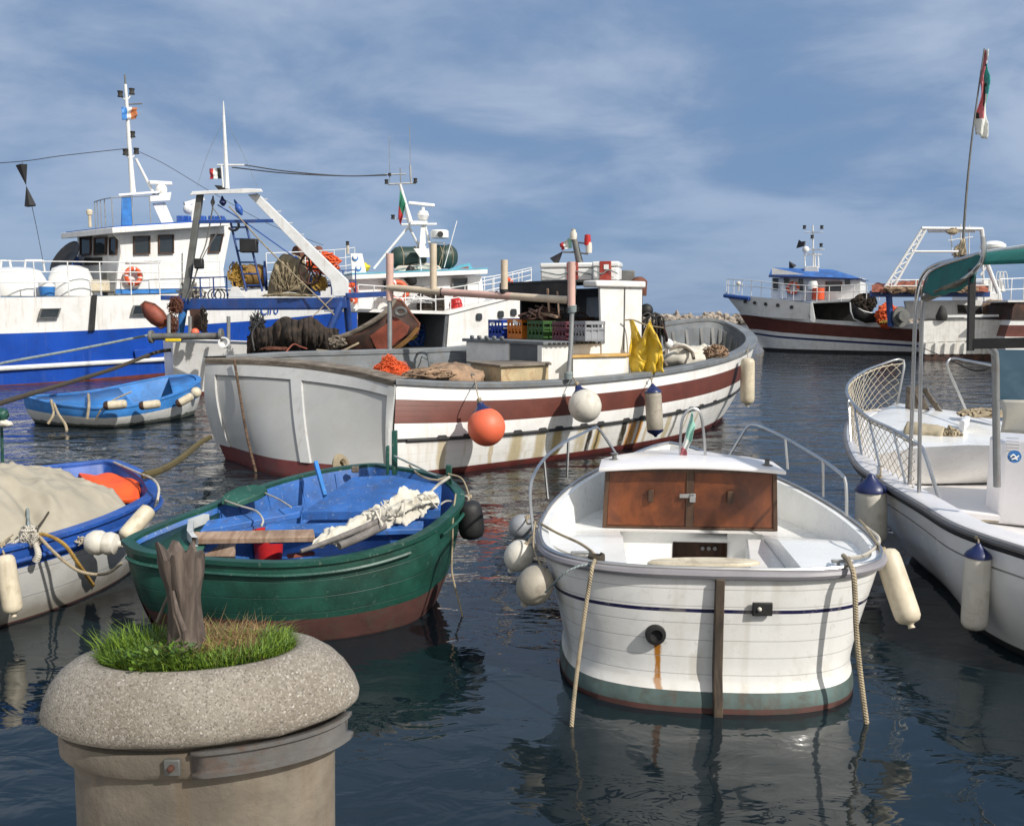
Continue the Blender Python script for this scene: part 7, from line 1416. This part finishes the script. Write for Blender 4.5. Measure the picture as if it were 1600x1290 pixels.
cable([at(350, 188, 27), at(325, 240, 27), at(308, 292, 27)], .006, M['rope_grey'], 'thin pale stay on the left of the gantry mast', 'wire', 'stay_wire', seg=4); cable([at(352, 190, 27), at(375, 230, 27), at(402, 292, 27)], .006, M['rope_grey'], 'thin pale stay on the right of the gantry mast', 'wire', 'stay_wire', seg=4)
# net drums and nets
b = MB(); a_, c_ = at(366, 432, YG + .9), at(415, 431, YG + 1.1); d_ = (c_ - a_).normalized(); R = V((0, 0, 1)).rotation_difference(d_).to_matrix(); L = (c_ - a_).length
tw = thing('rope_drum', 'winch drum wound with ochre rope under the gantry', 'drum', (a_ + c_) / 2)
b.lathe([(.30, 0), (.36, .1), (.33, .18), (.37, .3), (.34, .4), (.38, .5), (.35, .62), (.37, .75), (.30, L)], a_, R, 20); b.build('rope_winding', paint('ochre_warp', (.27, .155, .045), .9, .2, dirt=(.08, .05, .03), da=.5, bump=.6, bs=50), tw)
for q_ in (a_, c_): b = MB(); b.lathe([(.46, -.03), (.46, .03), (1e-4, .03)], q_, R, 22); b.build('flange', M['blue_gantry'], tw)
b = MB(); tangle(b, at(372, 430, YG + .2), (.4, .1, .4), 14, .02, 71, 0); b.build('loose_turns', M['rope_yellow'], tw)
b = MB(); N = 40
def drum(u, v):
    y = 465 - 70 * math.sin(min(1, u * 1.0) * math.pi * .5 + .0) if u < .5 else 0
    a = math.pi * (1 - u); x = 452 + 34 * math.cos(a) * (1.0 - .15 * math.sin(a)); yy = 464 - 68 * math.sin(a) ** .7
    p = at(x, yy, YG + .5 + 1.3 * v); return p + V((.12 * noise.noise(V((u * 5, v * 3, 1))), .10 * abs(math.sin(u * 14)), .12 * noise.noise(V((u * 7, v * 3, 7)))))
ring0 = [drum(i / N, 0) for i in range(N + 1)]; ring1 = [drum(i / N, 1) for i in range(N + 1)]
b.loft([[at(450, 456, YG + .30)] * (N + 1), [at(450, 456, YG + .30).lerp(p, .4) + V((0, -.10 + .09 * math.sin(i * 1.3), .04 * math.sin(i * 2.1))) for i, p in enumerate(ring0)], [at(450, 456, YG + .35).lerp(p, .75) + V((0, -.12 + .08 * math.sin(i * 1.1 + 1), 0)) for i, p in enumerate(ring0)], ring0, [drum(i / N, .5) for i in range(N + 1)], ring1], closed=False); single(b, 'net_drum', M['net_khaki'], 'huge khaki net rolled up above the blue gantry beam', 'fishing net', angle=80)
b = MB()
for k in range(5): x = 430 + k * 9; tangle(b, at(x, 440, YG + .25), (.16, .08, .5), 3, .008, 300 + k, 0)
tangle(b, at(450, 463, YG - .1), (.9, .2, .10), 40, .010, 73, .5); single(b, 'hanging_net', M['net_khaki'], 'khaki net strands hanging from the roll onto the blue beam', 'fishing net')
b = MB()
for k in range(7): a = k * math.pi / 3.5; b.tube([at(485, 420, YG + .2), at(485 + 17 * math.cos(a), 420 + 24 * math.sin(a), YG + .2)], .03, 6)
b.tube([at(485 + 17 * math.cos(a), 420 + 24 * math.sin(a), YG + .2) for a in [i * math.pi / 12 for i in range(24)]], .035, 6, closed=True); single(b, 'reel_flange', M['rust_dark'], 'dark spoked reel flange at the right end of the khaki net', 'reel')
b = MB(); tangle(b, at(505, 412, YG + 1.4), (.6, .3, .4), 30, .028, 74, 0); single(b, 'orange_gear', M['net_orange'], 'orange floats and rope above the right of the gantry', 'fishing gear')
b = MB(); tangle(b, at(497, 443, YG + .4), (.32, .2, .28), 24, .03, 75, 0); single(b, 'yellow_rope_pile', M['rope_yellow'], 'yellow rope hank beside the spoked reel', 'rope')
b = MB(); b.hexa([at(488, 462, YG + .3), at(500, 462, YG + .3), at(500, 462, YG + 1), at(488, 462, YG + 1)], [at(482, 432, YG + .3), at(492, 432, YG + .3), at(492, 432, YG + 1), at(482, 432, YG + 1)]); b.bar(at(492, 446, YG + .5), at(525, 446, YG + .5), .08, .08); b.build('reel_stand', M['blue_gantry'], tH, bevel=.01)
def netmass(u, v):
    t_ = u; x = 388 + 140 * t_; ytop = 497 + 34 * abs(t_ - .55) ** 1.6 * 2.2 - 4 * math.sin(t_ * 20); y = ytop + (562 - ytop) * v
    bulge_ = .9 * math.sin(math.pi * min(1, v * .8 + .2)) * math.sin(math.pi * (t_ * .9 + .05))
    return at(x, y, 26.4 - bulge_ + .22 * noise.noise(V((u * 7, v * 1.5, 3))) + .16 * noise.noise(V((u * 26, v * 1.6, 8))) + .07 * noise.noise(V((u * 60, v * 5, 2))))
b = MB(); b.grid(netmass, 150, 36); single(b, 'net_pile', M['net_brown'], 'great dark brown net heaped on the trawler stern below the beam', 'fishing net', angle=80, solid=.1)
b = MB(); b.tube(cr(px_path([(398, 548, 26), (394, 520, 26.1), (408, 500, 26.2)]), 12), .03, 6); tangle(b, at(402, 510, 26.3), (.3, .15, .5), 30, .014, 77, 0); single(b, 'dark_twine', M['wire'], 'dark loose twine at the left end of the brown net', 'twine')
def otter(name, pts, Y, dY, mat, label, trim=None, bow=.25):
    """curved steel trawl door: outline in the photo plane, bowed plate with a frame bar"""
    t = thing(name, label, 'trawl door', at(pts[0][0], pts[0][1], Y)); P = [at(x, y, Y) for x, y in pts]; c = sum(P, V()) / len(P); b = MB()
    m1 = [p.lerp(c, .45) + V((0, -bow, 0)) for p in P]; b.loft([P, m1, [c + V((0, -bow * 1.25, 0))] * len(P)]); b.build('plate', mat, t, solid=.06, angle=60)
    b = MB(); b.tube([p + V((0, -.02, 0)) for p in P], .045, 7, closed=True); b.build('rim', trim or mat, t); return t
ot = otter('trawl_door', [(618, 468), (628, 471), (640, 488), (655, 506), (652, 520), (632, 530), (598, 548), (580, 560), (534, 562), (520, 540), (520, 530), (548, 522), (578, 505), (602, 488)], 25.6, .2, M['rust_dark'], 'dark rusty curved trawl door leaning on the white trawler stern', M['rust'], .35)
b = MB(); b.tube(cr(px_path([(520, 530, 25.4), (548, 521, 25.3), (578, 505, 25.2), (602, 488, 25.2), (617, 468, 25.4)]), 30), .075, 8); b.build('top_edge', M['wood_rail'], ot)
b = MB(); b.hexa([at(590, 548, 25.2), at(640, 510, 25.1), at(636, 522, 25.1), at(598, 552, 25.2)], [at(578, 525, 25.15), at(618, 495, 25.05), at(622, 498, 25.05), at(582, 530, 25.15)]); b.build('red_panel', M['rust_red'], ot)
b = MB()
for q_ in (0, 5): b.tube(cr(px_path([(598 + q_, 556, 25.1), (630 + q_, 535, 25.05), (652 + q_ * .6, 512, 25.1)]), 14), .035, 6)
b.build('bottom_runner', paint('ochre_rust', (.22, .11, .03), .8, .2, dirt=(.06, .03, .02), da=.5), ot)
b = MB(); c = at(626, 487, 25.0); b.tube([c + V((.14 * math.cos(a), 0, .10 * math.sin(a))) for a in [i * math.pi / 8 for i in range(16)]], .05, 7, closed=True); b.build('shackle', M['galv_d'], ot)
b = MB(); tangle(b, at(527, 534, 25.2), (.28, .2, .2), 18, .03, 79, 0); single(b, 'chain_bundle', M['wood_rail'], 'tan chafed rope bundle at the lower end of the dark trawl door', 'rope')
otter('trawl_door', [(222, 476), (227, 472), (242, 476), (254, 486), (262, 498), (262, 508), (252, 512), (238, 504), (228, 494)], 26.4, .2, M['rust_red'], 'faded red oval trawl door at the left end of the blue gantry', M['rust'], .15)
b = MB(); tangle(b, at(274, 478, 26.6), (.26, .2, .32), 40, .013, 80, 0); tangle(b, at(268, 508, 26.6), (.22, .2, .40), 30, .014, 81, 0); single(b, 'rusty_chain', M['rust'], 'rusty chain hung between red trawl door and blue leg', 'chain')
b = MB(); b.hexa([at(300, 517, 26.5), at(316, 517, 26.5), at(316, 517, 27), at(300, 517, 27)], [at(296, 483, 26.5), at(316, 483, 26.5), at(316, 483, 27), at(296, 483, 27)]); b.build('gantry_bracket', M['rust_dark'], tH, bevel=.01)
b = MB(); tangle(b, at(318, 500, 26.3), (.14, .1, .5), 24, .012, 82, 0); single(b, 'hanging_twine', M['net_brown'], 'dark twine hanging under the left of the blue beam', 'twine')
b = MB(); b.ball(at(305, 519, 26.2), .12, 12); single(b, 'float', M['orange'], 'small orange float beside the stern roller', 'float')
b = MB(); tangle(b, at(300, 458, YG + .6), (.5, .2, .35), 20, .03, 83, 0); single(b, 'white_rope_heap', M['rope_white'], 'pale rope heap on the left of the blue beam', 'rope')
b = MB()
for k in range(3): c = at(335 + 4 * k, 461, YG + .4); b.tube([c + V((.20 * math.cos(a), .1 * k, .18 * math.sin(a))) for a in [i * math.pi / 8 for i in range(16)]], .02, 5, closed=True)
single(b, 'hose_coil', M['black'], 'black hose coil on the left of the blue beam', 'hose')
lattice_rail(tH, [at(293, 465, YG + .3), at(320, 465, YG + .3), at(355, 464, YG + .3)], .60, 4, M['blue_gantry'], .022, (1, .5), 'gantry_rail')
lattice_rail(tH, [at(500, 462, YG + 1.5), at(528, 460, YG + 2.0), at(556, 458, YG + 2.4)], .75, 4, M['blue_gantry'], .022, (1, .5), 'gantry_rail')
b = MB(); b.hexa([at(356, 464, YG), at(384, 464, YG), at(384, 464, YG + .8), at(356, 464, YG + .8)], [at(362, 448, YG), at(372, 448, YG), at(372, 448, YG + .8), at(362, 448, YG + .8)]); b.build('drum_stand', M['white_steel'], tH, bevel=.01)
# stern roller
sr_ = thing('stern_roller', 'grey steel roller lying across the white trawler stern', 'roller', at(290, 526, 26.0))
b = MB(); b.tube([at(238, 526, 26.0), at(342, 525, 26.0)], .10, 12); b.build('roller', M['galv_d'], sr_)
for x, y in ((236, 526), (345, 523)): b = MB(); b.tube([at(x - 2, y, 26.0), at(x + 3, y, 26.0)], .19, 14); b.build('end_flange', M['galv_d'], sr_, bevel=.02)
for x, y0, y1 in ((357, 545, 494), (297, 523, 494), (264, 523, 492)): b = MB(); b.tube([at(x, y0, 26.2), at(x, y1, 26.2)], .055, 9); b.build('stanchion', M['galv'], tH)
b = MB(); b.hexa([at(258, 534, 25.9), at(283, 534, 25.9), at(283, 534, 26.3), at(258, 534, 26.3)], [at(258, 529, 25.9), at(283, 529, 25.9), at(283, 529, 26.3), at(258, 529, 26.3)]); single(b, 'yellow_pad', M['yellow_plain'], 'yellow pad under the grey stern roller', 'pad', bevel=.02)
b = MB(); b.lathe([(.16, -.05), (.16, .05), (.12, .05), (.12, -.05), (.16, -.05)], at(350, 535, 25.9), Matrix.Rotation(1.4, 3, 'X'), 16); b.build('fairlead', M['white_steel'], tH)
b = MB(); tangle(b, at(430, 546, 25.3), (.5, .1, .08), 8, .02, 90, .5); single(b, 'rusty_hook', M['rust'], 'rusty hook lying on the white stern rail', 'hook')
cable(px_path([(445, 552, 24.8), (458, 538, 25.0), (468, 541, 25.0), (480, 545, 25)]), .022, M['rust_red'], 'short brown strap over the white stern rail', n=14)
cable(px_path([(495, 547, 25), (530, 549, 24.9), (552, 540, 25), (560, 536, 25.2)]), .03, M['rope'], 'tan rope along the white rail below the blue leg', n=16)

# ------------------------------------------------------------------ white and brown trawler in the right background
oI = on(1178, 549, 0); eI = (on(1425, 554, 0) - oI).normalized()
tI = thing('trawler', 'white and brown trawler with blue roof lying across the right background', 'trawler', oI + eI * 5)
zI = lambda l: 3.55 - .13 * min(6, max(-2, l)) if l < 5.2 else 1.95
stI = [(-2.3, .1, .05, 3.85), (-1.2, 1.0, .10, 3.62), (1, 2.0, .9, 3.38), (3.5, 2.5, 1.9, 3.05), (3.9, 2.5, 1.95, 2.1), (9, 2.6, 2.2, 1.85), (14, 2.5, 2.1, 1.75)]
fI = ship(tI, oI, eI, stI, 1.2, [(lambda l, d: 2.30 - .055 * l, 0), (lambda l, d: 2.22 - .105 * max(-1.2, l) + .0035 * max(0, l) ** 2, 1), (lambda l, d: 1.35 - .058 * l if l > -1 else 1.41, 0), (lambda l, d: 1.10 - .05 * l, 2), (lambda l, d: .97 - .05 * l, 0), (lambda l, d: .22, 3), (lambda l, d: 0, 3)], [M['whiteH'], M['maroon'], M['navy'], M['black'], M['galv_d']], bulge=1.0, rake=lambda l: 2.7 * max(0, (1.8 - l) / 4.1) ** 1.2)
nI = V((eI.y, -eI.x, 0)); nI = nI if nI.y < 0 else -nI
def I_(px, py, w):
    d = ray(px, py); nrm = -nI; o_ = oI + nrm * w; k = (o_ - V((0, 0, CH))).dot(nrm) / d.dot(nrm); return V((0, 0, CH)) + d * k
# forecastle sides
b = MB(); N = 16
for sd in (-1, 1):
    T = []; B = []
    for i in range(N + 1):
        l = -2.3 + 5.9 * i / N; hb_ = 2.55 * (1 - (max(0, 3.6 - l) / 5.9) ** 2.2); T.append(fI(l, sd * hb_, 3.72 - .11 * (l + 2.3))); B.append(fI(l + 1.1 * max(0, (1.8 - l) / 4.1) ** 1.2, sd * hb_ * .93, 2.25 - .055 * l))
    b.loft([T, B], closed=False)
b.build('forecastle', M['whiteH'], tI)
b = MB(); b.loft([[p for p in [fI(-2.3 + 5.9 * i / N, -2.5 * (1 - max(0, 1 - i / N) ** 2.2), 3.69 - .11 * 5.9 * i / N) for i in range(N + 1)]], [fI(-2.3 + 5.9 * i / N, 2.5 * (1 - max(0, 1 - i / N) ** 2.2), 3.69 - .11 * 5.9 * i / N) for i in range(N + 1)]], closed=False); b.build('forecastle_deck', M['blue_light'], tI)
b = MB(); b.tube([fI(-2.3 + 2.0 * i / 12, -2.56 * (1 - ((5.9 - 2.0 * i / 12) / 5.9) ** 2.2) - .04, 3.60 - .11 * 2.0 * i / 12) for i in range(13)], .13, 8); b.build('bow_band', M['blue'], tI)
for x, y in ((1165, 471), (1182, 473), (1201, 475), (1221, 477), (1243, 480)):
    l = (I_(x, y, 0) - oI).dot(eI); hb_ = 2.55 * (1 - (max(0, 3.6 - l) / 5.9) ** 2.2); z = at(x, y, 57.0).z; b = MB(); disc(b, fI(l, -hb_ * .99 - .03, z), nI, .11, .02, 14); b.build('porthole', M['black'], tI)
def wallI(name, pts, w0, w1, mat, **k): b = MB(); b.prism([I_(x, y, w0) for x, y in pts], -nI * (w1 - w0)); return b.build(name, mat, tI, **k)
wallI('shelter_roof', [(1268, 474), (1345, 470), (1345, 466), (1268, 470)], -1.1, 3.6, M['whiteH'])
wallI('shelter_back', [(1270, 508), (1350, 508), (1350, 472), (1270, 473)], 1.2, 1.3, M['dark'])  # dark sheet stands in for the shade inside the opening
wallI('shelter_frame', [(1266, 500), (1271, 504), (1274, 503), (1269, 473), (1266, 473)], -1.3, -1.1, M['white_steel'])
wallI('wheelhouse', [(1206, 470), (1344, 470), (1344, 434), (1206, 434)], .3, 3.0, M['whiteH'])
b = MB(); q = [I_(1201, 431, -.2), I_(1347, 436, -.2)]; b.hexa([q[0], q[1], q[1] - nI * 3.8, q[0] - nI * 3.8], [I_(1206, 418, .8), I_(1300, 421, .8), I_(1300, 421, .8) - nI * 2, I_(1206, 418, .8) - nI * 2]); b.build('roof', M['blue_in'], tI)
wallI('roof_edge', [(1201, 433), (1347, 437.5), (1347, 435), (1201, 430)], -.35, -.22, M['navy'])
wallI('roof_front', [(1206, 429), (1258, 429), (1206, 418)], -.1, -.05, M['whiteH'])
for x0, x1, y0, y1 in ((1208, 1216, 434, 453), (1225, 1233, 434, 452), (1248, 1255, 436, 456), (1290, 1316, 440, 456), (1320, 1328, 437, 446)):
    window(tI, [I_(x0, y0, .26), I_(x1, y0, .26), I_(x1, y1, .26), I_(x0, y1, .26)], M['rust'] if x0 == 1290 else M['galv_d'], nI * .05)
wallI('door', [(1219, 466), (1230, 466), (1230, 445), (1219, 445)], .2, .26, M['white_clean'])
lattice_rail(tI, [fI(-2.2, 0, 3.72), fI(-1.6, -1.0, 3.68), fI(0, -1.8, 3.55), fI(3, -2.4, 3.2), fI(5, -2.45, 3.15), fI(7.5, -2.4, 3.2)], .95, 16, M['white_steel'], .025, (1, .6), 'bow_rail')
b = MB(); b.tube([I_(1271, 420, 1.5), I_(1270, 352, 1.5)], .05, 7); b.tube([I_(1257, 363, 1.5), I_(1286, 363, 1.5)], .03, 6); b.tube([I_(1258, 398, 1.5), I_(1284, 398, 1.5)], .05, 6); b.tube([I_(1262, 390, 1.5), I_(1288, 390, 1.5)], .04, 6)
for x in (1258, 1274, 1279): b.tube([I_(x, 418, 1.5), I_(x - 1, 396, 1.5)], .05, 6)
b.build('mast', M['white_steel'], tI)
b = MB(); b.hexa([I_(1255, 432, .5), I_(1280, 432, .5), I_(1280, 432, 1.5), I_(1255, 432, 1.5)], [I_(1258, 416, .5), I_(1278, 416, .5), I_(1278, 416, 1.5), I_(1258, 416, 1.5)]); b.build('mast_base', M['white_steel'], tI, bevel=.03)
b = MB(); b.ball(I_(1259, 390, 1.4), .22, 12); b.build('radar_dome', M['white_clean'], tI)
for x, y in ((1257, 355), (1284, 355), (1269, 370), (1256, 380), (1283, 383)): lamp(tI, I_(x, y, 1.4), .11, M['dark'], 'signal_lamp')
for k, (x, y, s_) in enumerate(((1244, 388, 1), (1233, 408, -1))): b = MB(); b.lathe([(1e-4, 0), (.28, .48), (1e-4, .48)], I_(x, y, 1.0), Matrix.Rotation(.8 if s_ > 0 else 2.6, 3, 'Y'), 4); single(b, 'signal_cone', M['signal'], ['upper black signal cone beside the right background mast', 'lower black signal cone on the blue roof'][k], 'signal cone', flat=True)
life_ring(I_(1239, 450, .1), .32, nI, 'orange and white life ring on the blue roofed trawler')
b = MB(); b.lathe([(.36, 0), (.38, .1), (.36, .7), (1e-4, .72)], I_(1278, 468, -.3), None, 14); single(b, 'oil_drum', M['ring_orange'], 'red orange drum on the deck of the blue roofed trawler', 'drum')
b = MB(); b.lathe([(.30, 0), (.32, .25), (.26, .5), (1e-4, .52)], I_(1270, 452, -.2), None, 14); single(b, 'white_canister', M['white_clean'], 'white canister above the red drum', 'canister')
b = MB(); b.ball(I_(1154, 443, 1.0), .16, 10); b.tube([I_(1154, 455, 1.0), I_(1154, 445, 1.0)], .05, 6); single(b, 'bow_lamp', M['ball_white'], 'white lamp ball on the bow rail of the far trawler', 'lamp')
otter('trawl_door', [(1328, 472), (1334, 478), (1348, 486), (1364, 490), (1374, 489), (1372, 504), (1352, 506), (1334, 498), (1329, 486)], 53.2, .2, M['black'], 'black trawl door with pale upper edge on the far trawler', M['white_steel'], .2)
b = MB(); tangle(b, at(1350, 474, 53.8), (.9, .4, .6), 60, .05, 91, 0); single(b, 'net_pile', M['net_brown'], 'brown net heap above the black trawl door', 'fishing net')
b = MB(); tangle(b, at(1386, 492, 52.6), (.7, .4, .8), 60, .05, 92, 0); single(b, 'net_pile', M['net_orange'], 'orange net and float heap on the stern of the far trawler', 'fishing net')
b = MB(); tangle(b, at(1392, 505, 52.4), (.7, .3, .25), 40, .045, 93, .5); single(b, 'rope_pile', M['rope_yellow'], 'yellow rope at the rail of the far trawler stern', 'rope')
for x, lb in ((1277, 'white fender hanging amidships on the far trawler'), (1317, 'tan fender on the far trawler quarter')): b = MB(); b.lathe([(1e-4, -.4), (.14, -.36), (.16, 0), (.14, .34), (.04, .42)], at(x, 541 if x < 1300 else 543, 55.9 if x < 1300 else 54.9), None, 12); single(b, 'fender', M['cream'], lb, 'fender', 'fenders of the far trawler')

# ------------------------------------------------------------------ white trawler seen from astern at the right
YJ = 47.5
tJ = thing('trawler', 'white trawler seen from astern with tan nets and white lattice A-frame', 'trawler', V((at(1505, 560, YJ).x, YJ, 0)))
def J(px, py, d=0): return at(px, py, YJ + d)
def slab(name, pts, d0, d1, mat, **k): b = MB(); b.prism([J(x, y, d0) for x, y in pts], (0, d1 - d0, 0)); return b.build(name, mat, tJ, **k)
M['stainJ'] = paint('weathered_white_transom', (.70, .69, .66), .45, .05, dirt=(.40, .35, .28), da=.45, streak=(.34, .24, .15), sa=.4)
slab('transom', [(1438, 502), (1500, 499), (1580, 500), (1582, 530), (1440, 536)], 0, .25, M['stainJ'], bevel=.03)
slab('stern_lower', [(1440, 536), (1575, 531), (1562, 553), (1444, 554)], .02, .5, M['stainJ'])
for k in range(8): x = 1447 + 15 * k; slab('stern_rib', [(x, 536), (x + 4, 536), (x + 2, 553), (x - 2, 553)], -.12, .02, M['stainJ'])
slab('stern_boot', [(1442, 553.5), (1562, 552.5), (1560, 566), (1446, 566)], .0, .6, M['rust_dark'])
b = MB(); hb_ = [J(1438, 502), J(1440, 536), J(1444, 560)]; hb2 = [J(1582, 500), J(1575, 531), J(1562, 560)]; fw = V((7.0, 11, .5)); b.loft([hb_, [p + fw for p in hb_]], closed=False); b.loft([hb2, [p + fw for p in hb2]], closed=False); b.build('hull', M['stainJ'], tJ)
b = MB(); b.poly([J(1440, 500, .1), J(1582, 500, .1), J(1582, 500, .1) + fw, J(1440, 500, .1) + fw]); b.build('deck', M['galv_d'], tJ)
slab('bulkhead', [(1420, 498), (1510, 498), (1510, 469), (1414, 470)], 2.0, 2.2, M['whiteH']); slab('bulkhead', [(1510, 498), (1535, 498), (1535, 469), (1510, 469)], 2.02, 2.2, M['whiteH'])
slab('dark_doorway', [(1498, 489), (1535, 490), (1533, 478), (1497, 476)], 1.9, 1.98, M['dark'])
b = MB(); b.bar(J(1472, 494, -.1), J(1560, 493, -.1), .12, .12); b.build('stern_bar', M['white_steel'], tJ); b = MB(); b.lathe([(.25, 0), (.30, .2), (.16, .6), (.08, .75), (1e-4, .78)], J(1471, 500, 0), None, 12); b.build('bollard', M['dark'], tJ)
b = MB(); b.bar(J(1360, 459, 1), J(1545, 459, 1), .3, .34); b.build('gantry_beam', M['blue_gantry'], tJ, bevel=.02)
b = MB(); b.tube([J(1389, 462, 1), J(1392, 510, 1)], .16, 10); b.build('gantry_leg', M['blue_gantry'], tJ)
for (x0, y0, x1, y1) in ((1376, 459, 1441, 357), (1391, 458, 1447, 358)): b = MB(); b.tube([J(x0, y0, .9), J(x1, y1, .9)], .075, 8); b.build('frame_leg', M['white_steel'], tJ)
b = MB()
for k in range(7): q0, q1 = k / 7, (k + .5) / 7; b.tube([J(1376 + 65 * q0, 459 - 102 * q0, .9), J(1391 + 56 * q1, 458 - 100 * q1, .9)], .04, 6); b.tube([J(1391 + 56 * q1, 458 - 100 * q1, .9), J(1376 + 65 * (q0 + 1 / 7), 459 - 102 * (q0 + 1 / 7), .9)], .04, 6)
b.build('frame_lattice', M['white_steel'], tJ)
b = MB(); b.tube([J(1440, 357, .9), J(1535, 358, .9)], .10, 9); b.build('frame_head', M['white_steel'], tJ); b = MB(); b.tube([J(1450, 362, 1.0), J(1523, 362, 1.0)], .05, 7); b.build('frame_head', M['white_steel'], tJ)
b = MB(); b.tube([J(1534, 358, .9), J(1538, 400, .9), J(1560, 458, .9)], .11, 9); b.build('frame_leg', M['white_steel'], tJ)
b = MB(); b.tube([J(1424, 393, .9), J(1500, 393, .9)], .06, 7); b.build('frame_brace', M['white_steel'], tJ)
b = MB(); b.lathe([(.06, -.3), (.16, -.1), (.18, .1), (.06, .3)], J(1488, 362, .8), Matrix.Rotation(1.5, 3, 'Y'), 10); tangle(b, J(1489, 361, .8), (.3, .15, .2), 10, .03, 94, 0); single(b, 'warp_block', M['rope'], 'dark block lashed on the white lattice frame head', 'pulley block')
b = MB(); b.tube([J(1501, 392, 1.5), J(1501, 350, 1.5)], .035, 6); b.tube([J(1481, 376, 1.5), J(1520, 370, 1.5)], .03, 6); b.tube([J(1488, 400, 1.5), J(1486, 362, 1.5)], .03, 6); b.tube([J(1514, 398, 1.5), J(1514, 352, 1.5)], .03, 6); b.build('aerial_mast', M['white_steel'], tJ)
b = MB(); tangle(b, J(1500, 395, 1.2), (.4, .2, .5), 26, .045, 95, 0); single(b, 'rope_hank', M['rope'], 'pale rope hank hanging inside the lattice frame', 'rope')
b = MB()
def nj(u, v): x = 1362 + 185 * u; return J(x, 456 - (10 + 9 * math.sin(math.pi * u) + 4 * noise.noise(V((u * 9, 0, 0)))) * math.sin(math.pi * v), .4 + 2.6 * v) + V((0, 0, .12 * noise.noise(V((u * 22, v * 5, 2)))))
b.grid(nj, 70, 16); single(b, 'net_pile', M['net_rust'], 'long red brown net heaped along the blue beam at right', 'fishing net', angle=80)
b = MB()
for k in range(4): tangle(b, J(1400 + 36 * k, 452, .3), (.8, .2, .22), 22, .05, 96 + k, .4)
single(b, 'net_folds', M['net_tan'], 'tan net folds in front of the red brown net at right', 'fishing net')
lattice_rail(tJ, [J(1392, 456, .2), J(1460, 456, .2), J(1545, 455, .2)], .62, 5, M['white_steel'], .035, (1, .5), 'beam_rail')
b = MB(); b.lathe([(.55, 0), (.55, .10), (.4, .10)], J(1406, 495, .8), Matrix.Rotation(1.5, 3, 'X') @ Matrix.Rotation(.4, 3, 'Y'), 20); b.lathe([(.3, 0), (.3, .6)], J(1406, 495, .8), Matrix.Rotation(1.5, 3, 'X'), 12); single(b, 'cable_reel', M['galv_d'], 'grey round cable reel at the left of the white stern', 'reel')
slab('wheelhouse', [(1527, 456), (1565, 456), (1572, 500), (1525, 500)], 5.0, 8, M['whiteH'], bevel=.05); slab('wheelhouse_top', [(1530, 456), (1572, 456), (1566, 438), (1548, 434), (1534, 440)], 5.2, 8, M['white_clean'], bevel=.05)
b = MB()
for x0, y0, x1, y1 in ((1538, 470, 1535, 405), (1535, 408, 1555, 440), (1532, 430, 1545, 410)): b.tube([J(x0, y0, 4.5), J(x1, y1, 4.5)], .06, 6)
for k in range(3): b.tube(cr([J(1556 + 5 * k, 448, 5), J(1557 + 5 * k, 428, 5), J(1560 + 5 * k, 424, 5), J(1563 + 5 * k, 428, 5), J(1565 + 5 * k, 450, 5)], 14), .03, 6)
b.build('stern_tubes', M['white_steel'], tJ)
b = MB(); lump(b, J(1552, 482, 3), (.8, .4, .5), 31); single(b, 'gear_heap', M['net_tan'], 'brown and white gear heap seen through the black screen frame', 'fishing gear', angle=80)
lattice_rail(tJ, [J(1560, 470, 3), J(1600, 468, 3.5), J(1660, 466, 4)], 1.2, 6, M['white_steel'], .03, (1, .5), 'deck_rail')
# brown hull at the extreme right edge
tK = thing('trawler', 'brown banded white hull cut by the right picture edge', 'trawler', V((at(1640, 555, 46).x, 46, 0)))
def K(px, py, d=0): return at(px, py, 46 + d)
for nm, pts, mt in (('shelter', [(1580, 500), (1700, 500), (1700, 472), (1588, 472), (1583, 480)], 'rust_dark'), ('rail_band', [(1576, 508), (1700, 508), (1700, 500), (1580, 500)], 'whiteH'), ('side_band', [(1570, 526), (1700, 528), (1700, 508), (1576, 508)], 'maroon'), ('hull', [(1572, 562), (1700, 564), (1700, 528), (1570, 526)], 'whiteH'), ('roof', [(1575, 472), (1700, 472), (1700, 468), (1575, 469)], 'whiteH')):
    b = MB(); b.prism([K(x, y, .02 * len(nm)) for x, y in pts], (.8, 4, 0)); b.build(nm, M[mt], tK)
